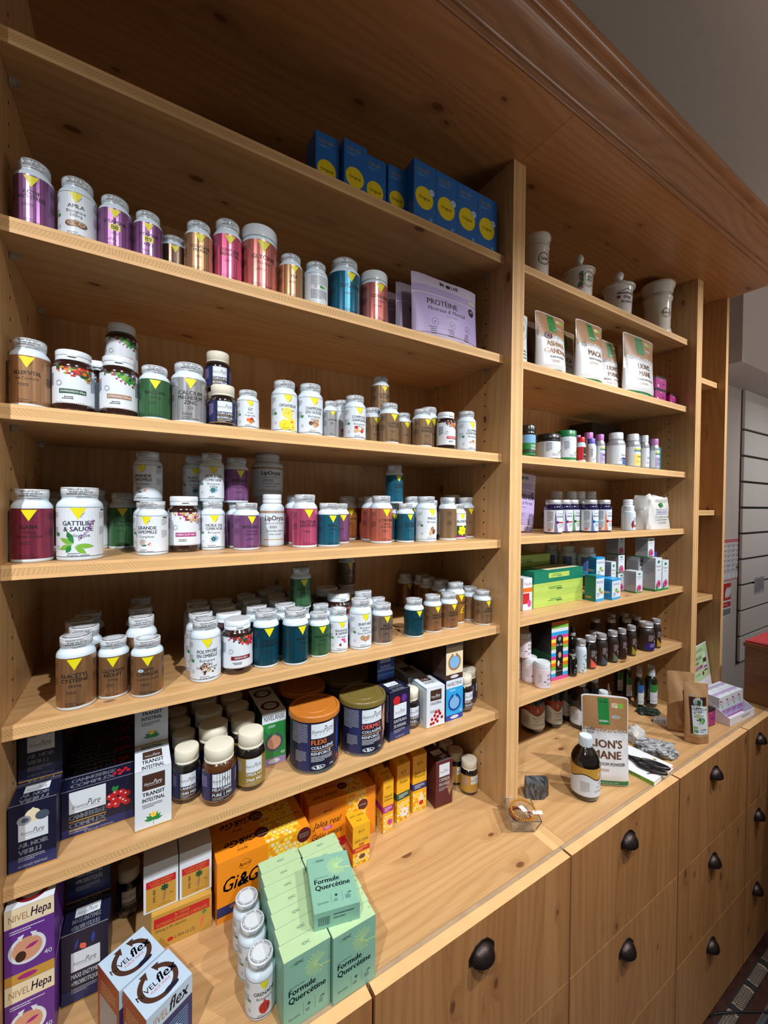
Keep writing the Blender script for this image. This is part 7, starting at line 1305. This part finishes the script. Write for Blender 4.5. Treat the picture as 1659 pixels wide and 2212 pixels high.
def ech(a, w, h):
    a.rect(0, 0, w, h, 'white'); a.rect(0, 0, w, h*.06, 'green'); a.rect(w*.32, h*.84, w*.36, h*.08, 'boxg'); a.text('Echinaforce', w*.5, h*.72, h*.06, 'ink', w*.7); a.text('umea', w*.5, h*.62, h*.05, 'ink', w*.4); a.leaf(w*.1, h*.05, w*.8, w*.25, .9, 'green'); a.flower(w*.55, h*.22, w*.36, 12, 'pinkf', 'dred', .2)
wls = lambda a, w, h: (a.rect(0, 0, w, h, 'lgrey'), a.rect(0, 0, w, h*.06, 'green'), a.greek(w*.1, h*.85, w*.8, 8, .006, 'grey'))
for i, (x, y, z, w, h) in enumerate([(.618, .052, 0, .03, .118), (.728, .0224, 0, .040, .079), (.692, .068, 0, .042, .068), (.692, .068, .0687, .042, .068), (.692, .069, .1374, .042, .066), (.824, .0025, 0, .046, .125), (.803, .052, .0, .046, .125), (.803, .020, .1257, .046, .074), (.876, .003, 0, .048, .113), (.88, .045, 0, .045, .14)]):
    carton(x, y, Z5+z, -3 if i in (1,) else 0, w, .045 if i != 5 else .046, h, 'white' if i != 9 else 'royal', ['slim white box beside the upper blue box', 'small white coneflower box foremost in the middle', 'white coneflower box, lowest of the three piled', 'white coneflower box, middle of the three piled', 'white coneflower box, topmost of the three piled', 'tall white coneflower box in front', 'tall white coneflower box behind the front tall one', 'white coneflower box lying across the tall ones', 'narrow white box with purple flowers at right end', 'blue box peeking behind the purple flower one'][i], front=ech if i != 9 else None, left=wls if i != 9 else None)
Z7 = ZR[5]
RB = ['org', 'lgreen', 'white', 'cyan', 'pinkf', 'honey2', 'org', 'lgreen', 'white', 'cyan', 'pinkf', 'honey2', 'org', 'lgreen', 'white', 'cyan', 'pinkf', 'honey2']
def rain(a, w, h):
    for i in range(17): a.rect(0, h*(16-i)/17, w, h/17, RB[i % 18] if RB[i % 18] != 'white' else 'white')
    a.rect(w*.27, h*.06, w*.42, h*.62, 'blk'); a.ell(w*.48, h*.68, w*.21, h*.085, 'blk'); a.text('Dr. Glo', w*.48, h*.58, h*.04, 'white', w*.36, bold=.04); [a.leaf(w*.48, h*.70, w*.12, w*.015, .785*i, 'lgrey') for i in range(8)]; a.ell(w*.50, h*.42, w*.09, h*.05, 'skin'); a.ell(w*.43, h*.28, w*.06, h*.05, 'cream'); a.ring(w*.54, h*.24, w*.08, w*.09, 'org'); a.text('BIO-DENTS', w*.48, h*.14, h*.018, 'lgrey')
carton(.259, .030, Z7, -4, .076, .090, .183, 'blk', 'tall striped rainbow box with black arched panel', front=rain, left=lambda a, w, h: (a.rect(0, 0, w, h, 'blk'), a.rect(0, 0, w, h*.45, 'dgreen')))
# ================================================================ worktop oddments
def rock(name, loc, sx, sy, sz, m, label, seed=1, rz=0, cut=None, cat='stone', sub=3, rough_=.45):
    import bmesh; from mathutils import noise as mnoise
    bm = bmesh.new(); bmesh.ops.create_icosphere(bm, subdivisions=sub, radius=1); R = random.Random(seed)
    pl = [(Vector((R.uniform(-1, 1), R.uniform(-1, 1), R.uniform(-.6, 1))).normalized(), R.uniform(.55, .85)) for _ in range(11)]
    for v in bm.verts:
        for n, d in pl:
            k = v.co.dot(n)
            if k > d: v.co -= n*(k-d)
        f_ = mnoise.turbulence(v.co*1.6+Vector((seed, 0, 0)), 4, True); v.co *= (1-rough_*.5+rough_*f_); v.co += Vector((R.uniform(-1, 1), R.uniform(-1, 1), R.uniform(-1, 1)))*.02
        v.co.z = max(v.co.z, -.55); v.co = Vector((v.co.x*sx, v.co.y*sy, (v.co.z+.55)*sz/1.3))
    me = D.meshes.new(name); bm.to_mesh(me); bm.free(); me.materials.append(m); o = link(name, me, None, loc, rot=(0, 0, rz)); tag(o, label, cat); return o
def rockmat(name, c1, c2, scale, rough=.5, trans=0, str_=(1, 1, 1)):
    m = D.materials.new(name); m.use_nodes = True; nt = m.node_tree; q = G(nt); p = nt.nodes['Principled BSDF']; tc = nt.nodes.new('ShaderNodeTexCoord'); mp = nt.nodes.new('ShaderNodeMapping'); mp.inputs['Scale'].default_value = str_; nt.links.new(tc.outputs['Object'], mp.inputs[0])
    n = q.noise(mp.outputs[0], scale, 6, .7, .6); nt.links.new(q.mix(q.rng(n, .42, .6), srgb(*c1), srgb(*c2)), p.inputs['Base Color']); p.inputs['Roughness'].default_value = rough; p.inputs['Transmission Weight'].default_value = trans
    b = nt.nodes.new('ShaderNodeBump'); b.inputs['Strength'].default_value = .9; b.inputs['Distance'].default_value = .004; nt.links.new(n, b.inputs['Height']); nt.links.new(b.outputs[0], p.inputs['Normal']); return m
def prism(loc, pts, h, m, name, label, rz=0):
    k = MB(); n = len(pts); k.add([(a, b, 0) for a, b in pts]+[(a*.94+.002, b*.94+.001, h+.006*math.sin(i*2.1)) for i, (a, b) in enumerate(pts)], [tuple(range(n))[::-1], tuple(range(n, 2*n))]+[(i, (i+1) % n, n+(i+1) % n, n+i) for i in range(n)], m)
    o = k.obj(name, None, bevel=.0015, loc=loc, rot=(0, 0, rz)); tag(o, label, 'stone'); return o
TM = rockmat('black_tourmaline', (34, 36, 40), (104, 106, 108), 60, .35, str_=(4, .6, 1))
prism((.118, -.030, WZ+.0005), [(-.036, .006), (-.022, .024), (.010, .017), (.034, .0), (.030, -.020), (.004, -.024), (-.020, -.012)], .044, TM, 'black_stone', 'angular black crystal stone next to the divider on the worktop', .0)
rock('crystal_cluster', (.640, -.036, WZ+.0003), .044, .034, .048, rockmat('milky_quartz', (214, 212, 208), (236, 236, 234), 70, .2, .35), 'milky white quartz chunk behind the silver grey rock', 3, cat='crystal', sub=3)
rock('silver_rock', (.626, -.104, WZ+.0003), .074, .042, .042, rockmat('grey_kyanite', (70, 76, 84), (206, 210, 212), 110, .35, str_=(.5, 1.4, 1)), 'silver grey streaked rock leaning by the booklet corner', 8, rz=-.9, sub=4)
rock('green_rock', (.882, .042, WZ+.0003), .050, .034, .022, rockmat('green_tourmaline', (6, 24, 20), (30, 66, 52), 90, .2), 'dark green glassy rock in front of the spray bottles', 4, rz=-.3)
prism((.852, -.012, WZ+.0004), [(-.036, .0), (-.012, .016), (.03, .012), (.034, -.012), (.0, -.022)], .012, rockmat('grey_slab', (150, 142, 144), (180, 172, 172), 120, .6), 'grey_slab', 'flat pale grey stone slab beside the kraft bags', -.3)
# booklet
bk = empty('booklet', (.4455, -.181, WZ+.0004), math.radians(4), 'white booklet with green spine lying under the scissors', 'book')
k = MB(); k.box((.002, .001, .001), (.134, .128, .0098), mat('paper_block', (226, 222, 210), .8)); k.obj('pages', bk)
k = MB(); k.box((0, 0, 0), (.136, .129, .001), mat('cover_white', (232, 238, 240), .35, coat=.3)); k.box((0, 0, .0099), (.136, .129, .0109), MATS['cover_white']); k.obj('cover', bk, bevel=.0004)
a = Art(7); a.step = 9; a.rect(0, 0, .129, .0109, 'lgreen'); a.text('BRAIN FOOD POUR TOUS', .05, .003, .0055, 'dgreen', .085, bold=.03); a.build('spine_print', lambda u, v, e: (-e-.0002, .129-u, v), bk)
a = Art(8); a.step = 9; a.ell(.045, .018, .012, .006, 'salmon', rot=-.5); a.leaf(.02, .03, .03, .003, -.4, 'slate'); a.ell(.06, .032, .007, .005, 'red'); a.flower(.12, .045, .006, 6, 'gold', 'green'); a.greek(.08, .02, .04, 1, .003, 'grey'); a.build('cover_print', lambda u, v, e: (u, v, .011+e), bk)
# scissors
sc = empty('scissors', (.5, -.11, WZ+.0118), 0, 'black handled scissors lying on the white booklet', 'scissors'); BR = mat('black_grip', (18, 18, 22), .35, coat=.2)
def loop(cx, cy, L, W_, ang, r):
    pts = []
    for i in range(28):
        t = 2*math.pi*i/28; x, y = L*math.cos(t), W_*math.sin(t)*(1-.25*math.cos(t)); c, s = math.cos(ang), math.sin(ang); pts.append((cx+x*c-y*s, cy+x*s+y*c, r+.0005))
    k = MB(); k.tube(pts, r, BR, 10, closed=True); return k
loop(.026, -.034, .036, .0115, math.radians(-66), .0048).obj('handle', sc, smooth=60)
loop(-.004, -.040, .036, .0115, math.radians(-73), .0048).obj('handle', sc, smooth=60)
k = MB(); k.tube([(.012, .0, .005), (.006, .012, .005), (-.004, .03, .005)], [.0062, .006, .005], BR, 10); k.tube([(-.014, -.006, .0056), (-.006, .01, .006), (-.004, .024, .006)], [.006, .006, .005], BR, 10); k.obj('shank', sc, smooth=60)
k = MB(); k.add([(-.008, .028, .003), (.002, .028, .003), (-.010, .095, .003), (-.008, .028, .005), (.002, .028, .005), (-.010, .095, .005)], [(0, 2, 1), (3, 4, 5), (0, 1, 4, 3), (1, 2, 5, 4), (2, 0, 3, 5)], mat('scissor_steel', (140, 142, 146), .25, .9)); k.obj('blade', sc)
k = MB(); k.add([(-.006, .026, .0055), (.006, .028, .0055), (.004, .096, .0055), (-.006, .026, .0072), (.006, .028, .0072), (.004, .096, .0072)], [(0, 2, 1), (3, 4, 5), (0, 1, 4, 3), (1, 2, 5, 4), (2, 0, 3, 5)], MATS['scissor_steel']); k.obj('blade', sc)
# acrylic tray with beads
ACR = mat('clear_acrylic', (236, 238, 236), .04, trans=.96, ior=1.45)
tr = empty('acrylic_tray', (-.001, -.078, WZ+.0006), math.radians(-31), 'clear acrylic tray with flared rim straddling the worktop seam', 'tray')
def frustum(b, t, z0, z1, th):
    k = MB(); o_ = [(-b, -b, z0), (b, -b, z0), (b, b, z0), (-b, b, z0), (-t, -t, z1), (t, -t, z1), (t, t, z1), (-t, t, z1)]; i_ = [(-b+th, -b+th, z0+th*1.3), (b-th, -b+th, z0+th*1.3), (b-th, b-th, z0+th*1.3), (-b+th, b-th, z0+th*1.3), (-t+th, -t+th, z1), (t-th, -t+th, z1), (t-th, t-th, z1), (-t+th, t-th, z1)]
    k.add(o_+i_, [(3, 2, 1, 0), (0, 1, 5, 4), (1, 2, 6, 5), (2, 3, 7, 6), (3, 0, 4, 7), (8, 9, 10, 11), (9, 8, 12, 13), (10, 9, 13, 14), (11, 10, 14, 15), (8, 11, 15, 12), (4, 5, 13, 12), (5, 6, 14, 13), (6, 7, 15, 14), (7, 4, 12, 15)], ACR); return k
frustum(.027, .040, 0, .035, .0025).obj('dish', tr, bevel=.0006)
def bracelet(name, cx, cy, cz, r, br, n, c, label, tilt=(0, 0), cname=''):
    m = mat(cname, c, .08, trans=.45, coat=.5, ior=1.54); o = empty(name, (cx, cy, cz), 0, label, 'bracelet'); o.rotation_euler = (tilt[0], tilt[1], 0)
    key = 'bead%.4f%s' % (br, cname)
    if key not in U: b = MB(); b.lathe([(0, -br)]+[(br*math.sin(math.pi*i/7), -br*math.cos(math.pi*i/7)) for i in range(1, 7)]+[(0, br)], m, 12); U[key] = b.mesh('bead', 80)
    for i in range(n): t = 2*math.pi*i/n; link('bead', U[key], o, (r*math.cos(t), r*math.sin(t), 0))
    return o
bracelet('bead_bracelet', .004, -.082, WZ+.0360, .030, .0029, 32, (214, 150, 40), 'yellow amber bead bracelet, uppermost in the acrylic tray', (.12, -.1), 'amber_bead')
bracelet('bead_bracelet', -.003, -.078, WZ+.0275, .0265, .0027, 30, (170, 84, 34), 'brown orange bead bracelet in the middle of the tray', (-.1, .12), 'cognac_bead')
bracelet('bead_bracelet', 0, -.077, WZ+.0200, .0235, .0026, 27, (110, 44, 24), 'dark red brown bead bracelet, lowest in the tray', (.0, .0), 'garnet_bead')
def tagp(x, y, z, rz, rx, label):
    o = empty('price_tag', (x, y, z), rz, label, 'tag'); o.rotation_euler = (rx, 0, rz); k = MB(); k.box((-.006, -.0115, 0), (.006, .0115, .0005), mat('tag_card', (236, 240, 244), .5)); k.obj('card', o, bevel=.0002)
    a = Art(3); a.step = 9; a.text('€ 24,90', 0, 0, .0022, 'ink', .009, rot=1.57); a.greek(-.004, .007, .008, 2, .0018, 'grey'); a.build('print', lambda u, v, e: (u, v, .0006+e), o); k = MB(); k.tube([(0, .010, .0008), (.004, .018, .003), (.0, .026, .002), (-.006, .030, -.001)], .0005, mat('white_thread', (225, 220, 225), .6), 6); k.obj('string', o, smooth=60)
tagp(-.008, -.040, WZ+.0435, 2.6, .75, 'white paper tag standing up at the back of the tray')
tagp(.001, -.083, WZ+.0405, 2.9, .1, 'white paper tag lying among the beads')
tagp(.026, -.108, WZ+.0375, .9, -.1, 'white paper tag over the front rim of the tray')
# display tray
dt = empty('display_tray', (1.036, -.1605, WZ+.0004), math.radians(-4), 'white cardboard display tray at the right end of the worktop', 'tray'); CB = mat('white_card', (228, 228, 238), .5, vary=.02); W_, D_ = .190, .118; T = .0018
k = MB(); k.box((0, 0, 0), (W_, D_, T), CB); k.box((0, 0, T), (W_, T, .028), CB); k.box((0, D_-T, T), (W_, D_, .078), CB)
for x0 in (0, W_-T):
    vs = [(x0, T, T), (x0+T, T, T), (x0+T, D_-T, T), (x0, D_-T, T), (x0, T, .028), (x0+T, T, .028), (x0+T, D_-T, .078), (x0, D_-T, .078), (x0, D_*.75, .078), (x0+T, D_*.75, .078)]
    k.add(vs, [(3, 2, 1, 0), (0, 4, 8, 7, 3), (2, 6, 9, 5, 1), (4, 5, 9, 8), (8, 9, 6, 7), (2, 3, 7, 6), (0, 1, 5, 4)], CB)
k.obj('tray_body', dt); a = Art(3); a.step = 9; a.text('PRANARÔM', .12, .011, .009, 'ink', .06); a.build('print', lambda u, v, e: (u, -e, v), dt)
def pran(a, w, h): a.rect(0, 0, w, h, 'white'); a.rect(0, 0, w, h*.42, 'lilac'); a.rect(0, 0, w, h*.07, 'magenta'); a.rect(w*.1, h*.78, w*.35, h*.07, 'red'); a.greek(w*.1, h*.7, w*.7, 2, .004, 'magenta'); a.rect(w*.1, h*.30, w*.8, h*.05, 'magenta'); a.greek(w*.1, h*.25, w*.8, 3, .004, 'violet'); a.ell(w*.5, h*.55, w*.1, h*.07, 'lgreen')
import math as _m
for r_ in range(2):
    for c_ in range(4):
        lx, ly = .0045+c_*.0455, .036+r_*.0395; an = math.radians(-4); X = 1.036+lx*math.cos(an)-ly*math.sin(an); Y = -.1605+lx*math.sin(an)+ly*math.cos(an)
        carton(X, Y, WZ+.0026, -4, .0450, .0385, .086, 'white', 'small pink and white box in the display tray, %s row, %s' % (['front', 'rear'][r_], ['leftmost', 'second', 'third', 'rightmost'][c_]), front=pran, top=lambda a, w, d: (a.rect(0, 0, w, d, 'white'), a.rect(0, d*.4, w, d*.35, 'lilac'), a.greek(w*.1, d*.3, w*.7, 1, .003, 'magenta')), left=lambda a, w, h: (a.rect(0, 0, w, h, 'white'), a.rect(0, 0, w, h*.42, 'lilac')), group='pink and white boxes in the display tray')
# green card
o = empty('green_card', (1.116, -.016, WZ+.076), 0, 'mint green advertising card standing behind the display tray', 'card'); o.rotation_euler = (math.radians(-8), 0, math.radians(5))
k = MB(); k.box((0, 0, -.075), (.20, .0015, .145), CB); k.obj('card', o)
a = Art(9); a.step = 9; w, h = .20, .145; a.rect(.004, .004, w-.008, h-.008, 'minttop'); a.text('PRANARÔM', w*.5, h*.80, h*.09, 'dgreen', w*.4); a.text('ENVIE FRÉQUENTE', w*.1, h*.60, h*.085, 'dgreen', w*.5, 'l', bold=.03); a.text("D'URINER ?", w*.1, h*.48, h*.085, 'dgreen', w*.35, 'l', bold=.03); a.rect(w*.08, h*.34, w*.5, h*.09, 'magenta'); a.text('CYSTICALM', w*.32, h*.36, h*.05, 'white', w*.4); a.text('City Flash', w*.1, h*.18, h*.08, 'grn2', w*.3, 'l', shear=.2)
a.rect(w*.66, h*.22, w*.2, h*.36, 'dbrown'); a.rect(w*.69, h*.58, w*.14, h*.16, 'white'); a.rect(w*.67, h*.26, w*.18, h*.2, 'white'); a.rect(w*.68, h*.3, w*.16, h*.06, 'magenta'); a.ell(w*.58, h*.18, w*.05, h*.06, 'dred'); a.build('print', lambda u, v, e: (u, -e, v), o)
